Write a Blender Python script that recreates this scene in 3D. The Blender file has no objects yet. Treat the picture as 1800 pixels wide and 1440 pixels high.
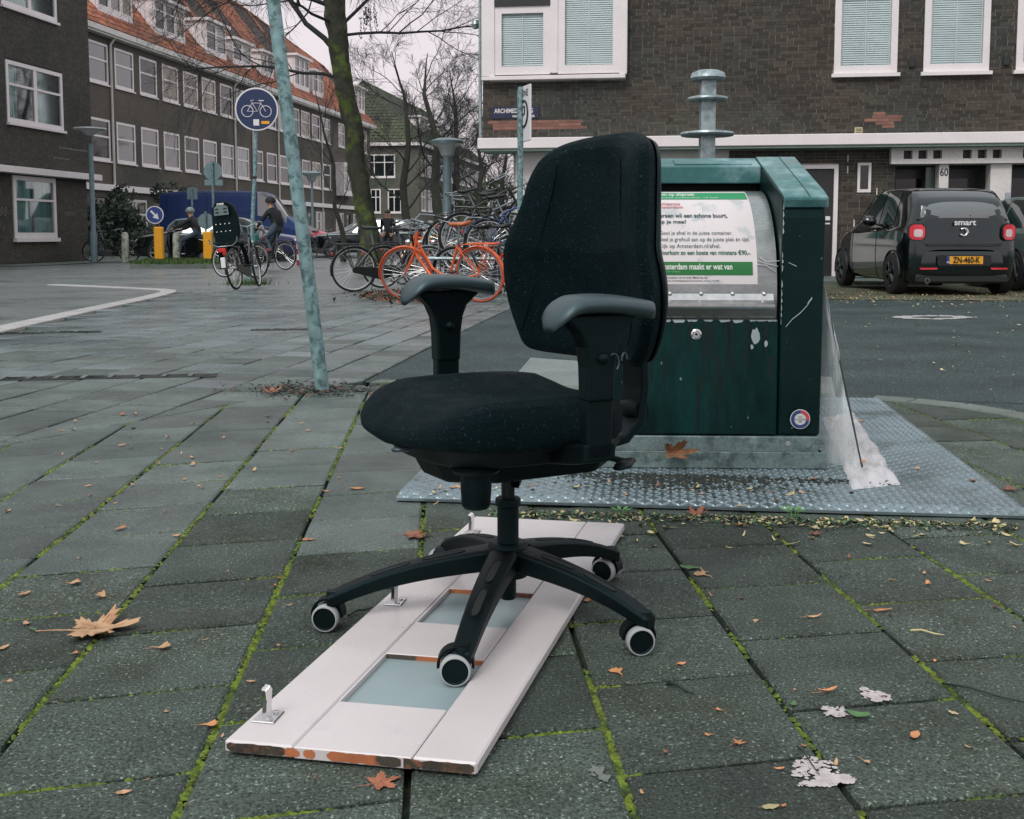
import bpy, math, random
from mathutils import Vector, Matrix, noise
from math import sin, cos, pi, radians, atan2, sqrt
random.seed(7)
C = bpy.context.scene.collection
SC = bpy.context.scene

# ------------------------------------------------------------------ camera
F_PX, CX, CY, EYE, PITCH = 1940.0, 900.0, 582.0, 0.77, radians(5)
cam = bpy.data.cameras.new('camera')
cam.sensor_width = 36.0
cam.lens = 36.0 * F_PX / 1800.0
cam.shift_y = -138.0 / 1800.0
cam.clip_start = 0.05
cam.clip_end = 1500
camo = bpy.data.objects.new('camera', cam)
C.objects.link(camo)
camo.location = (0, 0, EYE)
camo.rotation_euler = (pi / 2 - PITCH, 0, 0)
SC.camera = camo
# ------------------------------------------------------------------ world: flat overcast sky
W = bpy.data.worlds.new('World')
SC.world = W
W.use_nodes = True
nt = W.node_tree
for n in list(nt.nodes): nt.nodes.remove(n)
out = nt.nodes.new('ShaderNodeOutputWorld')
sky = nt.nodes.new('ShaderNodeTexSky'); sky.sky_type = 'NISHITA'; sky.sun_disc = False
SUN_EL, SUN_AZ = radians(48), radians(210)
sky.sun_elevation = SUN_EL; sky.sun_rotation = SUN_AZ
b1 = nt.nodes.new('ShaderNodeBackground'); b1.inputs[1].default_value = 0.05
b2 = nt.nodes.new('ShaderNodeBackground'); b2.inputs[1].default_value = 1.0
tc = nt.nodes.new('ShaderNodeTexCoord')
sx = nt.nodes.new('ShaderNodeSeparateXYZ')
rp = nt.nodes.new('ShaderNodeValToRGB')
rp.color_ramp.elements[0].position = 0.0; rp.color_ramp.elements[0].color = (0.66, 0.58, 0.61, 1)
rp.color_ramp.elements[1].position = 1.0; rp.color_ramp.elements[1].color = (0.78, 0.82, 0.84, 1)
e = rp.color_ramp.elements.new(0.35); e.color = (0.66, 0.62, 0.64, 1)
cn = nt.nodes.new('ShaderNodeTexNoise'); cn.inputs['Scale'].default_value = 2.2; cn.inputs['Detail'].default_value = 4
cm = nt.nodes.new('ShaderNodeMix'); cm.data_type = 'RGBA'; cm.blend_type = 'MULTIPLY'; cm.inputs[0].default_value = 0.25
mixw = nt.nodes.new('ShaderNodeMixShader'); mixw.inputs[0].default_value = 0.9
L = nt.links.new
L(tc.outputs['Generated'], sx.inputs[0]); L(sx.outputs['Z'], rp.inputs[0])
L(tc.outputs['Generated'], cn.inputs['Vector'])
L(rp.outputs[0], cm.inputs['A']); L(cn.outputs['Fac'], cm.inputs['B'])
L(cm.outputs['Result'], b2.inputs[0]); L(sky.outputs[0], b1.inputs[0])
L(b1.outputs[0], mixw.inputs[1]); L(b2.outputs[0], mixw.inputs[2]); L(mixw.outputs[0], out.inputs[0])
sl = bpy.data.lights.new('sun', 'SUN'); sl.energy = 1.1; sl.angle = radians(25); sl.color = (1.0, 0.97, 0.93)
so = bpy.data.objects.new('sun', sl); C.objects.link(so)
so.rotation_euler = (radians(42), 0, radians(-30))
vs = SC.view_settings
vs.view_transform = 'Standard'; vs.look = 'None'; vs.gamma = 1; vs.exposure = 0.7; vs.use_curve_mapping = False
SC.render.engine = 'CYCLES'
SC.cycles.use_denoising = True
SC.cycles.max_bounces = 6
SC.cycles.transparent_max_bounces = 10
SC.cycles.caustics_reflective = False
SC.cycles.caustics_refractive = False

# ------------------------------------------------------------------ geometry of the place
def gz(Y):
    t = min(1.0, max(0.0, (Y - 5) / 15.0)); return -.12 * t * t * (3 - 2 * t)
def _ray(u, v):
    x = (u - CX) / F_PX; y = (CY - v) / F_PX
    return (x, cos(PITCH) + y * sin(PITCH), -sin(PITCH) + y * cos(PITCH))
def G(u, v, z=None):
    r = _ray(u, v); zz = 0 if z is None else z
    for i in range(15):
        t = (zz - EYE) / r[2]
        if z is None: zz = gz(t * r[1])
    return Vector((t * r[0], t * r[1], zz))
def hit(u, v, O, a):
    r = _ray(u, v); dx, dy = cos(a), sin(a); n = (dy, -dx)
    t = (O[0] * n[0] + O[1] * n[1]) / (r[0] * n[0] + r[1] * n[1])
    return ((t * r[0] - O[0]) * dx + (t * r[1] - O[1]) * dy, EYE + t * r[2])
def atD(u, v, D):
    r = _ray(u, v); t = D / r[1]; return Vector((t * r[0], D, EYE + t * r[2]))
STREET = Vector((.144, 1, 0)).normalized()

# ------------------------------------------------------------------ mesh builder
class MB:
    def __init__(s): s.v = []; s.f = []; s.m = []
    def add(s, vs, fs, mi=0, T=None):
        b = len(s.v)
        if T is not None: vs = [T @ Vector(p) for p in vs]
        s.v.extend([tuple(p) for p in vs]); s.f.extend([tuple(b + i for i in f) for f in fs]); s.m.extend([mi] * len(fs)); return s
    def box(s, x0, x1, y0, y1, z0, z1, mi=0, T=None):
        vs = [(x0, y0, z0), (x1, y0, z0), (x1, y1, z0), (x0, y1, z0), (x0, y0, z1), (x1, y0, z1), (x1, y1, z1), (x0, y1, z1)]
        return s.add(vs, [(0, 3, 2, 1), (4, 5, 6, 7), (0, 1, 5, 4), (1, 2, 6, 5), (2, 3, 7, 6), (3, 0, 4, 7)], mi, T)
    def bbox(s, x0, x1, y0, y1, z0, z1, b=.01, mi=0, T=None):
        """box with all edges chamfered by b"""
        vs = []; idx = {}
        for i, (X, sx_) in enumerate(((x0, 1), (x1, -1))):
            for j, (Y, sy_) in enumerate(((y0, 1), (y1, -1))):
                for k, (Z, sz_) in enumerate(((z0, 1), (z1, -1))):
                    for a in range(3):
                        p = [X + b * sx_, Y + b * sy_, Z + b * sz_]; p[a] = (X, Y, Z)[a]
                        idx[(i, j, k, a)] = len(vs); vs.append(tuple(p))
        fs = []
        for a in range(3):
            for c in (0, 1):
                o = [x for x in range(3) if x != a]
                q = []
                for (m, n) in ((0, 0), (1, 0), (1, 1), (0, 1)):
                    t = [0, 0, 0]; t[a] = c; t[o[0]] = m; t[o[1]] = n; q.append(idx[(t[0], t[1], t[2], a)])
                fs.append(tuple(q))
        for a in range(3):
            o = [x for x in range(3) if x != a]
            for m in (0, 1):
                for n in (0, 1):
                    t = [0, 0, 0]; t[o[0]] = m; t[o[1]] = n
                    t0 = list(t); t1 = list(t); t0[a] = 0; t1[a] = 1
                    fs.append((idx[(*t0, o[0])], idx[(*t1, o[0])], idx[(*t1, o[1])], idx[(*t0, o[1])]))
        for i in (0, 1):
            for j in (0, 1):
                for k in (0, 1): fs.append((idx[(i, j, k, 0)], idx[(i, j, k, 1)], idx[(i, j, k, 2)]))
        return s.add(vs, fs, mi, T)
    def tube(s, pts, r, n=8, mi=0, T=None, cap=True, flat=None, closed=False):
        pts = [Vector(p) for p in pts]
        if not hasattr(r, '__len__'): r = [r] * len(pts)
        vs = []; N = len(pts); up = None
        for i, p in enumerate(pts):
            if closed: d = pts[(i + 1) % N] - pts[i - 1]
            else: d = pts[min(i + 1, N - 1)] - pts[max(i - 1, 0)]
            if d.length < 1e-9: d = Vector((0, 0, 1))
            d.normalize()
            if up is None:
                a = Vector((0, 0, 1)) if abs(d.z) < .9 else Vector((1, 0, 0))
                up = a
            u = up - d * up.dot(d)
            if u.length < 1e-6: u = d.orthogonal()
            u.normalize(); w = d.cross(u); up = u
            for k in range(n):
                t = 2 * pi * k / n
                fl = flat if flat else 1
                vs.append(p + (u * cos(t) * fl + w * sin(t)) * r[i])
        fs = []
        for i in range(N if closed else N - 1):
            for k in range(n):
                a = i * n + k; b = i * n + (k + 1) % n; j = (i + 1) % N
                fs.append((a, b, j * n + (k + 1) % n, j * n + k))
        if cap and not closed: fs.append(tuple(range(n - 1, -1, -1))); fs.append(tuple((N - 1) * n + k for k in range(n)))
        return s.add(vs, fs, mi, T)
    def lathe(s, prof, n=24, mi=0, T=None, axis='z', cap=True):
        vs = []; fs = []; N = len(prof)
        for (r, z) in prof:
            for k in range(n):
                t = 2 * pi * k / n
                vs.append((r * cos(t), r * sin(t), z))
        for i in range(N - 1):
            for k in range(n):
                fs.append((i * n + k, i * n + (k + 1) % n, (i + 1) * n + (k + 1) % n, (i + 1) * n + k))
        if len(prof) == 2 and prof[0][1] == prof[1][1]: cap = False
        if cap and prof[0][0] > 1e-6: fs.append(tuple(range(n - 1, -1, -1)))
        if cap and prof[-1][0] > 1e-6: fs.append(tuple((N - 1) * n + k for k in range(n)))
        if axis != 'z':
            R_ = Matrix.Rotation(pi / 2, 4, 'Y') if axis == 'x' else Matrix.Rotation(-pi / 2, 4, 'X')
            T = (T @ R_) if T is not None else R_
        return s.add(vs, fs, mi, T)
    def prism(s, poly, z0, z1, mi=0, T=None, plane='xy'):
        n = len(poly)
        def P(a, b, h):
            return {'xy': (a, b, h), 'xz': (a, h, b), 'yz': (h, a, b)}[plane]
        vs = [P(a, b, z0) for a, b in poly] + [P(a, b, z1) for a, b in poly]
        fs = [tuple(range(n - 1, -1, -1)), tuple(range(n, 2 * n))] + [(i, (i + 1) % n, n + (i + 1) % n, n + i) for i in range(n)]
        return s.add(vs, fs, mi, T)
    def grid(s, fn, nu, nv, mi=0, T=None, wrap=False):
        vs = [fn(i / nu, j / nv) for j in range(nv + 1) for i in range(nu + 1)]
        fs = [(j * (nu + 1) + i, j * (nu + 1) + i + 1, (j + 1) * (nu + 1) + i + 1, (j + 1) * (nu + 1) + i) for j in range(nv) for i in range(nu)]
        return s.add(vs, fs, mi, T)
    def mesh(s, name, mats, smooth=False):
        me = bpy.data.meshes.new(name)
        me.from_pydata(s.v, [], s.f)
        if not isinstance(mats, (list, tuple)): mats = [mats]
        for m in mats: me.materials.append(m)
        if len(mats) > 1: me.polygons.foreach_set('material_index', s.m)
        if smooth is not False and smooth is not None:
            me.polygons.foreach_set('use_smooth', [True] * len(s.f))
            if smooth is not True: me.set_sharp_from_angle(angle=radians(smooth))
        me.update()
        return me
    def build(s, name, mats, parent=None, smooth=False, loc=None, rot=None, **props):
        return mk(name, s.mesh(name, mats, smooth), parent, loc, rot, **props)
def mk(name, me, parent=None, loc=None, rot=None, **props):
    o = bpy.data.objects.new(name, me); C.objects.link(o)
    if parent: o.parent = parent
    if loc is not None: o.location = loc
    if rot is not None: o.rotation_euler = rot
    for k, v in props.items(): o[k] = v
    return o
def thing(name, label, cat, loc=(0, 0, 0), rz=0, group=None):
    o = mk(name, None, None, loc, (0, 0, rz)); o['label'] = label; o['category'] = cat
    if group: o['group'] = group
    return o
def tag(o, label, cat, group=None, kind=None):
    o['label'] = label; o['category'] = cat
    if group: o['group'] = group
    if kind: o['kind'] = kind
    return o
def bevel(o, w=.004, seg=2):
    m = o.modifiers.new('bevel', 'BEVEL'); m.width = w; m.segments = seg; m.limit_method = 'ANGLE'; m.angle_limit = radians(35); return o
def subd(o, n=2):
    m = o.modifiers.new('sub', 'SUBSURF'); m.levels = n; m.render_levels = n; return o
def text_mesh(s, size=1.0, align='CENTER', bold=0, sx_=1.0):
    cu = bpy.data.curves.new('t', 'FONT'); cu.body = s; cu.size = size; cu.align_x = align; cu.align_y = 'CENTER'; cu.offset = bold; cu.resolution_u = 3
    ob = bpy.data.objects.new('t', cu); C.objects.link(ob)
    bpy.context.view_layer.update()
    me = bpy.data.meshes.new_from_object(ob.evaluated_get(bpy.context.evaluated_depsgraph_get()))
    bpy.data.objects.remove(ob); bpy.data.curves.remove(cu)
    vs = [(v.co.x * sx_, v.co.y) for v in me.vertices]; fs = [tuple(p.vertices) for p in me.polygons]
    bpy.data.meshes.remove(me)
    return vs, fs
def RZ(a): return Matrix.Rotation(a, 4, 'Z')
def TR(x, y, z): return Matrix.Translation((x, y, z))

# ------------------------------------------------------------------ materials
MATS = {}
def M(name, col, rough=.6, metal=0.0, var=.2, scale=6.0, fine=0.0, fscale=300.0, bump=0.0, bscale=120.0, col2=None, c2scale=3.0, c2lo=.5, c2hi=.6,
      spec=.5, rnd=0.0, isl=0.0, rvar=0.0, coord='pos', coat=0.0, ior=1.5, sheen=0.0, trans=0.0, alpha=1.0, stretch=None, speck=None, tint=None):
    if name in MATS: return MATS[name]
    m = bpy.data.materials.new(name); m.use_nodes = True; MATS[name] = m
    t = m.node_tree; N = t.nodes; K = t.links.new
    bs = N['Principled BSDF']
    if coord == 'pos': cn_ = N.new('ShaderNodeNewGeometry').outputs['Position']
    else: cn_ = N.new('ShaderNodeTexCoord').outputs['Object']
    if stretch:
        mp = N.new('ShaderNodeMapping'); mp.inputs['Scale'].default_value = stretch; K(cn_, mp.inputs['Vector']); cn_ = mp.outputs[0]
    def noi(sc, det=4, r=.55):
        n = N.new('ShaderNodeTexNoise'); n.inputs['Scale'].default_value = sc; n.inputs['Detail'].default_value = det; n.inputs['Roughness'].default_value = r
        K(cn_, n.inputs['Vector']); return n.outputs['Fac']
    def mrange(x, a, b, c, d):
        n = N.new('ShaderNodeMapRange'); n.inputs[1].default_value = a; n.inputs[2].default_value = b; n.inputs[3].default_value = c; n.inputs[4].default_value = d
        K(x, n.inputs[0]); return n.outputs[0]
    def mul(a, b):
        n = N.new('ShaderNodeMath'); n.operation = 'MULTIPLY'; K(a, n.inputs[0])
        if isinstance(b, float): n.inputs[1].default_value = b
        else: K(b, n.inputs[1])
        return n.outputs[0]
    rgb = N.new('ShaderNodeRGB'); rgb.outputs[0].default_value = (*col, 1); c = rgb.outputs[0]
    if col2 is not None:
        f = mrange(noi(c2scale, 6, .65), c2lo, c2hi, 0, 1)
        mx = N.new('ShaderNodeMix'); mx.data_type = 'RGBA'; mx.clamp_factor = True
        K(f, mx.inputs[0]); K(c, mx.inputs['A']); mx.inputs['B'].default_value = (*col2, 1); c = mx.outputs['Result']
    if speck is not None:   # (color, scale, threshold)
        f = mrange(noi(speck[1], 2, .5), speck[2], speck[2] + .04, 0, 1)
        mx = N.new('ShaderNodeMix'); mx.data_type = 'RGBA'; K(f, mx.inputs[0]); K(c, mx.inputs['A']); mx.inputs['B'].default_value = (*speck[0], 1); c = mx.outputs['Result']
    v = mrange(noi(scale), .25, .75, 1 - var, 1 + var)
    if fine: v = mul(v, mrange(noi(fscale, 2, .6), .3, .7, 1 - fine, 1 + fine))
    if rnd:
        oi = N.new('ShaderNodeObjectInfo'); v = mul(v, mrange(oi.outputs['Random'], 0, 1, 1 - rnd, 1 + rnd))
    if isl:
        g = N.new('ShaderNodeNewGeometry'); v = mul(v, mrange(g.outputs['Random Per Island'], 0, 1, 1 - isl, 1 + isl))
    vm = N.new('ShaderNodeVectorMath'); vm.operation = 'SCALE'; K(c, vm.inputs[0]); K(v, vm.inputs['Scale'])
    K(vm.outputs[0], bs.inputs['Base Color'])
    bs.inputs['Roughness'].default_value = rough; bs.inputs['Metallic'].default_value = metal
    bs.inputs['Specular IOR Level'].default_value = spec; bs.inputs['IOR'].default_value = ior
    if coat: bs.inputs['Coat Weight'].default_value = coat; bs.inputs['Coat Roughness'].default_value = .06
    if tint: bs.inputs['Specular Tint'].default_value = (*tint, 1)
    if sheen: bs.inputs['Sheen Weight'].default_value = sheen; bs.inputs['Sheen Roughness'].default_value = .4
    if trans: bs.inputs['Transmission Weight'].default_value = trans
    if alpha < 1: bs.inputs['Alpha'].default_value = alpha
    if rvar: K(mrange(noi(scale * .7 + .3, 5), .35, .65, max(.03, rough - rvar), min(1, rough + rvar)), bs.inputs['Roughness'])
    if bump:
        bp = N.new('ShaderNodeBump'); bp.inputs['Strength'].default_value = bump; bp.inputs['Distance'].default_value = .01
        K(noi(bscale, 5, .65), bp.inputs['Height']); K(bp.outputs[0], bs.inputs['Normal'])
    return m
def glass_mat(name, tint=(.93, .96, .96), refl=.3):
    if name in MATS: return MATS[name]
    m = bpy.data.materials.new(name); m.use_nodes = True; MATS[name] = m
    t = m.node_tree; N = t.nodes; K = t.links.new; N.remove(N['Principled BSDF'])
    tr = N.new('ShaderNodeBsdfTransparent'); tr.inputs[0].default_value = (*tint, 1)
    gl = N.new('ShaderNodeBsdfGlossy'); gl.inputs['Roughness'].default_value = .03; gl.inputs[0].default_value = (.9, .95, .95, 1)
    lw = N.new('ShaderNodeLayerWeight'); lw.inputs[0].default_value = refl
    mx = N.new('ShaderNodeMixShader'); K(lw.outputs['Fresnel'], mx.inputs[0]); K(tr.outputs[0], mx.inputs[1]); K(gl.outputs[0], mx.inputs[2])
    K(mx.outputs[0], N['Material Output'].inputs[0]); return m

m_tile = M('concrete_tile', (.056, .076, .063), .66, var=.36, scale=5, fine=.75, fscale=200, spec=.35, bump=.7, bscale=200, rnd=.34, rvar=.2, speck=((.20, .25, .22), 170, .63), col2=(.038, .050, .032), c2scale=3.2, c2lo=.48, c2hi=.66)
m_tilem = M('damp_concrete_tile', (.084, .110, .100), .44, var=.34, scale=4, fine=.55, fscale=190, spec=.45, bump=.5, bscale=180, rnd=.28, rvar=.18, speck=((.22, .26, .24), 170, .65), col2=(.05, .075, .066), c2scale=1.6, c2lo=.46, c2hi=.64)
m_tile2 = M('wet_paver', (.11, .14, .142), .28, var=.25, scale=1.2, fine=.2, fscale=90, bump=.25, bscale=90, rnd=.26, isl=.24, rvar=.14, col2=(.07, .10, .10), c2scale=.9)
m_bed = M('joint_soil', (.018, .026, .016), .95, var=.4, scale=9, col2=(.05, .085, .012), c2scale=7, c2lo=.5, c2hi=.62, bump=.6, bscale=200)
m_moss = M('moss', (.095, .135, .012), .95, var=.5, scale=30, isl=.55, col2=(.04, .07, .012), c2scale=14)
m_asph = M('asphalt', (.027, .046, .047), .66, var=.4, scale=1.5, fine=.7, fscale=90, bump=.7, bscale=90, spec=.3, speck=((.15, .19, .19), 80, .63), col2=(.017, .032, .034), c2scale=.8)
m_conc = M('concrete_slab', (.16, .19, .185), .5, var=.2, scale=2, fine=.5, fscale=140, bump=.4, bscale=160, rvar=.2)
m_kerb = M('kerb_stone', (.11, .135, .12), .6, var=.2, scale=3, fine=.2, bump=.3, rnd=.1, col2=(.07, .1, .05), c2scale=4, c2lo=.56)
m_kerbw = M('pale_kerb_stone', (.36, .355, .35), .5, var=.15, scale=3, fine=.15, bump=.2, rnd=.06)
m_brickroad = M('brick_paving', (.12, .14, .14), .36, var=.2, scale=.6, fine=.2, fscale=30, bump=.3, bscale=30, rvar=.12)
m_verge = M('worn_verge', (.07, .085, .05), .9, var=.4, scale=2, fine=.4, fscale=60, bump=.8, bscale=60, col2=(.12, .105, .065), c2scale=1.6, c2lo=.46, c2hi=.6)
m_grass = M('grass_blades', (.05, .095, .02), .8, var=.5, scale=8, isl=.5)
m_white = M('white_paint', (.74, .70, .70), .4, var=.06, scale=2, fine=.04, fscale=30)
m_whitew = M('weathered_white', (.62, .61, .59), .5, var=.12, scale=1.6, fine=.08, fscale=20, col2=(.45, .5, .46), c2scale=1.4, c2lo=.55, c2hi=.75)
m_soffit = M('green_soffit', (.2, .28, .24), .7)
m_dark = M('black_paint', (.012, .017, .017), .45, var=.2)
m_mort = M('pale_mortar', (.21, .21, .19), .9, var=.5, scale=3, fine=.3, fscale=60)
m_brick = M('dark_brick', (.062, .050, .037), .8, var=.22, scale=1.1, fine=.2, fscale=50, bump=.4, bscale=90, isl=.42, rnd=.3, col2=(.040, .044, .036), c2scale=.55, c2lo=.45, c2hi=.6)
m_brickred = M('red_brick', (.21, .10, .075), .8, var=.2, isl=.2, rnd=.15)
m_brickL = M('umber_brick', (.078, .074, .060), .85, var=.2, scale=.8, fine=.15, fscale=40, isl=.22, rnd=.2, bump=.2, col2=(.05, .052, .045), c2scale=.4)
m_farbrick = M('far_brick', (.100, .088, .072), .9, var=.22, scale=.35, fine=.2, fscale=9, bump=.2, bscale=8, col2=(.062, .062, .054), c2scale=.22)
m_farbrick2 = M('far_brick_grey', (.10, .098, .08), .9, var=.25, scale=.2, fine=.2, fscale=6, col2=(.06, .08, .055), c2scale=.15)
m_tileroof = M('red_pantile', (.30, .105, .058), .65, var=.3, scale=.5, fine=.2, fscale=8, isl=.3, col2=(.11, .065, .045), c2scale=.35, c2lo=.48, c2hi=.66)
m_mossroof = M('mossy_pantile', (.048, .058, .038), .8, var=.35, scale=.4, fine=.3, fscale=5, isl=.25, col2=(.062, .078, .042), c2scale=.25)
m_pane = M('dark_window_glass', (.010, .016, .016), .04, var=.1, spec=.8, ior=1.45, bump=.05, bscale=3)
m_pane2 = M('bright_window_glass', (.03, .04, .04), .03, var=.6, scale=1.4, spec=1.0, ior=1.8, bump=.09, bscale=2)
m_pane3 = M('netted_window_glass', (.16, .19, .19), .06, var=.55, scale=1.8, spec=1.0, ior=1.6, stretch=(3, 3, .8))
m_pane4 = M('beige_curtained_glass', (.24, .22, .17), .06, var=.7, scale=1.2, ior=1.4, stretch=(4, 4, .5))
PANES = [m_pane, m_pane, m_pane, m_pane2, m_pane3, m_pane2, m_pane4]
m_glass = glass_mat('clear_glass', refl=.14)
m_blind = M('blind_slat', (.80, .85, .86), .5, var=.08, scale=2)
m_curt = M('teal_curtain', (.16, .30, .28), .8, var=.35, scale=3, stretch=(9, 9, .3))
m_room = M('dark_room', (.02, .03, .03), .9)
m_galv = M('galvanised_steel', (.33, .40, .41), .42, metal=.55, var=.25, scale=14, fine=.12, fscale=60, rvar=.12, col2=(.22, .29, .30), c2scale=22, c2lo=.45, c2hi=.6)
m_steel = M('brushed_steel', (.52, .53, .53), .28, metal=.9, var=.12, scale=5, fine=.1, fscale=40, rvar=.1)
m_alu = M('tread_plate_metal', (.22, .285, .31), .36, metal=.7, var=.2, scale=5, fine=.12, fscale=50, rvar=.12, col2=(.09, .13, .12), c2scale=3.2, c2lo=.52, c2hi=.68)
m_chrome = M('chrome', (.7, .7, .7), .15, metal=1, var=.05)
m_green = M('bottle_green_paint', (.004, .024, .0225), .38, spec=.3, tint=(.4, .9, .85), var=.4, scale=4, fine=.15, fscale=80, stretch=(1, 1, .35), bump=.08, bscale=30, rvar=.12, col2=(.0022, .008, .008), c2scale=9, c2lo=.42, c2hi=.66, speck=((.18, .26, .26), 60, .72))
m_greendk = M('darker_green_paint', (.0028, .011, .0108), .42, spec=.25, tint=(.5, .9, .9), var=.4, scale=4, fine=.15, fscale=80, rvar=.12, speck=((.16, .22, .22), 70, .73))  # darker green than the front panel's, for the container cheeks
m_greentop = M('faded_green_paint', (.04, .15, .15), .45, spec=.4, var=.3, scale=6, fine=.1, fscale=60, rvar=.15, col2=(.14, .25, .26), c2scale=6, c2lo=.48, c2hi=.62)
m_void = M('unlit_slot', (.006, .01, .01), .8)
m_chip = M('bare_chipped_metal', (.38, .46, .47), .45, metal=.3)
m_plinth = M('grey_plinth_metal', (.15, .215, .21), .5, metal=.35, var=.3, scale=12, fine=.2, fscale=120, rvar=.1, col2=(.07, .11, .105), c2scale=16, c2lo=.5, c2hi=.62)
m_fab = M('black_upholstery', (.0014, .0034, .0040), .74, var=.4, scale=14, fine=.6, fscale=260, bump=1.0, bscale=260, speck=((.026, .050, .058), 190, .655), coord='obj', spec=.22, tint=(.35, .85, 1), rvar=.12)
m_plas = M('black_plastic', (.0016, .0034, .0038), .42, var=.15, scale=10, bump=.25, bscale=500, coord='obj', spec=.22, tint=(.5, .9, 1))
m_pad = M('rubbery_armrest', (.026, .043, .049), .42, var=.1, scale=10, bump=.12, bscale=900, coord='obj', spec=.8, tint=(.7, .95, 1))
m_wheelgrey = M('grey_tread_rubber', (.34, .36, .36), .5, var=.05)
m_door = M('cream_cabinet_paint', (.57, .535, .535), .32, var=.05, scale=5, fine=.03, rvar=.1, col2=(.45, .46, .46), c2scale=6, c2lo=.6, c2hi=.8)
m_doorpan = M('blue_grey_panel', (.25, .33, .345), .32, var=.08, scale=5)
m_wood = M('raw_orange_wood', (.42, .14, .055), .7, var=.3, scale=12, col2=(.05, .045, .035), c2scale=9, c2lo=.52, c2hi=.6)
m_rubber = M('tyre_rubber', (.012, .013, .014), .7)
m_bark = M('bark', (.035, .038, .03), .95, var=.4, scale=6, bump=.8, bscale=25)
m_twig = M('twig_bark', (.030, .034, .033), .95, var=.2)
m_barkmoss = M('mossy_bark', (.038, .042, .03), .95, var=.5, scale=5, bump=.9, bscale=22, col2=(.075, .11, .022), c2scale=2.6, c2lo=.50, c2hi=.60)
# ================================================================== THE GROUND
def sheet(name, poly, mat, dz, step=1.5, kind='structure', **k):
    """flat sheet following the slope of the street, cut from a convex polygon"""
    mb = MB()
    ys = [p[1] for p in poly]; y0, y1 = min(ys), max(ys)
    cuts = [y0]
    while cuts[-1] < y1 - 1e-6:
        cuts.append(min(y1, cuts[-1] + (step if cuts[-1] < 30 else 30)))
    for a, b in zip(cuts[:-1], cuts[1:]):
        q = clip(clip(poly, (1e3, b), (-1e3, b), -1), (-1e3, a), (1e3, a), -1)
        if len(q) > 2: mb.add([(x, y, gz(y) + dz) for x, y in q], [tuple(range(len(q)))])
    return mb.build(name, mat, kind=kind, **k)
def clip(poly, a, b, side=-1):
    """keep the part of a convex polygon to the left of the line a>b (side=-1)"""
    out_ = []
    def d(p): return ((b[0] - a[0]) * (p[1] - a[1]) - (b[1] - a[1]) * (p[0] - a[0]))
    for i, p in enumerate(poly):
        q = poly[(i + 1) % len(poly)]; dp, dq = d(p), d(q)
        if dp >= 0: out_.append(p)
        if dp * dq < 0:
            t = dp / (dp - dq); out_.append((p[0] + (q[0] - p[0]) * t, p[1] + (q[1] - p[1]) * t))
    return out_
def area(p): return abs(sum(p[i][0] * p[(i + 1) % len(p)][1] - p[(i + 1) % len(p)][0] * p[i][1] for i in range(len(p)))) / 2
def inset(p, d):
    cx_ = sum(a for a, b in p) / len(p); cy_ = sum(b for a, b in p) / len(p)
    q = list(p); n = len(p)
    for i in range(n):
        a, b = p[i], p[(i + 1) % n]; dx, dy = b[0] - a[0], b[1] - a[1]; l = sqrt(dx * dx + dy * dy)
        if l < 1e-6: continue
        nx, ny = -dy / l, dx / l
        q = clip(q, (a[0] + nx * d, a[1] + ny * d), (b[0] + nx * d, b[1] + ny * d))
        if len(q) < 3: return []
    return q
def ccw(p):
    s_ = sum(p[i][0] * p[(i + 1) % len(p)][1] - p[(i + 1) % len(p)][0] * p[i][1] for i in range(len(p)))
    return p if s_ > 0 else p[::-1]

sheet('ground', [(-420, -30), (420, -30), (420, 460), (-420, 460)], m_brickroad, -.06, 4)

# the edges of the paved areas
LB = ((-3.25, 1.66), (-.787, 5.83))          # street paving / footway paving
ASP0, ASP1 = (-.787, 5.83), (-.062, 12.08)   # edge of the asphalt
def aspx(y): return ASP0[0] + (y - ASP0[1]) * (ASP1[0] - ASP0[0]) / (ASP1[1] - ASP0[1])
KERB = [(1.70, 5.17), (1.86, 5.08), (2.02, 4.93), (2.14, 4.72), (2.22, 4.45), (2.29, 4.1), (2.35, 3.6), (2.4, 2.8), (2.42, 1.5)]

def in_near(p):
    p = clip(p, LB[1], LB[0])
    if len(p) < 3: return p
    p = clip(p, (2.0, 5.02), (-.787, 5.62))
    for a, b in zip(KERB[:-1], KERB[1:]):
        if len(p) < 3: return p
        p = clip(p, b, a)
    return p
tile_count = 0
def paver(poly, zt, mat, nm, parent, mb=None, ch=.0045, dep=.05, tilt=(0, 0), gap=.0045):
    q = inset(ccw(poly), gap)
    if len(q) < 3 or area(q) < .0006: return None
    r = inset(q, ch)
    cx_ = sum(a for a, b in q) / len(q); cy_ = sum(b for a, b in q) / len(q)
    def z(x, y, o=0): return gz(y) + zt + o + tilt[0] * (x - cx_) + tilt[1] * (y - cy_)
    n = len(q)
    if len(r) != n: r = [(cx_ + (a - cx_) * .97, cy_ + (b - cy_) * .97) for a, b in q]
    vs = [(x, y, z(x, y)) for x, y in r] + [(x, y, z(x, y, -ch * .8)) for x, y in q] + [(x, y, z(x, y, -dep)) for x, y in q]
    fs = [tuple(range(n))]
    for i in range(n):
        j = (i + 1) % n
        fs.append((n + i, n + j, j, i)); fs.append((2 * n + i, 2 * n + j, n + j, n + i))
    if mb is not None: mb.add(vs, fs); return None
    m = MB(); m.add(vs, fs); return m.build(nm, mat, parent)

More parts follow.
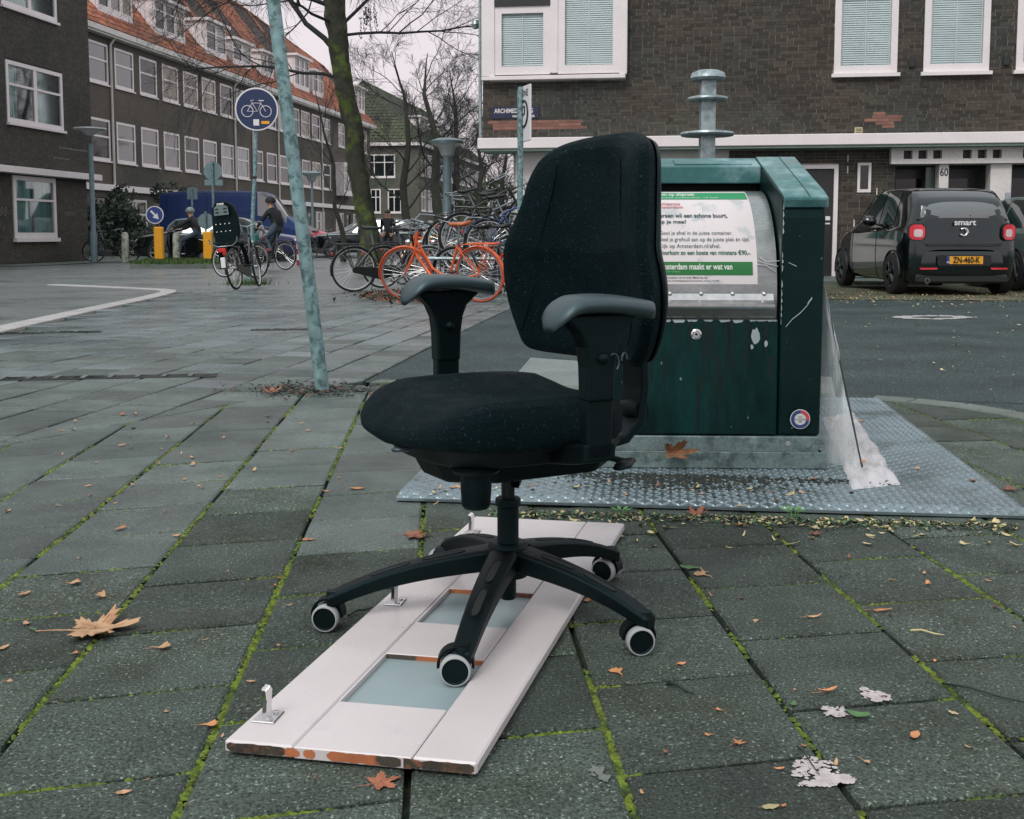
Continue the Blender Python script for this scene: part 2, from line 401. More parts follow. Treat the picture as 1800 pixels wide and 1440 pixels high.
PX, PY = .302, .311
def latt(k, t):
    """corner of the footway lattice: k-th long joint, t along it"""
    y = 1.885 + t
    x = .439 + PX * k - .0644 * (y - 1.885)
    y += .19 * (x - .44) - .035 * (x - .44) ** 2
    return (x, y)
foot = sheet('footway', in_near([(-6, .6), (3, .6), (3, 7), (-6, 7)]), m_bed, -.024, 2)
rt = random.Random(3)
long_joints = []; cross_joints = []
near_tiles = []
for k in range(-14, 11):
    off = (0 if k % 2 else .5) * PY + .005
    for j in range(-5, 15):
        t0 = j * PY + off; t1 = t0 + PY
        p = [latt(k, t0), latt(k + 1, t0), latt(k + 1, t1), latt(k, t1)]
        q = in_near(p)
        if len(q) < 3 or area(q) < .002: continue
        cy_ = sum(b for a, b in q) / len(q); cx_ = sum(a for a, b in q) / len(q)
        if cy_ < 1.1 or abs(cx_) > cy_ * .5 + 1.3: continue
        near_tiles.append((cy_, q)); long_joints.append((p[0], p[3])); cross_joints.append((p[0], p[1]))
near_tiles.sort(key=lambda e: (abs(sum(p_[0] for p_ in e[1]) / len(e[1])) > e[0] * .5 + .35, e[0]))
print('near tiles', len(near_tiles))
rest = MB()
for i, (d, q) in enumerate(near_tiles):
    tl = (rt.uniform(-.008, .008), rt.uniform(-.008, .008)); zt = rt.uniform(-.003, .0)
    cxx = sum(p_[0] for p_ in q) / len(q); mt_ = m_tilem if (d - 3.2 - 1.1 * max(-1, min(1, cxx + .4)) + rt.uniform(-.7, .7)) > 0 and cxx < .9 else m_tile
    if i < 299: paver(q, zt, mt_, 'paving_slab', foot, tilt=tl, gap=.0055, ch=.005)
    else: paver(q, zt, m_tile, '', foot, mb=rest, tilt=tl)
if rest.v: rest.build('far_paving_slabs', m_tile, foot, kind='stuff')

# ---- street paving running along the street
cyc = sheet('cycle_path', [(-30, 1), (LB[0][0], LB[0][1]), (LB[1][0], LB[1][1]), (aspx(24), 24), (-14, 24), (-30, 12)], m_bed, -.03, 1.5)
WK = [(-3.9, 6.2), (-4.33, 9.3), (-4.72, 12.5), (-5.02, 15.2), (-5.16, 16.2), (-5.27, 16.9), (-5.42, 17.4), (-5.66, 17.8), (-6.0, 18.1), (-6.5, 18.5), (-7.3, 19.1), (-8.2, 19.7)]
def in_str(p):
    p = clip(p, LB[0], LB[1])
    if len(p) > 2: p = clip(p, ASP0, ASP1)
    return p
sd = Vector((.125, 1)).normalized(); sn = Vector((sd.y, -sd.x))
st = []
for k in range(-26, 4):
    off = rt.uniform(0, .3)
    for j in range(-8, 46):
        o = Vector((-.787, 5.83)) + sn * (.302 * k) + sd * (.3 * j + off)
        p = [tuple(o), tuple(o + sn * .302), tuple(o + sn * .302 + sd * .3), tuple(o + sd * .3)]
        cxx, cyy = o + sn * .15 + sd * .15
        if cyy < 2.4 or cyy > 17.6 or abs(cxx) > cyy * .475 + 1.2: continue
        # left of the white kerb is the carriageway
        xw = None
        for a, b in zip(WK[:-1], WK[1:]):
            if a[1] <= cyy < b[1]: xw = a[0] + (b[0] - a[0]) * (cyy - a[1]) / (b[1] - a[1])
        if xw is not None and cxx < xw + .22: continue
        q = in_str(p)
        if len(q) > 2 and area(q) > .002: st.append((cyy, q))
st.sort(key=lambda e: (abs(sum(p_[0] for p_ in e[1]) / len(e[1])) > e[0] * .475 + .3, e[0])); print('street pavers', len(st))
rest = MB()
for i, (d, q) in enumerate(st):
    tl = (rt.uniform(-.006, .006), rt.uniform(-.006, .006)); zt = rt.uniform(-.006, -.001)
    if i < 299: paver(q, zt, m_tilem if rt.random() < max(0, min(.95, (8.6 - d) / 3.2)) else m_tile2, 'paving_slab', cyc, tilt=tl, gap=.008, ch=.006)
    else: paver(q, zt, m_tile2, '', cyc, mb=rest, tilt=tl, gap=.009, ch=.006)
rest.build('far_paving_slabs', m_tile2, cyc, kind='stuff')

# ---- carriageway at left inside the pale kerb, forecourt beyond
mb = MB()
pts = [Vector((x, y)) for x, y in WK]
def strip(mb, pts, w, z0, h, b=.006, mi=0, seg=.8, gap=.008):
    """a row of separate kerb stones along a polyline; returns each stone as vertices"""
    stones = []
    L_ = []
    for a, b_ in zip(pts[:-1], pts[1:]):
        a = Vector(a); b_ = Vector(b_); n_ = max(1, round((b_ - a).length / seg))
        for i in range(n_): L_.append((a.lerp(b_, i / n_), a.lerp(b_, (i + 1) / n_)))
    for i, (a, b_) in enumerate(L_):
        d = (b_ - a).normalized(); n = Vector((-d.y, d.x)) * w / 2
        dp = (a - L_[i - 1][0]).normalized() if i else d
        dn = (L_[i + 1][1] - b_).normalized() if i < len(L_) - 1 else d
        na = Vector((-(d + dp).y, (d + dp).x)).normalized() * w / 2; nb = Vector((-(d + dn).y, (d + dn).x)).normalized() * w / 2
        a2 = a + d * gap / 2; b2 = b_ - d * gap / 2
        ring = [a2 - na, b2 - nb, b2 + nb, a2 + na]
        c = sum(ring, Vector((0, 0))) / 4
        top = [c + (p - c) * (1 - 2 * b / w * .8) for p in ring]
        vs = [(p.x, p.y, gz(p.y) + z0 + h) for p in top] + [(p.x, p.y, gz(p.y) + z0 + h - b) for p in ring] + [(p.x, p.y, gz(p.y) + z0) for p in ring]
        fs = [(0, 1, 2, 3)] + [(4 + k, 4 + (k + 1) % 4, (k + 1) % 4, k) for k in range(4)] + [(8 + k, 8 + (k + 1) % 4, 4 + (k + 1) % 4, 4 + k) for k in range(4)]
        stones.append((vs, fs))
    return stones
def kerb(name, pts, w, z0, h, mat, seg=.8):
    root = None
    st_ = strip(None, pts, w, z0, h, seg=seg)
    root = mk(name, None); root['kind'] = 'structure'
    for vs, fs in st_:
        m = MB(); m.add(vs, fs); m.build('kerb_stone', mat, root)
    return root
kerb('pale_kerb', WK, .24, -.03, .034, m_kerbw, 1.0)
left_road = [(-30, 3), (-3.9, 6.2)] 
sheet('side_road', [(-26, 2.0), (-3.75, 5.0), (-3.95, 6.2), (-4.37, 9.3), (-4.76, 12.5), (-5.06, 15.2), (-5.22, 16.4), (-5.5, 17.8), (-8.2, 19.95), (-26, 22)], m_brickroad, -.008, 1.2)
sheet('square_paving', [(-60, 17.4), (aspx(17.4) - .0, 17.4), (aspx(48), 48), (-60, 48)], m_brickroad, -.020, 3)

# ---- asphalt road, widening to the right behind the container
nk = (1.70, 5.17)
sheet('asphalt_road', [(-.787, 5.83), (0.3, 5.56), (16, 1.9), (26, 8), (26, 18.0), (aspx(18.6) + .0, 18.6)], m_asph, -.012, 1.2)
sheet('asphalt_bend', [(1.5, 1), (26, 1), (26, 2.5), (1.5, 5.5)], m_asph, -.0135, 1.0)
sheet('far_road', [(aspx(18.6), 18.6), (3.9, 18.35), (13, 95), (4.5, 95)], m_asph, -.012, 6)
sheet('concrete_apron', [(-.03, 5.62), (1.55, 5.24), (1.75, 6.0), (.25, 6.9), (.12, 7.0)], m_conc, -.006, 1.0)
kerb('footway_kerb', [(-.74, 5.80), (-.1, 5.64), (.7, 5.46), (1.3, 5.33), (1.55, 5.26)], .10, -.05, .052, m_kerb, .9)
kerb('curved_kerb', KERB, .13, -.05, .056, m_kerb, .5)
sheet('parking_verge', [(2.6, 14.9), (26, 11.5), (26, 21.0), (3.5, 20.7)], m_verge, -.004, 1.0)
# far footway in front of the brick house, with its kerb
fa = atan2(-.144, 1)
kerb('house_kerb', [(3.2, 20.05), (6.5, 19.55), (10, 19.05), (16, 18.2)], .15, -.03, .1, m_kerb, 1.0)
sheet('house_footway', [(-.4, 20.66), (3.2, 20.12), (16, 18.27), (26, 17), (26, 24), (-.4, 26)], m_kerb, .06, 2)
# pavement strip along the left houses
sheet('left_footway', [(-60, 26), (-13.8, 31.5), (-12.7, 39), (-4.4, 95), (-30, 95), (-60, 60)], m_kerb, -.004, 4)

# grassy island with the yellow posts
isl = mk('grass_island', None); isl['kind'] = 'structure'
P = [G(228, 471), G(395, 471), G(400, 463), G(262, 463)]
m = MB(); n = 4
vs = [(p.x, p.y, p.z - .02) for p in P] + [(p.x, p.y, p.z + .10) for p in P]
m.add(vs, [(4, 5, 6, 7)] + [(i, (i + 1) % 4, 4 + (i + 1) % 4, 4 + i) for i in range(4)])
m.build('kerb_edge', m_kerb, isl)
def blades(pts, h, mb, w=.012, lean=.5):
    for (x, y, z) in pts:
        a = random.uniform(0, 2 * pi); hh = h * random.uniform(.4, 1.1); l = random.uniform(0, lean) * hh
        dx, dy = cos(a), sin(a)
        mb.add([(x - dy * w, y + dx * w, z), (x + dy * w, y - dx * w, z), (x + dx * l * .5, y + dy * l * .5, z + hh * .6), (x + dx * l, y + dy * l, z + hh)], [(0, 1, 2), (0, 2, 3)])
gp = []
for i in range(6000):
    a, b = random.random(), random.random()
    p0 = P[0].lerp(P[1], a); p1 = P[3].lerp(P[2], a); p = p0.lerp(p1, b)
    if noise.noise(p * .5) > -.25: gp.append((p.x, p.y, p.z + .09))
m = MB(); blades(gp, .12, m, .03); m.build('island_grass', m_grass, None, kind='stuff', label='short green grass on the raised island under the yellow posts', category='grass')

# ---- moss in the joints of the footway
mm = MB(); rm = random.Random(11)
def clump(x, y, z, r):
    n = 5; a0 = rm.uniform(0, 6)
    vs = [(x + r * cos(a0 + 2 * pi * i / n) * rm.uniform(.6, 1.2), y + r * sin(a0 + 2 * pi * i / n) * rm.uniform(.6, 1.2), z) for i in range(n)] + [(x, y, z + r * rm.uniform(.35, .8))]
    mm.add(vs, [(i, (i + 1) % n, n) for i in range(n)])
MZ = -.009
for (a, b), base, w in [(j, .12, .0045) for j in long_joints] + [(j, -.10, .0035) for j in cross_joints]:
    L_ = sqrt((a[0] - b[0]) ** 2 + (a[1] - b[1]) ** 2); cy_ = (a[1] + b[1]) / 2
    if cy_ > 5.2: continue
    n_ = int(L_ / (.0016 if cy_ < 2.6 else .0045))
    k_ = noise.noise(Vector((a[0] * 1.3 + 5, a[1] * 1.1, 0))) 
    for i in range(n_):
        t = (i + rm.random()) / n_; x = a[0] + (b[0] - a[0]) * t; y = a[1] + (b[1] - a[1]) * t
        if not in_near([(x - .01, y - .01), (x + .01, y - .01), (x, y + .01)]): continue
        if noise.noise(Vector((x * 4.5, y * 4.5, 3))) + base + k_ * .5 + rm.uniform(-.2, .2) > 0:
            wide = w * (1.0 if k_ < .2 else 1.5)
            clump(x + rm.gauss(0, wide * .7), y + rm.gauss(0, wide * .5), -.006, rm.uniform(.003, .0075))
print('moss verts', len(mm.v))
mo = mm.build('moss', m_moss, None, kind='stuff', smooth=True)
tag(mo, 'bright green moss growing in the joints between the paving slabs', 'moss')
# ================================================================== TREAD PLATE
PA = radians(-6.8)
plate = thing('tread_plate', 'large galvanised diamond-pattern steel plate lying on the paving under the green container', 'metal plate', (-.335, 3.135, 0), PA)
PW, PD, PT = 1.75, 2.12, .021
sh = .045   # the plate is slightly out of square
def ps(x, y): return x + sh * y / PD * 1.0
m = MB()
rw = .055
vs = [(0, 0, .004), (PW, 0, .004), (PW + .03, PD, .004), (.03, PD, .004), (0.0, 0.0, PT * .55), (PW, 0.0, PT * .55), (PW + .03, PD, PT), (.03, PD, PT), (.0, rw, PT), (PW, rw, PT)]
m.add(vs, [(0, 1, 5, 4), (4, 5, 9, 8), (8, 9, 6, 7), (1, 2, 6, 9, 5), (3, 0, 4, 8, 7), (2, 3, 7, 6)])
m.build('sheet', m_alu, plate)
tr = MB()
def lug(x, y, a, z, L_=.013, w=.003, h=.0026, slope=0):
    c, s_ = cos(a), sin(a)
    pr = [(-L_, 0, 0), (-L_ * .5, -w, 0), (L_ * .5, -w, 0), (L_, 0, 0), (L_ * .5, w, 0), (-L_ * .5, w, 0), (-L_ * .55, 0, h), (L_ * .55, 0, h)]
    vs = [(x + px * c - py * s_, y + px * s_ + py * c, z + pz + slope * (px * s_ + py * c)) for px, py, pz in pr]
    tr.add(vs, [(0, 1, 6), (1, 2, 7, 6), (2, 3, 7), (3, 4, 7), (4, 5, 6, 7), (5, 0, 6)])
pit = .0245
nx_, ny_ = int(PW / pit), int(PD / pit)
for j in range(ny_):
    for i in range(nx_):
        y = pit * (j + .6); x = pit * (i + .6) + .03 * y / PD
        a = radians(40) if (i + j) % 2 else radians(-40)
        if y < rw: z = PT * (.55 + .45 * y / rw); lug(x, y, a, z, .0165, .0045, .004, PT * .45 / rw)
        else: lug(x, y, a, PT)
tr.build('raised_treads', m_alu, plate, kind='stuff')
# black soil washed in front of the container
m = MB(); rs = random.Random(5)
for i in range(1500):
    x = rs.gauss(.82, .13) if i % 2 else rs.uniform(.45, 1.45); y = rs.gauss(.26, .06) if i % 2 else rs.gauss(.33, .03)
    if not (.03 < y < .37): continue
    r = rs.uniform(.003, .009)
    m.add([(x + r * cos(t * 1.57 + i), y + r * sin(t * 1.57 + i), PT + .001) for t in range(4)] + [(x, y, PT + r * .7)], [(k, (k + 1) % 4, 4) for k in range(4)])
so_ = m.build('soil_crumbs', M('black_soil', (.02, .026, .022), .95, isl=.5), plate, kind='stuff')

# ================================================================== UNDERGROUND WASTE CONTAINER
BO = Vector((.229, 3.535, PT)); BA = radians(-2.2)
bin_ = thing('waste_container', 'dark green street waste container with a steel drum and a municipal notice on it', 'waste container', tuple(BO), BA)
BW = .765; CK = .137   # width, cheek width
Z0 = .10; ZF = .872; ZB = 1.018; BD = .60
# cheeks
def cheek_poly():
    return [(.012, Z0), (BD, Z0), (BD, ZB - .02), (BD - .03, ZB), (BD - .1, ZB + .004), (.05, ZF + .012), (.012, ZF - .012), (.002, ZF - .05), (0, ZF - .07)]
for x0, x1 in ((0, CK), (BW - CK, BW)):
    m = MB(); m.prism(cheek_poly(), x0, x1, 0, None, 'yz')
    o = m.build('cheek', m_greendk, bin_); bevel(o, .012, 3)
    lid = [(-.006, ZF - .035), (-.006, ZF - .005), (.05, ZF + .017), (BD - .1, ZB + .009), (BD - .02, ZB + .004), (BD + .004, ZB - .02), (BD + .004, ZB - .05)]
    m = MB()
    lo = [(y, z - .006) for y, z in lid]
    m.prism(lid + lo[::-1], x0 - .004 if x0 == 0 else x0 + .002, x1 - .002 if x0 == 0 else x1 + .004, 0, None, 'yz')
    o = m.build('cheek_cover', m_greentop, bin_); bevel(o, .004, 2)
    sx0 = x0 + (.052 if x0 == 0 else CK - .055)
    g = MB(); g.add([(sx0 + w_, y + n_[0] * .0012, z + n_[1] * .0012) for (y, z), n_ in ((lid[1], (-.2, 1)), (lid[2], (-.2, 1)), (lid[3], (-.2, 1))) for w_ in (0, .0025)], [(0, 1, 3, 2), (2, 3, 5, 4)]); g.build('cover_joint', m_void, o)
# hood between the cheeks
yh = .385
def zs(y): return ZF + .012 + (y - .05) / (BD - .15) * (ZB - ZF - .008)
m = MB(); m.prism([(yh, zs(yh)), (BD - .1, ZB + .004), (BD, ZB - .02), (BD, Z0), (BD - .02, Z0), (BD - .02, ZB - .05), (yh + .01, zs(yh) - .06), (yh, zs(yh) - .06)], CK, BW - CK, 0, None, 'yz')
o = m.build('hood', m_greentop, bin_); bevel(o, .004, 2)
m = MB(); m.box(.33, .60, yh + .02, BD - .13, 0, .004, 0, TR(0, 0, 0))
vsx = []
for i, p in enumerate(m.v): m.v[i] = (p[0], p[1], zs(p[1]) + p[2] + .0005)
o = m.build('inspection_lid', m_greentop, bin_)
# dark cavity behind the drum
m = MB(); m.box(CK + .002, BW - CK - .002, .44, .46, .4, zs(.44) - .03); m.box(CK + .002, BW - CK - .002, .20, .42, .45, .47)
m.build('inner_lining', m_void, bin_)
# drum
DYC, DZC, DR = .375, .548, .352
def drum(th, off=0): return (DYC - (DR + off) * cos(th), DZC + (DR + off) * sin(th))
m = MB()
x0d, x1d = CK + .008, BW - CK - .008
def fd(u, v):
    th = radians(-14 + 104 * v); y, z = drum(th); return (x0d + (x1d - x0d) * u, y, z)
m.grid(fd, 2, 40)
for xx in (x0d, x1d):
    ring = [drum(radians(-14 + 104 * i / 20)) for i in range(21)]
    m.add([(xx, y, z) for y, z in ring] + [(xx, DYC, DZC)], [(i, i + 1, 21) for i in range(20)])
m.build('drum', M('worn_drum_steel', (.27, .29, .29), .24, metal=.8, var=.3, scale=4, fine=.12, fscale=60, rvar=.12, stretch=(1, 1, 2.5)), bin_, smooth=40)
# poster on the drum
poster_x0, poster_x1 = .18, .558
TH0, TH1 = radians(7.5), radians(74)
def dp(x, th, off=.0025):
    y, z = drum(th, off); return (x, y, z)
def dpatch(xa, xb, ta, tb, off, n=16):
    m = MB(); m.grid(lambda u, v: dp(xa + (xb - xa) * u, ta + (tb - ta) * v, off), 1, n); return m
BM = TR(*BO) @ RZ(BA)
def v2th(px, pv):
    """angle on the drum that is seen at image height pv"""
    best = None
    for i in range(800):
        th = radians(-10 + 100 * i / 800); y, z = drum(th)
        p = BM @ Vector((.45, y, z))
        # camera space
        dz = p.z - EYE; D = p.y * cos(PITCH) - dz * sin(PITCH); up = p.y * sin(PITCH) + dz * cos(PITCH)
        v = CY - F_PX * up / D
        if best is None or abs(v - pv) < best[0]: best = (abs(v - pv), th)
    return best[1]
def u2x(u, th):
    y, z = drum(th)
    lo, hi = 0, .8
    for i in range(30):
        mid = (lo + hi) / 2; p = BM @ Vector((mid, y, z)); dz = p.z - EYE
        D = p.y * cos(PITCH) - dz * sin(PITCH); uu = CX + F_PX * p.x / D
        if uu < u: lo = mid
        else: hi = mid
    return lo
TH0, TH1 = v2th(0, 500), v2th(0, 338.5)
poster = dpatch(poster_x0, poster_x1, TH0, TH1, .002, 24).build('notice_sheet', M('notice_paper', (.60, .565, .57), .38, var=.05, scale=6, col2=(.42, .45, .46), c2scale=9, c2lo=.58, c2hi=.66), bin_, smooth=True)
def dtext(s, u0, u1, vtop, vbot, mat, off=.0042, nm='lettering', bold=.0):
    ta, tb = v2th(0, vbot), v2th(0, vtop); th = (ta + tb) / 2
    xa, xb = u2x(u0, th), u2x(u1, th)
    vs_, fs_ = text_mesh(s, 1.0, 'LEFT', bold)
    if not vs_: return
    mx0, mx1 = min(v[0] for v in vs_), max(v[0] for v in vs_)
    my0, my1 = min(v[1] for v in vs_), max(v[1] for v in vs_)
    m = MB(); m.add([dp(xa + (x - mx0) / (mx1 - mx0) * (xb - xa), ta + (y - my0) / (my1 - my0) * (tb - ta), off) for x, y in vs_], fs_)
    m.build(nm, mat, poster)
    return
m_ink = M('notice_ink', (.012, .045, .055), .6, var=.05); m_inkr = M('notice_red_ink', (.42, .05, .08), .6, var=.05); m_inkg = M('notice_green_ink', (.0, .10, .05), .6, var=.05)
m_gband = M('notice_green_band', (.0, .24, .085), .5, var=.06); m_gband2 = M('notice_dark_green_band', (.0, .13, .02), .5, var=.06); m_inkw = M('notice_white_ink', (.62, .66, .62), .6, var=.03)
dpatch(poster_x0, poster_x1 - .004, v2th(0, 352), v2th(0, 341), .0032).build('green_band', m_gband, poster)
dpatch(poster_x0, .543, v2th(0, 484), v2th(0, 461), .0032).build('green_band', m_gband2, poster)
dtext('Restafval alleen op afspraak', 1112, 1221, 341.5, 348, m_inkw, bold=.01)
dtext('gemeente amsterdam  14 020', 1145, 1262, 348.8, 351, m_inkw)
dtext('Gemeente', 1150, 1195, 358, 362.5, m_inkr, bold=.01)
dtext('Amsterdam', 1150, 1200, 363.5, 368, m_inkr, bold=.01)
dtext('Iedereen wil een schone buurt,', 1147, 1278, 377, 385.5, m_ink, bold=.02)
dtext('Help je mee?', 1147, 1206, 388, 396, m_ink, bold=.02)
dtext('Gooi je afval in de juiste container.', 1159, 1287, 407.5, 416, m_ink)
dtext('Bied je grofvuil aan op de juiste plek \u00e9n tijd.', 1159, 1317, 418.5, 427.5, m_ink)
dtext('Kijk op Amsterdam.nl/afval.', 1159, 1266, 430, 439, m_ink)
dtext('Voorkom zo een boete van minstens \u20ac90,-.', 1158, 1319, 440.5, 450, m_inkg, bold=.02)
for v_ in (412, 422.5, 445): dpatch(u2x(1153, v2th(0, v_)), u2x(1155.5, v2th(0, v_)), v2th(0, v_ + 1.2), v2th(0, v_ - 1.2), .0042, 2).build('bullet', m_ink, poster)
dtext('Amsterdam maakt er wat van', 1156, 1287, 464, 474.5, m_inkw, bold=.02)
dtext('amsterdam.nl/afval', 1156, 1195, 476, 479.5, M('faint_green_ink', (.15, .4, .2), .6))
dtext('Is deze container vol of stuk? Meld het via', 1156, 1243, 486.5, 490, m_ink, bold=.01)
dtext('amsterdam.nl/meldingopenbareruimte of bel 14 020', 1156, 1264, 492.5, 496, m_ink, bold=.01)
# steel lip under the drum with four screws
m = MB()
lp = [(a_, b_ + .066) for a_, b_ in [(.03, .455), (-.018, .449), (-.022, .455), (-.022, .462), (.0, .474), (.012, .494), (.03, .5)]]
m.prism(lp, CK + .0, BW - CK - .022, 0, None, 'yz'); m.build('steel_lip', m_steel, bin_, smooth=30)
for i in range(5):
    m = MB(); m.lathe([(0, .006), (.005, .005), (.008, .002), (.009, -.004), (.009, -.01)], 12, 0, TR(CK + .04 + i * .1, .012, .560) @ Matrix.Rotation(radians(65), 4, 'X'))
    m.build('screw', m_steel, bin_, smooth=40)
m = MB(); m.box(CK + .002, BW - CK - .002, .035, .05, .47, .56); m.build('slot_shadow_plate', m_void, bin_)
# front panel
m = MB(); m.bbox(CK + .004, BW - CK - .004, .006, .05, Z0 + .004, .474, .004)
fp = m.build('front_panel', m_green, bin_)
m = MB(); rs = random.Random(2)
xx = CK + .01
while xx < BW - CK - .02:
    w_ = rs.uniform(.008, .04); d_ = rs.uniform(.002, .011) * (1 + (rs.random() < .15) * 1.6)
    pts = [(xx, .4745)] + [(xx + w_ * t, .4745 - d_ * (.4 + .6 * rs.random())) for t in (.15, .4, .6, .85)] + [(xx + w_, .4745)]
    m.add([(a, .0052, b) for a, b in pts] + [(a, .02, .4765) for a, b in (pts[0], pts[-1])], [(0, 1, 2, 3, 4, 5), (0, 5, 7, 6)])
    xx += w_ + rs.choice([0, 0, .006, .02])
def blot(m, cx_, cz_, rx, rz, y, n=14, rough=.35):
    ps_ = [(cx_ + rx * cos(2 * pi * i / n) * rs.uniform(1 - rough, 1), y, cz_ + rz * sin(2 * pi * i / n) * rs.uniform(1 - rough, 1)) for i in range(n)]
    m.add(ps_, [tuple(range(n))])
m.build('chipped_paint', m_chip, fp)
for q_ in ((.552, .425, .018, .03), (.585, .40, .007, .012), (.54, .39, .006, .01)):
    m = MB(); blot(m, *q_, .0048); m.build('chipped_paint', m_chip, fp)
m = MB()
m.lathe([(.017, 0), (.017, -.004), (.013, -.006), (.012, -.003), (.011, -.003)], 20, 0, TR(.362, .006, .43) @ Matrix.Rotation(pi / 2, 4, 'X') @ Matrix.Scale(-1, 4, (0, 0, 1)))
m.lathe([(.0, .004), (.011, .004)], 20, 0, TR(.362, .004, .43) @ Matrix.Rotation(pi / 2, 4, 'X'))
m.build('lock', m_chrome, fp, smooth=40)
m = MB(); m.add([(.362 - .006, -.0035, .43), (.362, -.0035, .426), (.362 + .006, -.0035, .43), (.362, -.0035, .434)], [(0, 1, 2, 3)]); m.build('keyhole', m_void, fp)
m = MB()
for k in range(26):
    x = rs.uniform(CK + .02, BW - CK - .02); z1_ = rs.choice([.468, .468, .36, .30]); L_ = rs.uniform(.05, .26); w_ = rs.uniform(.002, .009)
    m.add([(x - w_, .0055, z1_), (x + w_, .0055, z1_), (x + w_ * .7, .0055, z1_ - L_ * .6), (x, .0055, z1_ - L_), (x - w_ * .6, .0055, z1_ - L_ * .6)], [(0, 4, 3, 2, 1)])
m.build('grime_streaks', M('wet_grime', (.006, .018, .017), .3, alpha=.55), fp, kind='stuff')
# chips and scratches on the right cheek
m = MB()
z = .46
while z < .83:
    h_ = rs.uniform(.008, .03)
    if rs.random() < .75:
        w_ = rs.uniform(.002, .006)
        m.add([(BW - CK + .001, -.0012, z), (BW - CK + w_, -.0012, z + h_ * .3), (BW - CK + w_ * .7, -.0012, z + h_ * .7), (BW - CK + .001, -.0012, z + h_)], [(0, 1, 2, 3)])
    z += h_
def scratch(pts, w=.0015):
    for a, b in zip(pts[:-1], pts[1:]):
        m.add([(a[0], -.0014, a[1] - w), (b[0], -.0014, b[1] - w), (b[0], -.0014, b[1] + w), (a[0], -.0014, a[1] + w)], [(0, 1, 2, 3)])
scratch([(.645, .455), (.665, .48), (.69, .50), (.712, .525), (.722, .54)], .0016); scratch([(.712, .528), (.726, .548)], .004)
scratch([(.65, .66), (.675, .648)], .0012)
m.build('chipped_paint', m_chip, bin_, kind='stuff')
# round sticker
st_ = MB(); st_.lathe([(0, 0), (.032, 0)], 32, 0, TR(BW - .068, -.0016, Z0 + .058) @ Matrix.Rotation(pi / 2, 4, 'X')); sticker = st_.build('round_sticker', M('sticker_white', (.55, .55, .56), .5), bin_)
for a0, a1, mt in ((85, 350, M('sticker_blue', (.02, .045, .16), .5)), (-8, 83, M('sticker_red', (.5, .05, .07), .5))):
    m = MB(); n_ = 20
    vs = []
    for i in range(n_ + 1):
        t = radians(a0 + (a1 - a0) * i / n_)
        for r in (.019, .0295): vs.append((BW - .068 + r * cos(t), -.0026, Z0 + .058 + r * sin(t)))
    m.add(vs, [(2 * i, 2 * i + 1, 2 * i + 3, 2 * i + 2) for i in range(n_)]); m.build('sticker_ring', mt, sticker)
for txt, dz in (('010', .007), ('SCHOON', -.001), ('020', -.008)):
    a_, b_ = text_mesh(txt, .0085, 'CENTER', .0); m = MB(); m.add([(BW - .068 + x, -.0028, Z0 + .058 + dz + y) for x, y in a_], b_); m.build('sticker_lettering', m_ink, sticker)
# plinth
m = MB(); m.bbox(-.01, BW - .006, .0, BD - .01, .04, Z0, .003); m.build('plinth', m_plinth, bin_)
m = MB(); 
m.bbox(-.022, BW + .012, -.032, -.026, .0, .055, .0015); m.bbox(-.022, BW + .012, -.032, .01, .0, .006, .0015); m.box(BW + .006, BW + .012, -.026, BD, .0, .05)
m.box(-.022, -.016, -.026, BD, 0, .05); m.build('base_flange', m_plinth, bin_)
for x_ in (.1, .66):
    m = MB(); m.lathe([(.009, 0), (.009, .003), (.005, .003), (.005, .006), (.0, .006)], 12, 0, TR(x_, .0, .078) @ Matrix.Rotation(pi / 2, 4, 'X')); m.build('bolt', m_steel, bin_, smooth=40)
# straw-like scratch wires on the notice
m = MB()
for k in range(3):
    m.tube([dp(.555 + .005 * k, radians(17 + 2 * k), .006), dp(.585, radians(16.5 + k), .008), dp(.615 + .008 * k, radians(13 + 3 * k), .006)], .0012, 4)
m.build('torn_tape', M('torn_tape', (.6, .56, .56), .5), bin_)

# ================================================================== LEANING ROD WITH CLEAR PLASTIC
base = G(1517, 828, PT); top = atD(1449, 505, 3.64)
sh_ = thing('plastic_sheet', 'crumpled clear plastic sheet tied along a thin rod leaning against the green container', 'plastic sheet', tuple(base))
m = MB(); d = top - base
m.tube([(0, 0, 0), tuple(d)], .0032, 8); m.build('rod', m_dark, sh_)
m_film = bpy.data.materials.new('clear_film'); m_film.use_nodes = True
t_ = m_film.node_tree; N_ = t_.nodes; bs_ = N_['Principled BSDF']
bs_.inputs['Base Color'].default_value = (.66, .72, .73, 1); bs_.inputs['Roughness'].default_value = .25
nn = N_.new('ShaderNodeTexNoise'); nn.inputs['Scale'].default_value = 9; nn.inputs['Detail'].default_value = 6; mpn = N_.new('ShaderNodeMapping'); mpn.inputs['Scale'].default_value = (5, 5, .6)
gn = N_.new('ShaderNodeNewGeometry'); t_.links.new(gn.outputs['Position'], mpn.inputs[0]); t_.links.new(mpn.outputs[0], nn.inputs[0])
mr = N_.new('ShaderNodeMapRange'); mr.inputs[1].default_value = .35; mr.inputs[2].default_value = .7; mr.inputs[3].default_value = .22; mr.inputs[4].default_value = .8
t_.links.new(nn.outputs[0], mr.inputs[0]); t_.links.new(mr.outputs[0], bs_.inputs['Alpha'])
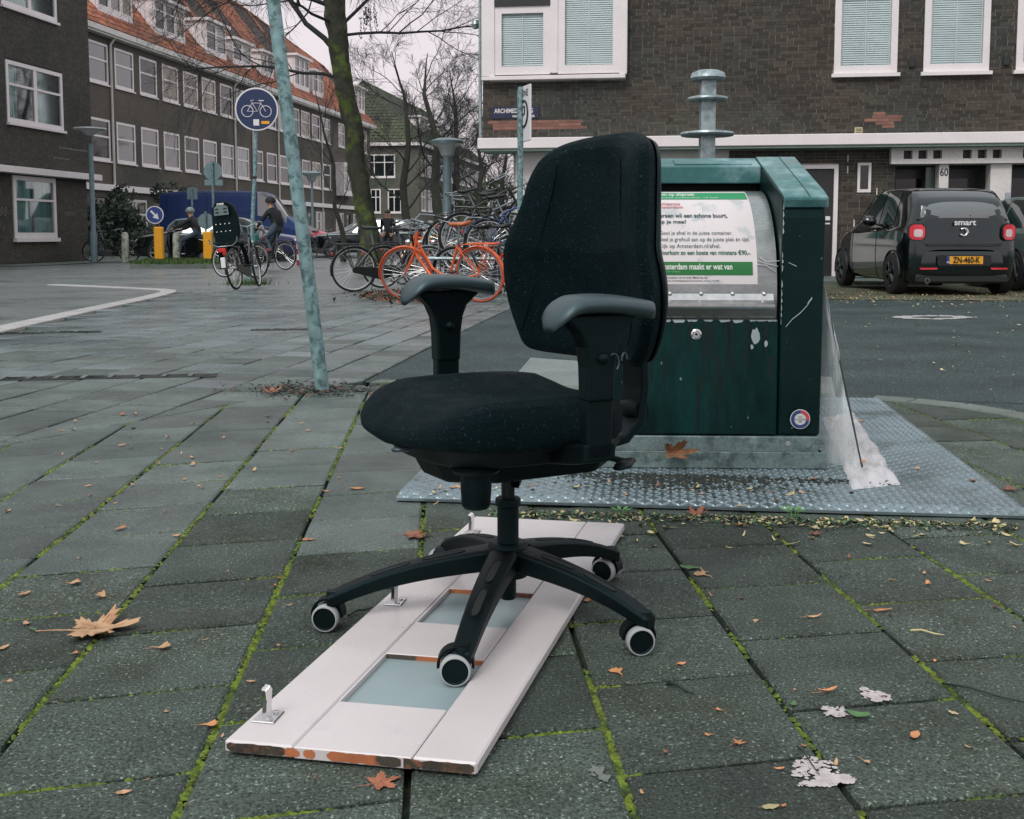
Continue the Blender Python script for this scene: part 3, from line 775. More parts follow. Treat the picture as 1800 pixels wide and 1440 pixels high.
def film(u, v):
    # between the rod (u=1) and the container side (u=0)
    a = Vector(d) * v
    b = Vector((-.085 - .03 * (1 - v), .10 + .12 * (1 - v), 0)) + Vector((-.0, .0, d.z * v)); b = b.lerp(Vector((d.x - .012, d.y + .05, d.z * v)), .45 + .5 * v)
    p = b.lerp(a, u)
    k = .012 * noise.noise(Vector((u * 5, v * 3.5, 0))) + .006 * noise.noise(Vector((u * 16, v * 7, 4)))
    return p + Vector((k * .5, -k - .02 * sin(pi * u), 0))
m = MB(); m.grid(film, 18, 40); m.build('clear_film', m_film, sh_, smooth=True)
m_film2 = M('milky_film', (.55, .55, .57), .3, var=.12, scale=10, alpha=.93, rvar=.1)
def spread(u, v):
    P4 = [G(1445, 735, PT) , G(1500, 725, PT), G(1583, 852, PT), G(1498, 862, PT)]
    a = P4[0].lerp(P4[3], v); b = P4[1].lerp(P4[2], v); p = a.lerp(b, u) - base
    z = .003 + .012 * abs(noise.noise(Vector((u * 3, v * 6, 1)))) + .012 * abs(noise.noise(Vector((u * 9, v * 15, 1)))) ** .8 + .02 * max(0, 1 - abs(u - .45) * 4) * (1 - v) 
    e_ = min(u, 1 - u, v, 1 - v) * 12; z *= min(1, max(.1, e_))
    return p + Vector((.012 * noise.noise(Vector((v * 8, u, 3))), .012 * noise.noise(Vector((v * 3, u * 8, 3))), z))
m = MB(); m.grid(spread, 26, 44); sp = m.build('milky_bag', m_film2, sh_, smooth=True)
a_, b_ = text_mesh('4388P', .022, 'CENTER'); m = MB()
q0 = G(1478, 800, PT) - base + Vector((0, 0, .045))
m.add([tuple(q0 + Vector((.35 * x * 1 + .5 * y, -x, .002))) for x, y in a_], b_); m.build('bag_lettering', m_dark, sh_)
# ================================================================== OFFICE CHAIR
CHA = radians(-149.3); CHO = Vector((-.008, 2.165, 0))
chair = thing('office_chair', 'black upholstered office swivel chair on castors standing half on the cream cabinet door', 'office chair', tuple(CHO), CHA)
def smooth_closed(pts, n):
    """closed Catmull-Rom through pts"""
    out_ = []; N_ = len(pts)
    for i in range(N_):
        p0, p1, p2, p3 = [Vector(pts[(i + k) % N_]) for k in (-1, 0, 1, 2)]
        for j in range(n):
            t = j / n
            out_.append(.5 * ((2 * p1) + (-p0 + p2) * t + (2 * p0 - 5 * p1 + 4 * p2 - p3) * t * t + (-p0 + 3 * p1 - 3 * p2 + p3) * t ** 3))
    return out_
# seat cushion
so_l = [(.275, 0), (.262, .12), (.215, .205), (.12, .237), (0, .243), (-.10, .22), (-.165, .15), (-.185, 0), (-.175, -.16), (-.11, -.225), (0, -.243), (.12, -.237), (.215, -.205), (.262, -.12)]
OL = smooth_closed(so_l, 6)
rings = [(0, 1), (.25, 1), (.5, 1), (.7, 1), (.84, .97), (.93, .86), (.98, .66), (1.0, .42), (.995, .2), (.96, .05), (.9, 0), (.6, 0), (0, 0)]
vs = []; fs = []; nO = len(OL)
for r, h in rings:
    for p in OL:
        x, y = p.x * r, p.y * r
        zt = .474 - .030 * max(0, 1 - ((x + .03) / .19) ** 2 - (y / .17) ** 2) + .006 * (abs(y) / .24) ** 2
        if x > .12: zt -= .62 * (x - .12) ** 2 * 3.2
        zb = .384 - .015 * max(0, 1 - abs(y) / .24) + (.012 * max(0, (x - .1)) / .17)
        vs.append((x, y, zb + (zt - zb) * h))
for i in range(len(rings) - 1):
    for k in range(nO): fs.append((i * nO + k, i * nO + (k + 1) % nO, (i + 1) * nO + (k + 1) % nO, (i + 1) * nO + k))
m = MB(); m.add(vs, [f[::-1] for f in fs]); seat = m.build('seat', m_fab, chair, smooth=True)
# under-seat shell and mechanism
def slab(outline, z0, z1, s0=1.0, s1=1.0):
    m = MB(); n = len(outline)
    m.add([(p[0] * s0, p[1] * s0, z0) for p in outline] + [(p[0] * s1, p[1] * s1, z1) for p in outline], [tuple(range(n - 1, -1, -1)), tuple(range(n, 2 * n))] + [(i, (i + 1) % n, n + (i + 1) % n, n + i) for i in range(n)])
    return m
m = slab([(p.x * .955, p.y * .955) for p in OL], .350, .412, .80, 1.0); bevel(m.build('seat_shell', m_plas, chair, smooth=40), .006)
m = slab([(.19, .06), (.10, .125), (-.15, .135), (-.23, .07), (-.23, -.07), (-.15, -.135), (.10, -.125), (.19, -.06)], .305, .358, .86, 1.0)
bevel(m.build('tilt_mechanism', m_plas, chair), .008)
m = MB(); m.tube([(.02, 0, .30), (.02, 0, .31), (.0, 0, .315)], [.045, .055, .05], 20); m.build('mechanism_collar', m_plas, chair, smooth=40)
# tension knob hanging at the front and its flange
kx, ky = .143, .128
m = MB(); m.lathe([(0, .352), (.040, .352), (.046, .345), (.041, .338), (.0285, .334), (.0285, .31), (.0265, .278), (.022, .272), (.0, .27)], 28, 0, TR(kx, ky, 0))
m.build('tension_knob', m_plas, chair, smooth=40)
# levers
m = MB(); m.tube([(.13, .03, .375), (.19, .035, .378), (.225, .04, .380)], [.007, .008, .007], 8); m.tube([(.215, .03, .380), (.245, .038, .379), (.268, .045, .377)], [.009, .018, .008], 12, flat=.45); m.build('height_lever', m_pad, chair, smooth=True)
m = MB(); m.tube([(-.1, .13, .35), (-.13, .22, .345)], .006, 8); m.tube([(-.145, .21, .345), (-.11, .235, .343), (-.085, .25, .342)], [.012, .017, .009], 12, flat=.4); m.build('tilt_lever', m_plas, chair, smooth=True)
# backrest
half = [(.512, .0), (.512, .12), (.520, .195), (.555, .228), (.62, .256), (.69, .262), (.77, .243), (.84, .218), (.895, .204), (.935, .182), (.960, .142), (.973, .08), (.976, 0)]
bl = [(w, z) for z, w in half] + [(-w, z) for z, w in half[1:-1][::-1]]
BLp = smooth_closed(bl, 4)
cz = .73
def bx(y, z, front):
    base = -.218 - (z - .6) * .06 + 1.45 * y * y - .05 * max(0, 1 - ((z - .62) / .12) ** 2) * .5
    return base
br = [(0, 1), (.3, 1), (.55, 1), (.76, .97), (.88, .88), (.95, .72), (.99, .5), (1.0, .3), (.985, .12), (.95, 0), (.7, -.12), (.35, -.15), (0, -.15)]
vs = []; fs = []; nB = len(BLp)
for r, h in br:
    for p in BLp:
        y = p.x * r; z = cz + (p.y - cz) * r
        b_ = bx(y, z, 1); th_ = .062
        dip = -.010 * max(0, 1 - (y / .13) ** 2) * (1 if h > .9 else 0)
        vs.append((b_ - .03 + th_ * h + dip, y, z))
for i in range(len(br) - 1):
    for k in range(nB): fs.append((i * nB + k, i * nB + (k + 1) % nB, (i + 1) * nB + (k + 1) % nB, (i + 1) * nB + k))
m = MB(); m.add(vs, fs); back = m.build('backrest', m_fab, chair, smooth=True)
# stitched seam of the side panels, on the front face of the backrest
for sgn in (-1, 1):
    pts = []
    for i in range(30):
        t = i / 29; z = .56 + .36 * t; y = sgn * (.195 - .085 * sin(t * 1.35) ** 1.4)
        pts.append((bx(y, z, 1) - .03 + .062 * .985 + .0005, y, z))
    m = MB(); m.tube(pts, .0016, 5); m.build('seam', m_fab, back, smooth=True)
# plastic back shell and the J-bar carrying it
sh2 = MB(); vs = []; fs = []
rr = [(1.0, -.02), (1.005, -.0), (.99, .16), (.9, .26), (.5, .3), (0, .3)]
for r, h in rr:
    for p in BLp:
        y = p.x * r * .965; z = cz + (p.y - cz) * r * .965; vs.append((bx(y, z, 0) - .03 - .055 * h - .004, y, z))
for i in range(len(rr) - 1):
    for k in range(nB): fs.append((i * nB + k, i * nB + (k + 1) % nB, (i + 1) * nB + (k + 1) % nB, (i + 1) * nB + k))
sh2.add(vs, fs); sh2.build('back_shell', m_plas, chair, smooth=True)
m = MB()
bar = [(-.05, .335), (-.20, .335), (-.27, .345), (-.305, .38), (-.315, .45), (-.31, .56), (-.31, .68)]
for a, b in zip(bar[:-1], bar[1:]): pass
lo = [(x - .0, z) for x, z in bar]
def ribbon(mb, pts, hw, th):
    vs = []; n = len(pts)
    for i, (x, z) in enumerate(pts):
        a = Vector(pts[max(i - 1, 0)]); b = Vector(pts[min(i + 1, n - 1)]); d_ = (b - a).normalized(); nx, nz = -d_.y, d_.x
        for s_, w_ in ((1, 1), (1, -1), (-1, -1), (-1, 1)): vs.append((x + nx * th / 2 * s_, hw * w_, z + nz * th / 2 * s_))
    f = [(3, 2, 1, 0), tuple((n - 1) * 4 + k for k in range(4))]
    for i in range(n - 1):
        for k in range(4): f.append((i * 4 + k, i * 4 + (k + 1) % 4, (i + 1) * 4 + (k + 1) % 4, (i + 1) * 4 + k))
    mb.add(vs, f)
ribbon(m, lo, .035, .02); bevel(m.build('back_bar', m_plas, chair), .004)
m = MB(); m.lathe([(0, .03), (.02, .028), (.024, .0), (.02, -.028), (0, -.03)], 18, 0, TR(-.31, 0, .40), 'y'); m.build('back_knob', m_plas, chair, smooth=40)
# armrests
for sgn, zz in ((1, .0), (-1, .016)):
    ya = sgn * .288
    root_z = 0
    n = 22; vs = []; fs = []
    for i in range(n + 1):
        t = i / n; x = -.125 + .215 * t
        zt = .652 + zz + .016 * sin(min(1, t * 1.25) * pi * .62)
        if t > .74: zt -= .62 * ((t - .74) / .26) ** 2.2 * .066
        th_ = .034 if t < .8 else .034 - .010 * (t - .8) / .2
        hw = .044 * (1 - .25 * (1 - t) ** 2) * (1 if t < .88 else sqrt(max(.05, 1 - ((t - .88) / .13) ** 2)))
        if t < .06: hw *= .6 + .4 * t / .06
        zc = zt - th_ / 2
        for k in range(16):
            a = 2 * pi * k / 16
            ca, sa = cos(a), sin(a)
            px_ = hw * (abs(ca) ** .6) * (1 if ca > 0 else -1); pz_ = th_ / 2 * (abs(sa) ** .75) * (1 if sa > 0 else -1)
            vs.append((x, ya + px_, zc + pz_ - .25 * abs(px_) ** 2 * 8 * (1 if sa > 0 else .3)))
    for i in range(n):
        for k in range(16): fs.append((i * 16 + k, i * 16 + (k + 1) % 16, (i + 1) * 16 + (k + 1) % 16, (i + 1) * 16 + k))
    fs.append(tuple(range(15, -1, -1))); fs.append(tuple(n * 16 + k for k in range(16)))
    m = MB(); m.add(vs, [f[::-1] for f in fs]); arm = m.build('armrest', m_pad, chair, smooth=True)
    # flared upright
    prof = [(.632, -.085, .088), (.622, -.070, .072), (.60, -.044, .048), (.575, -.034, .036), (.54, -.029, .031), (.478, -.027, .029)]
    vs = []; fs = []
    for z, xa, xb in prof:
        for x, y in ((xa, -.018), (xb, -.018), (xb, .018), (xa, .018)): vs.append((x - .012, ya + y, z + zz))
    for i in range(len(prof) - 1):
        for k in range(4): fs.append((i * 4 + k, (i + 1) * 4 + k, (i + 1) * 4 + (k + 1) % 4, i * 4 + (k + 1) % 4))
    fs += [(0, 1, 2, 3), tuple((len(prof) - 1) * 4 + k for k in (3, 2, 1, 0))]
    m = MB(); m.add(vs, fs); bevel(m.build('upright_sleeve', m_plas, arm), .006, 3)
    m = MB(); m.box(-.038, .016, ya - .013, ya + .013, .375, .49 + zz); m.prism([(ya - sgn * .013 * 1, .365), (ya + sgn * .013, .372), (ya + sgn * .013, .405), (ya - sgn * .20, .372), (ya - sgn * .20, .335)], -.045, .022, 0, None, 'yz'); bevel(m.build('upright', m_plas, arm), .004)
    m = MB(); m.lathe([(0, .008), (.007, .006), (.010, .002), (.011, -.004)], 16, 0, TR(-.012, ya + .019, .555 + zz), 'y'); m.build('adjuster_button', m_plas, arm, smooth=40)
    if sgn > 0:
        m = MB(); m.tube([(-.03 + .012 * cos(t * .5), ya + .024, .547 + .016 * sin(t * .5)) for t in range(2, 9)], .0016, 6); m.tube([(-.052 + .006 * cos(t * .6), ya + .026, .55 + .014 * sin(t * .6)) for t in range(0, 6)], .0016, 6); m.build('wire_clip', m_pad, arm)
# gas column
m = MB(); m.lathe([(0, .31), (.0135, .31), (.0135, .235), (.0, .235)], 24); m.build('gas_lift_rod', M('dark_steel', (.012, .017, .018), .25, metal=.3), chair, smooth=40)
m = MB(); m.lathe([(.0, .247), (.024, .247), (.0255, .243), (.0255, .232), (.0215, .229), (.0215, .14), (.024, .135), (.024, .105), (.0, .105)], 28); m.build('gas_lift_sleeve', m_plas, chair, smooth=40)
m = MB(); m.lathe([(0, .105), (.0165, .105), (.0165, .045), (.014, .041), (0, .041)], 24); m.build('gas_lift_foot', m_plas, chair, smooth=40)
# five-arm base and castors
base5 = MB(); base5.lathe([(0, .158), (.034, .158), (.04, .152), (.043, .12), (.04, .09), (0, .09)], 28); hub = base5.build('base_hub', m_plas, chair, smooth=40)
def cast(root, x, y, zlift, yaw):
    c = mk('castor', None, root, (x, y, zlift), (0, 0, yaw))
    return c
wa0 = radians(-105)
LEGA = [-102, -35.5, 46, 114, -169.5]; LEGR = [.362, .312, .328, .330, .347]
for k in range(5):
    a = radians(LEGA[k]) - CHA; LR = LEGR[k]
    # leg: box section tapering outward, gently arched, with slots
    n = 14; vs = []; fs = []
    def lp_(t): return .035 + (LR - .022) * t
    for i in range(n + 1):
        t = i / n; r = lp_(t); zt = .150 - .052 * t - .028 * t * t * t + .004 * sin(pi * t); w = .030 - .011 * t + (.0 if t < .93 else .0); dpt = .044 - .018 * t
        if t > .93: w *= 1 - (t - .93) * 1.5
        for (yy, z_) in ((w * .72, zt), (w, zt - .004), (w * .86, zt - dpt), (-w * .86, zt - dpt), (-w, zt - .004), (-w * .72, zt)): vs.append((r, yy, z_))
    for i in range(n):
        for q in range(6): fs.append((i * 6 + q, (i + 1) * 6 + q, (i + 1) * 6 + (q + 1) % 6, i * 6 + (q + 1) % 6))
    fs += [tuple(range(6)), tuple(n * 6 + q for q in range(5, -1, -1))]
    m = MB(); m.add(vs, fs, 0, RZ(a)); leg = m.build('leg', m_plas, chair, smooth=30); bevel(leg, .003, 2)
    # raised rims around the slots
    m = MB()
    for (t0, t1) in ((.16, .42), (.50, .74)):
        ring = []
        for q in range(20):
            ang = 2 * pi * q / 20; tt = (t0 + t1) / 2 + (t1 - t0) / 2 * (abs(cos(ang)) ** .5) * (1 if cos(ang) > 0 else -1); w = .0085 * (abs(sin(ang)) ** .7) * (1 if sin(ang) > 0 else -1)
            zt = .150 - .052 * tt - .028 * tt ** 3 + .004 * sin(pi * tt); ring.append((lp_(tt), w, zt + .0003))
        m.tube(ring, .0014, 5, 0, RZ(a), closed=True)
    m.build('slot_rim', m_plas, leg, smooth=True)
    m = MB()
    for (t0, t1) in ((.16, .42), (.50, .74)):
        ring = []
        for q in range(20):
            ang = 2 * pi * q / 20; tt = (t0 + t1) / 2 + (t1 - t0) / 2 * (abs(cos(ang)) ** .5) * (1 if cos(ang) > 0 else -1); w = .0085 * (abs(sin(ang)) ** .7) * (1 if sin(ang) > 0 else -1)
            zt = .150 - .052 * tt - .028 * tt ** 3 + .004 * sin(pi * tt); ring.append((lp_(tt), w, zt + .0009))
        m.add(ring, [tuple(range(20))], 0, RZ(a))
    m.build('slot', m_void, leg)
    # castor
    R_ = LR; zl = .014 if k == 0 else 0.0
    hx, hy = R_ * cos(a), R_ * sin(a)
    yaw = {0: radians(0), 1: radians(8), 2: radians(-30), 3: radians(60), 4: radians(-8)}[k] - CHA   # world yaw of the castor axle
    WR = .0265
    cs = mk('castor', None, chair, (hx, hy, zl), (0, 0, yaw))
    m = MB(); m.lathe([(.0, .0), (.012, .0), (.014, -.006), (.014, -.02), (.0, -.02)], 16, 0, TR(0, 0, .078 - zl)); 
    o = m.build('stem', m_plas, None, smooth=40)
    o.parent = cs
    # hood: half shell around the wheel
    hs = MB(); vs = []; fs = []
    nseg = 14
    for i in range(nseg + 1):
        t = radians(-8 + 196 * i / nseg)
        for (ax, rr_) in ((-.013, WR + .001), (-.014, WR + .0055), (.014, WR + .0055), (.013, WR + .001)): vs.append((-.012 + rr_ * cos(t), ax + .008, WR + .004 + rr_ * sin(t)))
    for i in range(nseg):
        for q in range(4): fs.append((i * 4 + q, i * 4 + (q + 1) % 4, (i + 1) * 4 + (q + 1) % 4, (i + 1) * 4 + q))
    fs += [(0, 1, 2, 3), tuple(nseg * 4 + q for q in (3, 2, 1, 0))]
    hs.add(vs, fs)
    hs.tube([(.0, .008, WR * 2 + .012), (.0, .008, WR * 2 - .002)], .014, 14)
    o = hs.build('hood', m_plas, cs, smooth=40)
    for side, nm in ((-.012, 'wheel'), (.028, 'wheel')):
        wm = MB(); Tm = TR(-.012, side, WR)
        prof = [(0, -.0085), (WR * .85, -.0085), (WR * .82, -.0095)]
        wm.lathe([(0, -.0075), (WR * .74, -.0075), (WR * .83, -.010), (WR * .85, -.010)], 28, 0, Tm, 'y', False)
        wm.lathe([(WR * .85, -.010), (WR * .93, -.0098), (WR, -.007), (WR, .007), (WR * .93, .0098), (WR * .85, .010)], 28, 1, Tm, 'y', False)
        wm.lathe([(WR * .85, .010), (WR * .83, .010), (WR * .74, .0075), (0, .0075)], 28, 0, Tm, 'y', False)
        wm.build('wheel', [m_plas, m_wheelgrey], cs, smooth=40)

# ================================================================== CABINET DOOR ON THE GROUND
DA = radians(-10.8)
door = thing('cabinet_door', 'cream painted cabinet door with sunken blue-grey panels and three hinges lying on the paving', 'cabinet door', (-.427, 1.578, .004), DA)
DW, DL, DT = .384, 1.345, .019
sk = .0
def quadbox(mb, x0, x1, y0, y1, z0, z1, b=.0015, mi=0): mb.bbox(x0, x1, y0, y1, z0, z1, b, mi)
def dsk(o):
    for v in o.data.vertices: v.co.x += (.078 + v.co.x * .035) * v.co.y / DL
sl_, sr_ = .108, .288
pans = [(.165, .375), (.54, .75), (.90, 1.12)]
for (x0, x1) in ((0, sl_ - .0008), (sr_ + .0008, DW)):
    m = MB(); quadbox(m, x0, x1, 0, DL, 0, DT, .003); o = m.build('stile', m_door, door); dsk(o)
ys = [0] + [v for p in pans for v in p] + [DL]
for a, b in zip(ys[0::2], ys[1::2]):
    m = MB(); quadbox(m, sl_ + .0003, sr_ - .0003, a, b, 0, DT - .0008, .0015); o = m.build('rail', m_door, door); dsk(o)
for a, b in pans:
    m = MB(); m.box(sl_ - .001, sr_ + .001, a - .002, b + .002, .001, DT - .010); o = m.build('sunken_panel', m_doorpan, door); dsk(o)
    m = MB(); m.box(sl_ + .0005, sr_ - .0005, b - .0022, b - .0004, DT - .0102, DT - .002); o = m.build('raw_wood_edge', m_wood, door); dsk(o)
    m = MB(); m.prism([(a + .001, DT - .0098), (b - .003, DT - .0098), (b - .003, DT - .001), (a + .001, DT - .001)], sl_ + .0002, sl_ + .004, 0, None, 'yz'); o = m.build('panel_moulding', m_door, door); dsk(o)
rs = random.Random(8)
m_aged = M('dark_aged_wood', (.040, .034, .026), .85, var=.5, scale=60, col2=(.12, .06, .035), c2scale=50, c2lo=.5, c2hi=.6)
def ragged(x0_, x1_, mat, nm):
    m = MB(); n_ = max(4, int((x1_ - x0_) / .006)); lo_, hi_ = [], []
    for i in range(n_ + 1):
        x = x0_ + (x1_ - x0_) * i / n_; e_ = 1 if 0 < i < n_ else rs.uniform(.4, .9)
        zc_ = DT * .5; hh_ = (DT * .5 - .0016) * e_
        lo_.append((x, -.0009, zc_ - hh_ + rs.uniform(0, .0022))); hi_.append((x, -.0009, zc_ + hh_ - rs.uniform(0, .0022)))
    vs_ = lo_ + hi_; m.add(vs_, [(i, i + 1, n_ + 2 + i, n_ + 1 + i) for i in range(n_)])
    back = [(a, .0015, c_) for a, b_, c_ in vs_]; m.add(back, [(i, n_ + 1 + i, n_ + 2 + i, i + 1) for i in range(n_)]); m.build(nm, mat, door)
ragged(.004, .096, m_aged, 'aged_wood_edge'); ragged(.094, .118, m_wood, 'raw_wood_edge'); ragged(.124, .142, m_wood, 'raw_wood_edge'); ragged(.160, .272, m_wood, 'raw_wood_edge'); ragged(.276, .306, m_wood, 'raw_wood_edge'); ragged(.303, .380, m_aged, 'aged_wood_edge')
# hinges
for hy_, hx_ in ((.085, .022), (.64, .025), (1.18, .028)):
    h = mk('hinge', None, door, (hx_ + .062 * hy_, hy_, DT))
    m = MB(); m.bbox(-.012, .024, -.022, .022, 0, .0025, .001); o = m.build('mounting_plate', m_chrome, h)
    m = MB(); m.prism([(-.005, .002), (.006, .002), (.0075, .03), (.009, .045), (.004, .052), (-.001, .047), (-.002, .05), (-.006, .045), (-.0035, .03)], -.005, .005, 0, TR(.004, -.002, 0) @ RZ(radians(70)), 'xz'); bevel(m.build('folded_arm', m_chrome, h), .0012, 2)
    m = MB(); m.lathe([(.005, 0), (.005, .003), (0, .004)], 10, 0, TR(.014, .012, .002)); m.lathe([(.005, 0), (.005, .003), (0, .004)], 10, 0, TR(.014, -.013, .002)); m.build('hinge_screw', m_steel, h)
# ================================================================== BUILDINGS
WCACHE = {}
def wall_mb(mb, x0, x1, z0, z1, holes, y=0, rev=.12, mi=0):
    xs = sorted({x0, x1} | {h[0] for h in holes if x0 < h[0] < x1} | {h[1] for h in holes if x0 < h[1] < x1})
    zs_ = sorted({z0, z1} | {h[2] for h in holes if z0 < h[2] < z1} | {h[3] for h in holes if z0 < h[3] < z1})
    for a, b in zip(xs[:-1], xs[1:]):
        for c, d in zip(zs_[:-1], zs_[1:]):
            mx, mz = (a + b) / 2, (c + d) / 2
            if any(h[0] < mx < h[1] and h[2] < mz < h[3] for h in holes): continue
            mb.add([(a, y, c), (b, y, c), (b, y, d), (a, y, d)], [(0, 1, 2, 3)], mi)
    for (a, b, c, d) in holes:
        mb.add([(a, y, c), (b, y, c), (b, y, d), (a, y, d), (a, y + rev, c), (b, y + rev, c), (b, y + rev, d), (a, y + rev, d)],
               [(0, 4, 5, 1), (1, 5, 6, 2), (2, 6, 7, 3), (3, 7, 4, 0)], mi)
def frame_mesh(w, h, fr, dep, bars, mat, key):
    """bars: list of ('h', z, thick) or ('v', x, thick) inside the frame, fractions of size"""
    k = ('f', round(w, 3), round(h, 3), fr, dep, tuple(bars), mat.name)
    if k in WCACHE: return WCACHE[k]
    m = MB()
    m.box(0, fr, 0, dep, 0, h); m.box(w - fr, w, 0, dep, 0, h); m.box(fr, w - fr, 0, dep, 0, fr * 1.2); m.box(fr, w - fr, 0, dep, h - fr, h)
    for t, p, th in bars:
        if t == 'h': m.box(fr, w - fr, .008, dep - .008, h * p - th / 2, h * p + th / 2)
        else: m.box(w * p - th / 2, w * p + th / 2, .012, dep - .012, fr * 1.2, h - fr)
    me = m.mesh('frame', mat); WCACHE[k] = me; return me
def pane_mesh(w, h, fr, mat):
    k = ('p', round(w, 3), round(h, 3), fr, mat.name)
    if k in WCACHE: return WCACHE[k]
    m = MB(); m.box(fr * .5, w - fr * .5, .045, .053, fr * .5, h - fr * .5); me = m.mesh('pane', mat); WCACHE[k] = me; return me
def sill_mesh(w, mat, t=.07, out=.08):
    k = ('s', round(w, 3), mat.name, t, out)
    if k in WCACHE: return WCACHE[k]
    m = MB(); m.box(-.05, w + .05, -out, .11, -t, -.002); me = m.mesh('sill', mat); WCACHE[k] = me; return me
rw_ = random.Random(21)
def window(parent, x0, x1, z0, z1, bars=(('h', .55, .06),), fr=.09, y=.03, dep=.08, mat=None, pane=None, sill=True, blind=None, curtain=None, st=.07):
    mat = mat or m_whitew; w, h = x1 - x0, z1 - z0
    f = mk('window', frame_mesh(w, h, fr, dep, bars, mat, 0), parent, (x0, y, z0))
    p = mk('pane', pane_mesh(w, h, fr, pane or rw_.choice(PANES)), f)
    if sill: mk('sill', sill_mesh(w, mat, st), f)
    if blind:
        m = MB(); n = int((h - .1) / .042)
        for i in range(n):
            z = .06 + i * .042; m.add([(fr, .062, z), (w - fr, .062, z), (w - fr, .078, z + .036), (fr, .078, z + .036)], [(0, 1, 2, 3)])
        for q in blind: m.box(w * q - .012, w * q + .012, .056, .059, .05, h - .05, 0)
        m.build('blind', m_blind, f, kind='stuff')
        m = MB(); m.box(.0, w, .14, .15, 0, h); m.build('room_shade', M('blind_room', (.3, .4, .4), .9), f)
    if curtain:
        m = MB()
        for a, b in curtain:
            n = max(6, int((b - a) * w / .04))
            m.grid(lambda u, v: (w * (a + (b - a) * u), .095 + .02 * sin(u * n * 1.9 + a * 9) + .012 * sin(u * n * .8), fr * .5 + (h - fr) * v), n * 2, 1)
        m.build('curtain', m_curt, f, smooth=True)
        m = MB(); m.box(0, w, .8, .81, 0, h); m.box(0, w, .1, .8, -.01, 0); m.box(-.004, 0, .09, .8, 0, h); m.box(w, w + .004, .09, .8, 0, h); m.build('room_shade', m_room, f)
    return f
def bricks(parent, x0, x1, z0, z1, holes, mats, y=0, L_=.215, H_=.0635, gx=.010, gz_=.0065, near=0, camp=None, proud=.008, red=()):
    """courses of bricks over a mortar face; the nearest ones are separate parts"""
    rb = random.Random(9); full = []; mb = MB(); mr_ = MB()
    def cell(m, a, b, z, p):
        m.add([(a, y - p, z), (b, y - p, z), (b, y - p, z + H_ - gz_), (a, y - p, z + H_ - gz_), (a, y, z), (b, y, z), (b, y, z + H_ - gz_), (a, y, z + H_ - gz_)],
              [(0, 1, 2, 3), (0, 4, 5, 1), (1, 5, 6, 2), (2, 6, 7, 3), (3, 7, 4, 0)])
    rows = int((z1 - z0) / H_)
    for r in range(rows):
        z = z0 + r * H_; seg = [(x0, x1)]
        for h in holes:
            if h[2] < z + H_ and h[3] > z:
                seg = [s for a, b in seg for s in ((a, min(b, h[0])), (max(a, h[1]), b)) if s[1] - s[0] > .02]
        for a, b in seg:
            x = a - (r % 2) * L_ / 2 - rb.uniform(0, .03); header = False
            while x < b:
                w = (L_ + gx) if rb.random() > .22 else (L_ / 2 + gx)
                xa, xb = max(x, a), min(x + w - gx * rb.uniform(.85, 1.1), b); x += w
                if xb - xa < .03: continue
                cx_, cz_ = (xa + xb) / 2, z + H_ / 2
                if any(q[0] < cx_ < q[1] and q[2] < cz_ < q[3] for q in red): cell(mr_, xa, xb, z, proud)
                elif xb - xa > L_ * .97 and near: full.append((xa, z, xb - xa))
                else: cell(mb, xa, xb, z, proud * rb.uniform(.5, 1.2))
    if near:
        Mi = parent.matrix_basis
        full.sort(key=lambda q: (Mi @ Vector((q[0], 0, q[1])) - camp).length)
        unit = MB(); unit.add([(0, -proud, 0), (1, -proud, 0), (1, -proud, H_ - gz_), (0, -proud, H_ - gz_), (0, 0, 0), (1, 0, 0), (1, 0, H_ - gz_), (0, 0, H_ - gz_)], [(0, 1, 2, 3), (0, 4, 5, 1), (1, 5, 6, 2), (2, 6, 7, 3), (3, 7, 4, 0)])
        um = unit.mesh('brick', mats[0])
        for xa, z, w in full[:near]:
            o = mk('brick', um, parent, (xa, y, z)); o.scale = (w, rb.uniform(.6, 1.2), 1)
        for xa, z, w in full[near:]: cell(mb, xa, xa + w, z, proud * rb.uniform(.5, 1.2))
    mb.build('brickwork', mats[0], parent, kind='stuff')
    if mr_.v: mr_.build('new_red_brickwork', mats[1], parent, kind='stuff')

# ------------------------------------------------------------------ brick house at right
HA = atan2(-.144, 1); HO = Vector((-.6, 23, gz(23)))
hz = -HO.z   # local z = world z + hz
house = thing('corner_house', 'dark brick house with white ledge and blinds in its windows behind the black hatchback', 'house', tuple(HO), HA)
def Z(z): return z + hz
holesR = [(0, 2.92, Z(3.9), Z(7.5)), (6.98, 8.17, Z(3.9), Z(5.5)), (8.66, 9.87, Z(3.9), Z(5.5)), (10.36, 11.56, Z(3.9), Z(5.5))]
m = MB(); wall_mb(m, 0, 15, Z(2.70), Z(7.2), holesR, 0, .12)
m.box(0, .02, .0, 10, Z(2.7), Z(7.2)); m.box(0, 15, 9.9, 10, 0, Z(7.2)); m.box(0, 15, 0, 10, Z(7.2), Z(7.22))
m.build('wall', m_mort, house)
bricks(house, 0.01, 15, Z(2.72), Z(7.1), holesR, (m_brick, m_brickred), near=230, camp=Vector((0, 0, .77)), red=((.19, 2.05, Z(2.94), Z(3.07)), (7.66, 8.25, Z(2.95), Z(3.08)), (7.85, 8.05, Z(3.05), Z(3.16)), (7.9, 8.1, Z(2.86), Z(2.97))))
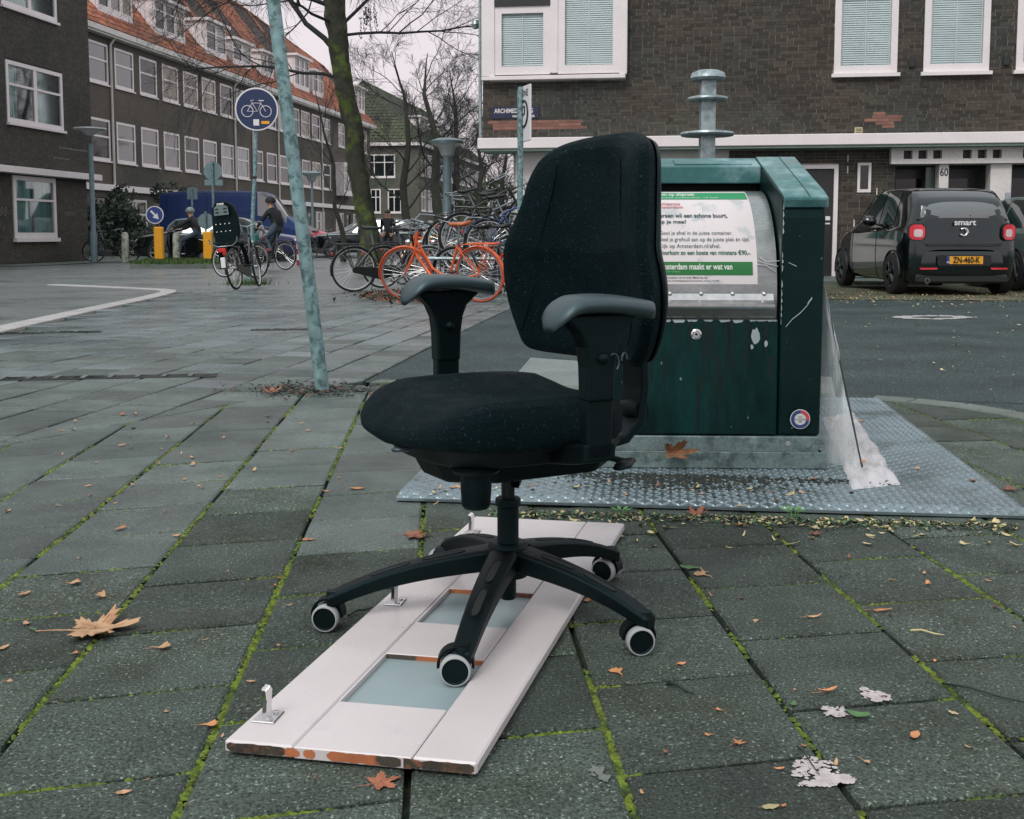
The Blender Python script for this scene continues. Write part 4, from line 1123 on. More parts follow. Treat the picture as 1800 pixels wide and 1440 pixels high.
# lower brick wall
holesG = [(6.3, 7.12, -.2, Z(2.14)), (7.50, 7.76, Z(1.60), Z(2.18))]
m = MB(); wall_mb(m, 5.0, 8.2, 0, Z(2.46), holesG, .12, .12); m.build('lower_wall', m_mort, house)
bricks(house, 5.0, 8.2, 0.02, Z(2.45), holesG, (m_brick, m_brickred), y=.12, gx=.009, near=60, camp=Vector((0, 0, .77)))
# ledge with soffit
m = MB(); m.bbox(-.05, 15.2, -.38, .14, Z(2.50), Z(2.715), .012); m.build('ledge', m_white, house)
m = MB(); m.box(-.0, 15.2, -.34, .6, Z(2.455), Z(2.498)); m.build('soffit', m_soffit, house)
# sandy yellow box above the ledge
m = MB(); m.bbox(7.40, 7.55, -.07, .0, Z(2.718), Z(2.86), .006); b = m.build('yellow_vent_box', M('cream_box', (.45, .40, .24), .6), house)
for q in (.04, .075, .105):
    m = MB(); m.box(7.42, 7.53, -.078, -.07, Z(2.718) + q, Z(2.718) + q + .008); m.build('vent_slot', m_dark, b)
# shopfront-like white wall under the ledge at left
holesW = [(1.35, 2.95, Z(.75), Z(2.22)), (3.45, 4.75, Z(.75), Z(2.30))]
m = MB(); wall_mb(m, .62, 5.0, 0, Z(2.46), holesW, .14, .14); m.box(.62, .66, .14, 6, 0, Z(2.46)); m.build('rendered_wall', m_whitew, house)
for a, b, c, d in holesW: window(house, a + .02, b - .02, c + .02, d - .02, (('v', .5, .07),), .1, .17, curtain=((.05, .5), (.6, .95)), pane=m_glass)
# the four windows of the upper floor
bay = mk('bay_window', None, house)
m = MB()
yb = -.16
m.bbox(.0, .27, yb, .12, Z(3.97), Z(7.4), .01); m.bbox(2.80, 2.95, yb, .12, Z(3.97), Z(7.4), .01); m.bbox(1.40, 1.56, yb + .01, .1, Z(4.02), Z(7.4), .008)
m.bbox(.16, 2.92, yb - .05, .12, Z(3.885), Z(3.968), .01); m.box(.0, .16, yb, .12, Z(3.9), Z(3.968))
m.build('bay_casing', m_white, bay)
for (a, b, c, d, bl_) in ((.27, 1.40, Z(4.0), Z(5.36), (.12, .5)), (1.56, 2.80, Z(4.0), Z(7.0), (.08, .5, .93)), (.27, 1.40, Z(5.50), Z(7.0), (.12, .5))):
    f = window(bay, a, b, c, d, (), .14, yb + .03, .09, m_white, m_glass, False, bl_)
m = MB(); m.box(.27, 1.40, yb, yb + .1, Z(5.36), Z(5.50), 0); m.build('dark_transom', m_dark, bay)
for a, b, c, d in holesR[1:]:
    f = window(house, a, b, c, d, (), .125, -.03, .1, m_white, m_glass, True, (.12, .5, .88))
# porch
hs_ = [(8.33 + k, 8.33 + k + .165, Z(2.235), Z(2.40)) for k in (0, .275, .55, 1.10, 1.375, 1.65, 2.2, 2.475, 2.75, 3.3, 3.575)]
m = MB(); wall_mb(m, 8.10, 15, Z(2.14), Z(2.452), hs_, -.10, .16); m.add([(8.1, -.1, Z(2.14)), (15, -.1, Z(2.14)), (15, .5, Z(2.14)), (8.1, .5, Z(2.14))], [(0, 1, 2, 3)]); m.add([(8.1, -.1, Z(2.14)), (8.1, .3, Z(2.14)), (8.1, .3, Z(2.45)), (8.1, -.1, Z(2.45))], [(0, 1, 2, 3)])
m.build('porch_beam', m_whitew, house)
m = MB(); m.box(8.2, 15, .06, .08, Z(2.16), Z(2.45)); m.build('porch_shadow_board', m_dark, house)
m = MB(); m.box(8.2, 15, 1.0, 1.02, 0, Z(2.3)); m.box(8.2, 8.22, .12, 1.0, 0, Z(2.3)); m.build('porch_back_wall', M('porch_dark_tile', (.016, .022, .022), .4), house)
for (a, b, c) in ((9.03, 9.21, .02), (9.98, 10.37, .0), (11.25, 11.42, .02), (12.2, 12.6, 0)):
    m = MB(); m.bbox(a, b, c, c + .35, 0, Z(2.138), .008); p_ = m.build('porch_pillar', m_whitew, house)
    if a == 9.03:
        a_, b_ = text_mesh('60', .21, 'CENTER', .004, .75); m = MB(); m.add([(9.12 + x, c - .003, Z(1.97) + y) for x, y in a_], b_); m.build('house_number', m_dark, p_)
    if a == 9.98:
        m = MB(); m.bbox(10.02, 10.09, c - .02, c, Z(1.30), Z(1.50), .004); m.bbox(10.09, 10.18, c - .012, c, Z(1.38), Z(1.43), .003); m.build('doorbell_panel', m_galv, p_)
        m = MB(); m.bbox(10.26, 10.35, c - .03, c, Z(1.27), Z(1.58), .004); m.build('letter_box', M('pale_blue_box', (.3, .36, .42), .4), p_)
for a, b in ((8.25, 9.0), (9.24, 9.96), (10.42, 11.2)):
    m = MB(); m.bbox(a, b, .86, .92, .05, Z(2.1), .01)
    d_ = m.build('door', M('dark_door', (.014, .018, .018), .35, var=.2), house)
    m = MB(); m.bbox(a + .12, b - .12, .85, .86, Z(1.1), Z(1.9), .004); m.build('door_pane', M('door_glass', (.01, .014, .014), .1), d_)
    m = MB(); m.tube([(b - .07, .83, Z(1.0)), (b - .07, .83, Z(1.14))], .01, 6); m.build('handle', m_steel, d_)
m = MB(); m.bbox(8.86, 9.02, .4, .42, Z(1.35), Z(2.1), .003); m.build('green_side_glass', M('green_obscure_glass', (.08, .14, .12), .15), house)
# entrance door with white frame
m = MB(); m.box(6.28, 6.37, .06, .2, 0, Z(2.15)); m.box(7.05, 7.13, .06, .2, 0, Z(2.15)); m.box(6.37, 7.05, .06, .2, Z(2.07), Z(2.15)); d_ = m.build('door_frame', m_white, house)
m = MB(); m.bbox(6.37, 7.05, .13, .17, .03, Z(2.07), .004); m.build('door_leaf', M('brown_black_door', (.02, .022, .02), .4), d_)
m = MB(); m.bbox(6.88, 7.0, .118, .13, Z(1.05), Z(1.13), .003); m.bbox(6.90, 7.0, .118, .13, Z(.97), Z(1.0), .003); m.build('letter_slot', m_white, d_)
f = window(house, 7.50, 7.76, Z(1.60), Z(2.18), (), .05, .08, .08, m_white, m_pane, False)
# wall numbers, hooks
for x_, z_ in ((7.30, 1.98), (7.30, 2.2), (7.87, 1.55), (7.45, .92)):
    m = MB(); m.box(x_, x_ + .02, .10, .118, Z(z_), Z(z_) + .14); m.build('pale_mortar_patch', m_whitew, house)
# graffiti scribble on the brick next to the hatchback
m = MB(); rg = random.Random(4)
for s_ in range(4):
    x, z = 7.75 + s_ * .13, Z(.95 + .16 * s_)
    pts = [(x + .13 * sin(t * .9 + s_ * 2) * (.5 + t / 14), .105, z + .10 * cos(t * 1.3 + s_) + t * .012) for t in range(15)]
    m.tube(pts, .008, 4, flat=.3)
m.build('graffiti_tag', M('grey_spray', (.30, .31, .28), .8), house)
# gas boxes between windows
for x_ in (8.38, 10.12):
    m = MB(); m.bbox(x_, x_ + .12, -.06, .0, Z(4.0), Z(4.17), .01); m.build('wall_ventilator', m_dark, house)
# street name plate
sg = MB(); sg.bbox(.185, 1.16, -.03, -.012, Z(3.135), Z(3.37), .004)
plate_n = sg.build('street_name_sign', M('navy_enamel', (.010, .020, .055), .3), None, loc=tuple(HO), rot=(0, 0, HA))
tag(plate_n, 'dark blue street name plate with white capitals on the corner of the brick house', 'street sign')
for t_, z_, s_, x_ in (('ARCHIMEDESWEG', 3.285, .125, .245), ('WATERGRAAFSMEER', 3.175, .062, .62)):
    a_, b_ = text_mesh(t_, s_, 'LEFT', .002, .78); m = MB(); m.add([(x_ + x, -.0335, Z(z_) + y) for x, y in a_], b_); m.build('lettering', m_white, plate_n)
# little alarm lamp box on the corner
m = MB(); m.tube([(-.09, .3, Z(5.15)), (-.22, .3, Z(5.15))], .02, 8); m.lathe([(0, .1), (.06, .08), (.09, .0), (.06, -.08), (0, -.1)], 14, 0, TR(-.2, .3, Z(5.1))); m.build('corner_lamp', m_galv, house, smooth=40)
m = MB(); m.tube([(-.06, .05, Z(2.72)), (-.06, .05, Z(3.9)), (-.06, .1, Z(7.2))], .035, 8); m.build('drainpipe', m_galv, house, smooth=40)

# ------------------------------------------------------------------ near house at left
LA = atan2(1, .144)
NO = Vector((-14.4, 37.9, gz(38))); hz = -NO.z
nh = thing('brick_house', 'dark brick corner house with pale ledge, its wall scrawled with chalky graffiti', 'house', tuple(NO), LA)
hN = [(-4.35, -1.97, Z(.60), Z(2.58)), (-4.62, -1.5, Z(4.08), Z(5.98)), (-4.72, -1.68, Z(7.5), Z(9.4)), (-10.5, -7.5, Z(4.08), Z(5.98)), (-10.5, -7.5, Z(.6), Z(2.58))]
m = MB(); wall_mb(m, -14, 0.24, Z(2.6), Z(11), [h for h in hN if h[3] > Z(3)], 0, .14); wall_mb(m, -14, -.02, 0, Z(2.6), [h for h in hN if h[3] < Z(3)], .10, .14)
m.box(.22, .24, .0, 9, Z(2.6), Z(11)); m.box(-.04, -.02, .12, 9, 0, Z(2.6)); m.box(-14, .24, 8.9, 9, 0, Z(11)); m.box(-14, .24, 0, 9, Z(11), Z(11.1))
m.build('wall', M('dark_mortar', (.035, .037, .034), .9, var=.2), nh)
bricks(nh, -7, .24, Z(2.8), Z(10.2), [h for h in hN if h[3] > Z(3)], (m_brickL, m_brickred), near=200, camp=Vector((0, 0, .77)), gx=.010, gz_=.008)
bricks(nh, -7, -.02, 0.02, Z(2.55), [h for h in hN if h[3] < Z(3)], (m_brickL, m_brickred), y=.10, near=80, camp=Vector((0, 0, .77)), gx=.010, gz_=.008)
m = MB(); m.bbox(-14, .34, -.30, .12, Z(2.60), Z(2.80), .01); m.build('ledge', m_white, nh)
window(nh, -4.33, -1.99, Z(.66), Z(2.56), (('h', .62, .07),), .14, .06, .1, m_white, m_glass, True, None, ((.03, .42), (.5, .97)), .12)
window(nh, -4.60, -1.52, Z(4.12), Z(5.96), (('h', .62, .07), ('v', .5, .16)), .12, -.02, .1, m_white, m_glass, True, None, ((.02, .2), (.52, .8)), .08)
window(nh, -4.70, -1.70, Z(7.54), Z(9.38), (('h', .62, .07), ('v', .5, .16)), .12, -.02, .1, m_white, m_glass, True, None, ((.05, .95),), .08)
window(nh, -10.5, -7.5, Z(4.12), Z(5.96), (('h', .62, .07), ('v', .5, .16)), .12, -.02, .1, m_white, m_glass, True, None, ((.05, .95),), .08)
window(nh, -10.5, -7.5, Z(.66), Z(2.56), (('h', .62, .07), ('v', .5, .16)), .12, .06, .1, m_white, m_glass, True, None, ((.05, .95),), .08)
m = MB()
for s_ in range(9):
    x, z = -5.6 + (s_ % 5) * .22, Z(1.45 - .42 * (s_ // 5)); ph = rg.uniform(0, 6)
    m.tube([(x + .10 * cos(t * .8 + ph) * (1 if t < 6 else .5), .088, z + .15 * sin(t * .9 + ph * 1.7)) for t in range(9)], .012, 4, flat=.3)
for s_ in range(5):
    x, z = -1.4 + s_ * .13, Z(1.45); ph = rg.uniform(0, 6)
    m.tube([(x + .06 * cos(t * .9 + ph), .088, z + .09 * sin(t * 1.1 + ph)) for t in range(7)], .008, 4, flat=.3)
m.build('graffiti_tag', M('chalk_spray', (.26, .25, .23), .8), nh)
m = MB(); m.box(-1.9, -.1, -.015, -.002, Z(3.55), Z(3.60)); m.box(-2.2, -1.2, -.014, -.002, Z(3.2), Z(3.25)); m.build('pale_brick_scar', M('pale_scar', (.15, .14, .12), .9, var=.5, scale=12), nh)
# ------------------------------------------------------------------ long terrace at left
TO = Vector((-19.5, 50, gz(50))); hz = -TO.z
tc_ = thing('terraced_row', 'long three-storey brick terrace with red tiled roof and rows of white sash windows', 'terraced house', tuple(TO), LA)
xs_ = [1.15, 3.65, 6.15, 8.65, 11.15, 13.6, 16.15, 18.6, 21.5, 23.6, 26.1, 28.3, 30.6, 33.0, 35.5]
ws_ = [1.4 if x == 21.5 else 1.88 for x in xs_]
hT = []
for x, w in zip(xs_, ws_): hT += [(x, x + w, Z(4.22), Z(6.16)), (x, x + w, Z(7.78), Z(9.66))]
for x in (38.4, 46.3): hT += [(x, x + (3.8 if x < 40 else 1.6), Z(4.1), Z(6.25))]
for x in (39.6, 42.4, 46.3): hT += [(x, x + 1.6, Z(7.78), Z(9.66))]
gr_ = [(-.6, 1.2), (1.2, 2.6), (6.6, 7.8), (4.3, 6.5), (11.5, 13.6), (14.6, 16.4), (19.5, 21.6), (24.3, 26.4), (29.5, 31.6), (34.3, 36.4), (39.6, 41.9), (43.6, 45.2)]
gr_ = [(4.3, 6.6), (9.2, 11.4), (13.8, 15.6), (18.4, 20.6), (23.6, 25.8), (28.6, 30.8), (33.6, 35.8), (38.6, 40.8), (43.4, 45.4)]
hT += [(a, b, Z(.55), Z(2.5)) for a, b in gr_]
hT += [(1.3, 2.6, 0, Z(2.5)), (7.6, 8.6, 0, Z(2.4)), (16.6, 17.6, 0, Z(2.4)), (21.9, 22.9, 0, Z(2.4)), (31.8, 32.8, 0, Z(2.4)), (41.6, 42.6, 0, Z(2.4))]
m = MB(); wall_mb(m, -6, 49, 0, Z(10.0), hT, 0, .14); m.box(48.98, 49, 0, 9, 0, Z(10)); m.box(-6, 49, 9, 9.05, 0, Z(10)); m.box(-6, 49, .3, .32, 0, Z(10)); m.build('wall', m_farbrick, tc_)
for a, b, c, d in hT:
    if c == 0:
        m = MB(); m.box(a, b, .08, .12, 0, d - .35); m.box(a, a + .08, .05, .12, 0, d); m.box(b - .08, b, .05, .12, 0, d); dd = m.build('door', M('street_door', (.03, .045, .042), .4), tc_)
        m = MB(); m.box(a + .08, b - .08, .08, .1, d - .33, d - .03); m.build('fanlight', m_pane, dd)
    elif b - a > 2.5: pass
    elif c < Z(1): window(tc_, a, b, c, d, (('h', .62, .08), ('v', .5, .12)), .12, .02, .1, m_whitew)
    else: window(tc_, a, b, c, d, (('h', .58, .09),), .115, .0, .1, m_white)
# projecting bays near the far end
for a in (38.4,):
    f = mk('bay_window', None, tc_)
    m = MB(); m.box(a, a + 3.8, -.8, 0, Z(3.85), Z(4.1)); m.build('bay_floor', m_white, f); m = MB(); m.box(a, a + 3.8, -.8, 0, Z(6.25), Z(6.45)); m.build('bay_roof', m_white, f)
    for q in range(3): window(f, a + q * 1.28, a + q * 1.28 + 1.24, Z(4.1), Z(6.25), (('h', .7, .09),), .12, -.78, .1, m_white, None, False)
    for e_ in (0, 3.7): m = MB(); m.box(a + e_, a + e_ + .1, -.7, 0, Z(4.1), Z(6.25)); m.build('bay_side', m_white, f)
m = MB(); m.bbox(-6, 49.1, -.18, .0, Z(2.82), Z(3.12), .01); m.build('ledge', m_white, tc_)
m = MB(); m.bbox(-6, 49.3, -.5, -.02, Z(10.06), Z(10.33), .02); m.box(-6, 49.2, -.42, 0, Z(9.98), Z(10.055)); m.build('gutter', m_whitew, tc_)
for x in (3.15, 18.15, 26.0 - .35, 35.3 - .25, 21.0):
    m = MB(); m.tube([(x, -.4, Z(10.1)), (x, -.08, Z(9.7)), (x, -.08, Z(5)), (x, -.08, .1)], .06, 7); m.build('drainpipe', m_whitew, tc_, smooth=40)
# roof: hipped at the far end, with separate tiles as one part
RP = radians(52); RS = 9.0; ex1 = 49.2
def roofp(x, s_): return (x, -.42 + s_ * cos(RP), Z(10.33) + s_ * sin(RP))
def hipx(s_): return ex1 - s_ * .5 - max(0, s_ - 6) * 4
ridge_z = Z(10.33) + RS * sin(RP); 
m = MB(); m.add([roofp(-6, 0), roofp(ex1, 0), roofp(hipx(6), 6), roofp(hipx(RS), RS), roofp(-6, RS)], [(0, 1, 2, 3, 4)]); 
p1 = roofp(hipx(RS), RS); m.add([roofp(ex1, 0), (ex1, 9, Z(10.33)), (hipx(6), 9, roofp(0, 6)[2]), roofp(hipx(6), 6)], [(0, 1, 2, 3)]); m.add([roofp(hipx(6), 6), (hipx(6), 9, roofp(0, 6)[2]), (hipx(RS), 9, ridge_z), p1], [(0, 1, 2, 3)]); m.add([p1, (hipx(RS), 9, ridge_z), (-6, 9, ridge_z), roofp(-6, RS)], [(0, 1, 2, 3)])
roof = m.build('roof', M('roof_boards', (.05, .04, .035), .9), tc_)
dorm = [(2.5, 5.9, 12.9), (8.3, 11.9, 12.95), (14.7, 17.6, 13.0), (18.6, 21.6, 12.6), (23.2, 25.6, 12.6), (29.8, 33.0, 13.4), (33.8, 36.3, 12.9), (44.8, 47.9, 13.2)]
tl = MB(); tw, te = .27, .36
for r in range(int(RS / te)):
    s0 = r * te; n_ = 0
    x = -6 + (0)
    while x < hipx(s0 + te * .5):
        y0_, z0_ = roofp(0, s0)[1:]; y1_, z1_ = roofp(0, s0 + te + .04)[1:]
        nrm = (-sin(RP), cos(RP))
        zmid = z0_
        if not any(a - .05 < x + tw / 2 < b + .05 and zmid + .1 > Z(11.35) for a, b, c in dorm):
            hts = (.02, .065, .075, .03, .015)
            vs = []
            for q, h_ in enumerate(hts):
                xx = x + (tw + .01) * q / 4
                vs.append((xx, y0_ + nrm[0] * (h_ + .035), z0_ + nrm[1] * (h_ + .035))); vs.append((xx, y1_ + nrm[0] * h_, z1_ + nrm[1] * h_))
            vs += [(x, y0_, z0_), (x + tw, y0_, z0_)]
            tl.add(vs, [(0, 2, 3, 1), (2, 4, 5, 3), (4, 6, 7, 5), (6, 8, 9, 7), (10, 11, 8, 6, 4, 2, 0)])
        x += tw
# hip end tiles
for r in range(int(RS / te)):
    s0 = r * te; xa = hipx(s0); xb = hipx(s0 + te); z0_ = roofp(0, s0)[2]; z1_ = roofp(0, s0 + te)[2]; ya, yb_ = -.42 + s0 * cos(RP), -.42 + (s0 + te) * cos(RP)
    y = ya
    while y < 8.5:
        tl.add([(xa + .08, y, z0_ + .06), (xa + .08, y + tw, z0_ + .06), (xb + .03, y + tw, z1_), (xb + .03, y, z1_)], [(0, 1, 2, 3)]); y += tw
tl.build('pantiles', m_tileroof, roof, kind='stuff')
m = MB(); m.tube([roofp(ex1, 0), roofp(hipx(6), 6), roofp(hipx(RS), RS)], .13, 8); m.tube([(-6, roofp(0, RS)[1], ridge_z + .05), (hipx(RS), roofp(0, RS)[1], ridge_z + .05)], .14, 8); m.build('ridge_tiles', m_tileroof, roof)
for a, b, zt in dorm:
    d_ = mk('dormer', None, tc_)
    y0_ = .15; z0_ = Z(11.35)
    m = MB(); m.box(a, b, y0_, 3.2, z0_ - .2, z0_); m.box(a - .15, b + .15, y0_ - .25, 4, Z(zt), Z(zt) + .16); m.box(a, a + .12, y0_ + .12, 3.2, z0_, Z(zt)); m.box(b - .12, b, y0_ + .12, 3.2, z0_, Z(zt)); m.build('dormer_shell', m_white, d_)
    n_ = 3 if b - a > 3.1 else 2
    wv = (b - a) / n_
    for q in range(n_): window(d_, a + q * wv + .01, a + (q + 1) * wv - .01, z0_, Z(zt), (('h', .66, .07),), .13, y0_, .1, m_white, None, False)
# ------------------------------------------------------------------ far mossy-roofed block
FO = Vector((-9.2, 110, gz(110))); hz = -FO.z
fb = thing('apartment_block', 'far brick block with moss-green tiled roof seen between the bare trees', 'apartment block', tuple(FO), LA)
LF = 40.0; WF = 13.0
hF = []
for k in range(2):
    z0_, z1_ = (Z(3.1), Z(5.3)) if k == 0 else (Z(6.6), Z(8.9))
    hF += [(1.0, 3.2, z0_, z1_)] + [(4.0 + q * 3.1, 6.4 + q * 3.1, z0_, z1_) for q in range(11)]
hF += [(4.0 + q * 3.1, 6.2 + q * 3.1, Z(.4), Z(2.2)) for q in range(11)]
m = MB(); wall_mb(m, 0, LF, 0, Z(9.5), hF, 0, .15); m.box(LF - .05, LF, 0, WF, 0, Z(9.5)); m.box(0, LF, WF, WF + .05, 0, Z(9.5)); m.box(0.05, LF, .4, .42, 0, Z(9.5)); m.build('wall', m_farbrick2, fb)
for a, b, c, d in hF:
    window(fb, a, b, c, d, (('v', .33, .1), ('v', .66, .1), ('h', .65, .08)), .13, .0, .1, m_white)
# gable facing the camera, built with its own frame
gA = mk('end_wall', None, fb, (0, 0, 0), (0, 0, -pi / 2))
hG2 = [(-3.2 - .0, -1.2, Z(2.9), Z(5.3)), (-5.4, -3.9, Z(2.9), Z(5.3)), (-5.6, -2.4, Z(6.4), Z(8.7)), (-9.6, -7.2, Z(2.9), Z(5.3)), (-9.6, -7.2, Z(6.4), Z(8.7))]
m = MB(); wall_mb(m, -WF, 0, 0, Z(9.5), hG2, 0, .15); m.build('gable_wall', m_farbrick2, gA)
for a, b, c, d in hG2: 
    f_ = frame_mesh(b - a, d - c, .13, .1, (('v', .33, .1), ('v', .66, .1), ('h', .65, .08)), m_white, 0)
    m = MB(); me_ = f_
    o = mk('window_frame', f_, gA, (a, .02, c)); 
    o2 = mk('window_pane', pane_mesh(b - a, d - c, .13, m_pane), gA, (a, .02, c)); o3 = mk('window_sill', sill_mesh(b - a, m_white), gA, (a, .02, c))
m = MB(); m.bbox(-.3, LF + .3, -.4, 0, Z(9.5), Z(9.85), .02); m.box(-.4, 0, 0, WF, Z(9.5), Z(9.85)); m.build('gutter', m_white, fb)
m = MB()
rz_ = Z(16.4); inx = 3.2
A = (-.4, -.4, Z(9.85)); B = (LF, -.4, Z(9.85)); Cc = (LF, WF, Z(9.85)); D_ = (-.4, WF, Z(9.85)); R1 = (inx, WF / 2, rz_); R2 = (LF - 9, WF / 2, rz_)
m.add([A, B, Cc, D_, R1, R2], [(0, 1, 5, 4), (1, 2, 5), (2, 3, 4, 5), (3, 0, 4)]); rf = m.build('roof', M('moss_roof_base', (.03, .04, .02), .9), fb)
tl = MB()
def slope_tiles(P0, P1, Q0, Q1, rows, wdt):
    P0, P1, Q0, Q1 = map(Vector, (P0, P1, Q0, Q1)); n = (P1 - P0).cross(Q0 - P0).normalized()
    if n.z < 0: n = -n
    for r in range(rows):
        a0, b0 = P0.lerp(Q0, r / rows), P1.lerp(Q1, r / rows); a1, b1 = P0.lerp(Q0, (r + 1) / rows), P1.lerp(Q1, (r + 1) / rows)
        k = max(1, int((b0 - a0).length / wdt))
        for q in range(k):
            t0, t1 = q / k, (q + 1) / k; tm = (t0 + t1) / 2
            tl.add([a0.lerp(b0, t0) + n * .05, a0.lerp(b0, tm) + n * .12, a0.lerp(b0, t1) + n * .05, a1.lerp(b1, t1) + n * .02, a1.lerp(b1, tm) + n * .06, a1.lerp(b1, t0) + n * .02], [(0, 1, 4, 5), (1, 2, 3, 4)])
slope_tiles(A, B, R1, R2, 20, .5); slope_tiles(D_, A, R1, R1, 20, .5)
tl.build('pantiles', m_mossroof, rf, kind='stuff')
for q in (6, 15, 24, 31):
    d_ = mk('dormer', None, fb)
    m = MB(); m.box(q, q + 3, 1.3, 4, Z(10.9), Z(11.05)); m.box(q - .2, q + 3.2, 1.1, 4.5, Z(12.9), Z(13.1)); m.box(q, q + .15, 1.4, 4, Z(11.05), Z(12.9)); m.box(q + 2.85, q + 3, 1.4, 4, Z(11.05), Z(12.9)); m.build('dormer_shell', m_white, d_)
    for w_ in range(2): window(d_, q + w_ * 1.5, q + w_ * 1.5 + 1.5, Z(11.05), Z(12.9), (('v', .5, .1),), .15, 1.25, .1, m_white, None, False)
for x in (11.5, 24.5, 37): 
    m = MB(); m.tube([(x, -.1, Z(9.5)), (x, -.1, .1)], .08, 6); m.build('drainpipe', m_whitew, fb)
# ================================================================== TREES
MINR = [.004]
def branch_path(p, d, L_, r, rnd, seg, wob, grav, mb, n, taper=.35):
    pts = [p.copy()]; rs_ = [r]; d = d.normalized()
    for i in range(seg):
        d = (d + Vector((rnd.gauss(0, wob), rnd.gauss(0, wob), rnd.gauss(0, wob) + grav))).normalized()
        p = p + d * (L_ / seg); pts.append(p.copy()); rs_.append(r * (1 - (1 - taper) * (i + 1) / seg))
    mb.tube(pts, rs_, n, cap=False)
    return pts, rs_
def grow(mb, p, d, L_, r, lev, rnd, P_):
    seg, wob, grav, nch, spread, n = P_[lev]
    pts, rs_ = branch_path(p, d, L_, r, rnd, seg, wob, grav, mb, n)
    if lev + 1 >= len(P_): return
    for i in range(nch):
        t = .22 + .78 * (i + rnd.random()) / nch; k = min(len(pts) - 2, int(t * (len(pts) - 1))); f = t * (len(pts) - 1) - k
        q = pts[k].lerp(pts[k + 1], min(1, max(0, f))); dd = (pts[k + 1] - pts[k]).normalized()
        ax = dd.orthogonal(); ax.rotate(Matrix.Rotation(rnd.uniform(0, 2 * pi), 3, dd)); a = radians(rnd.uniform(*spread))
        nd = dd.copy(); nd.rotate(Matrix.Rotation(a, 3, ax))
        grow(mb, q, nd, L_ * rnd.uniform(.42, .72) * (1.1 - .45 * t), max(MINR[0], rs_[k] * rnd.uniform(.42, .62)), lev + 1, rnd, P_)
def tree(name, label, base, trunk_pts, trunk_r, limbs, P_, seed, mtrunk, mtw, cat='tree', group=None, blobs=0):
    rnd = random.Random(seed)
    t = thing(name, label, cat, tuple(base), 0, group)
    m = MB(); B = Vector(base)
    # trunk with irregular surface
    pts = [Vector(p) - B for p in trunk_pts]; rr = trunk_r
    fine = []; fr = []
    for i in range(len(pts) - 1):
        for k in range(6):
            f = k / 6; q = pts[i].lerp(pts[i + 1], f) + Vector((noise.noise(pts[i] * .7 + Vector((f, seed, 0))) * .06, 0, 0)); fine.append(q); fr.append(rr[i] * (1 - f) + rr[i + 1] * f)
    fine.append(pts[-1]); fr.append(rr[-1])
    m.tube(fine, fr, 14)
    for i, v in enumerate(m.v):
        vv = Vector(v); c = fine[min(len(fine) - 1, i // 14)]; o = vv - c
        m.v[i] = tuple(c + o * (1 + .22 * noise.noise(vv * 3.5 + Vector((seed, 0, 0)))))
    m.build('trunk', mtrunk, t, smooth=True)
    for (hf, d, L_, r) in limbs:
        k = min(len(fine) - 1, int(hf * (len(fine) - 1))); lm = MB()
        grow(lm, fine[k].copy(), Vector(d), L_, r, 0, rnd, P_)
        lm.build('limb', mtw, t, smooth=True)
    return t
# big mossy tree in the middle distance
tb = G(648, 474)
D0 = tb.y
def tp(u, v, D=None): return atD(u, v, D or D0)
PB = [(8, .12, -.006, 11, (25, 60), 6), (7, .14, -.03, 10, (20, 60), 4), (6, .12, -.06, 7, (15, 50), 3), (5, .1, -.08, 0, (15, 45), 3)]
big = tree('moss_covered_tree', 'large leaning tree with bright yellow-green moss on its trunk behind the parked bicycles', tb,
     [tb, tp(650, 440), tp(646, 400), tp(640, 360), tp(630, 300), tp(622, 230), tp(608, 170), tp(598, 110), tp(590, 40), tp(586, -40), tp(580, -200), tp(590, -420)],
     [.38, .30, .26, .25, .24, .235, .23, .235, .26, .28, .18, .10],
     [(.60, (-.9, -.15, .22), 4.0, .045), (.66, (-.7, .1, .8), 4.6, .075), (.70, (.9, .1, .15), 4.2, .04), (.72, (.95, -.3, .45), 4.6, .05), (.76, (-1, -.2, .35), 4.8, .06), (.80, (.8, .4, .5), 5.2, .06), (.84, (-.9, .3, .3), 5.0, .05), (.88, (.9, -.5, .25), 5.2, .05), (.92, (-.8, -.5, .4), 4.8, .05), (.74, (-.5, -.9, .25), 3.6, .045), (.78, (.3, -.9, .3), 3.6, .04), (.96, (.9, .1, .2), 4.8, .05)],
     PB, 5, m_barkmoss, m_twig)
# hanging seed clusters
rc = random.Random(3); m = MB()
for k in range(10):
    p = tp(rc.uniform(632, 664), rc.uniform(-10, 45), D0 - rc.uniform(.2, .8)) - tb; L_ = rc.uniform(.3, .6)
    pts = [p + Vector((rc.uniform(-.02, .02), 0, -L_ * i / 6)) for i in range(7)]
    m.tube(pts, .006, 3)
    for q in range(26):
        c = pts[0].lerp(pts[-1], rc.random()) + Vector((rc.gauss(0, .02), rc.gauss(0, .02), 0)); m.lathe([(0, .022), (.012, 0), (0, -.025)], 5, 0, TR(*c))
m.build('seed_clusters', m_twig, big, kind='stuff')
PS = [(7, .12, .04, 8, (22, 50), 5), (6, .14, .03, 7, (20, 50), 4), (5, .14, .02, 6, (20, 50), 3), (4, .1, 0, 0, (20, 45), 3)]
PT_ = [(7, .10, .03, 8, (22, 50), 5), (5, .12, .02, 6, (20, 55), 3), (4, .12, .0, 0, (20, 50), 3)]
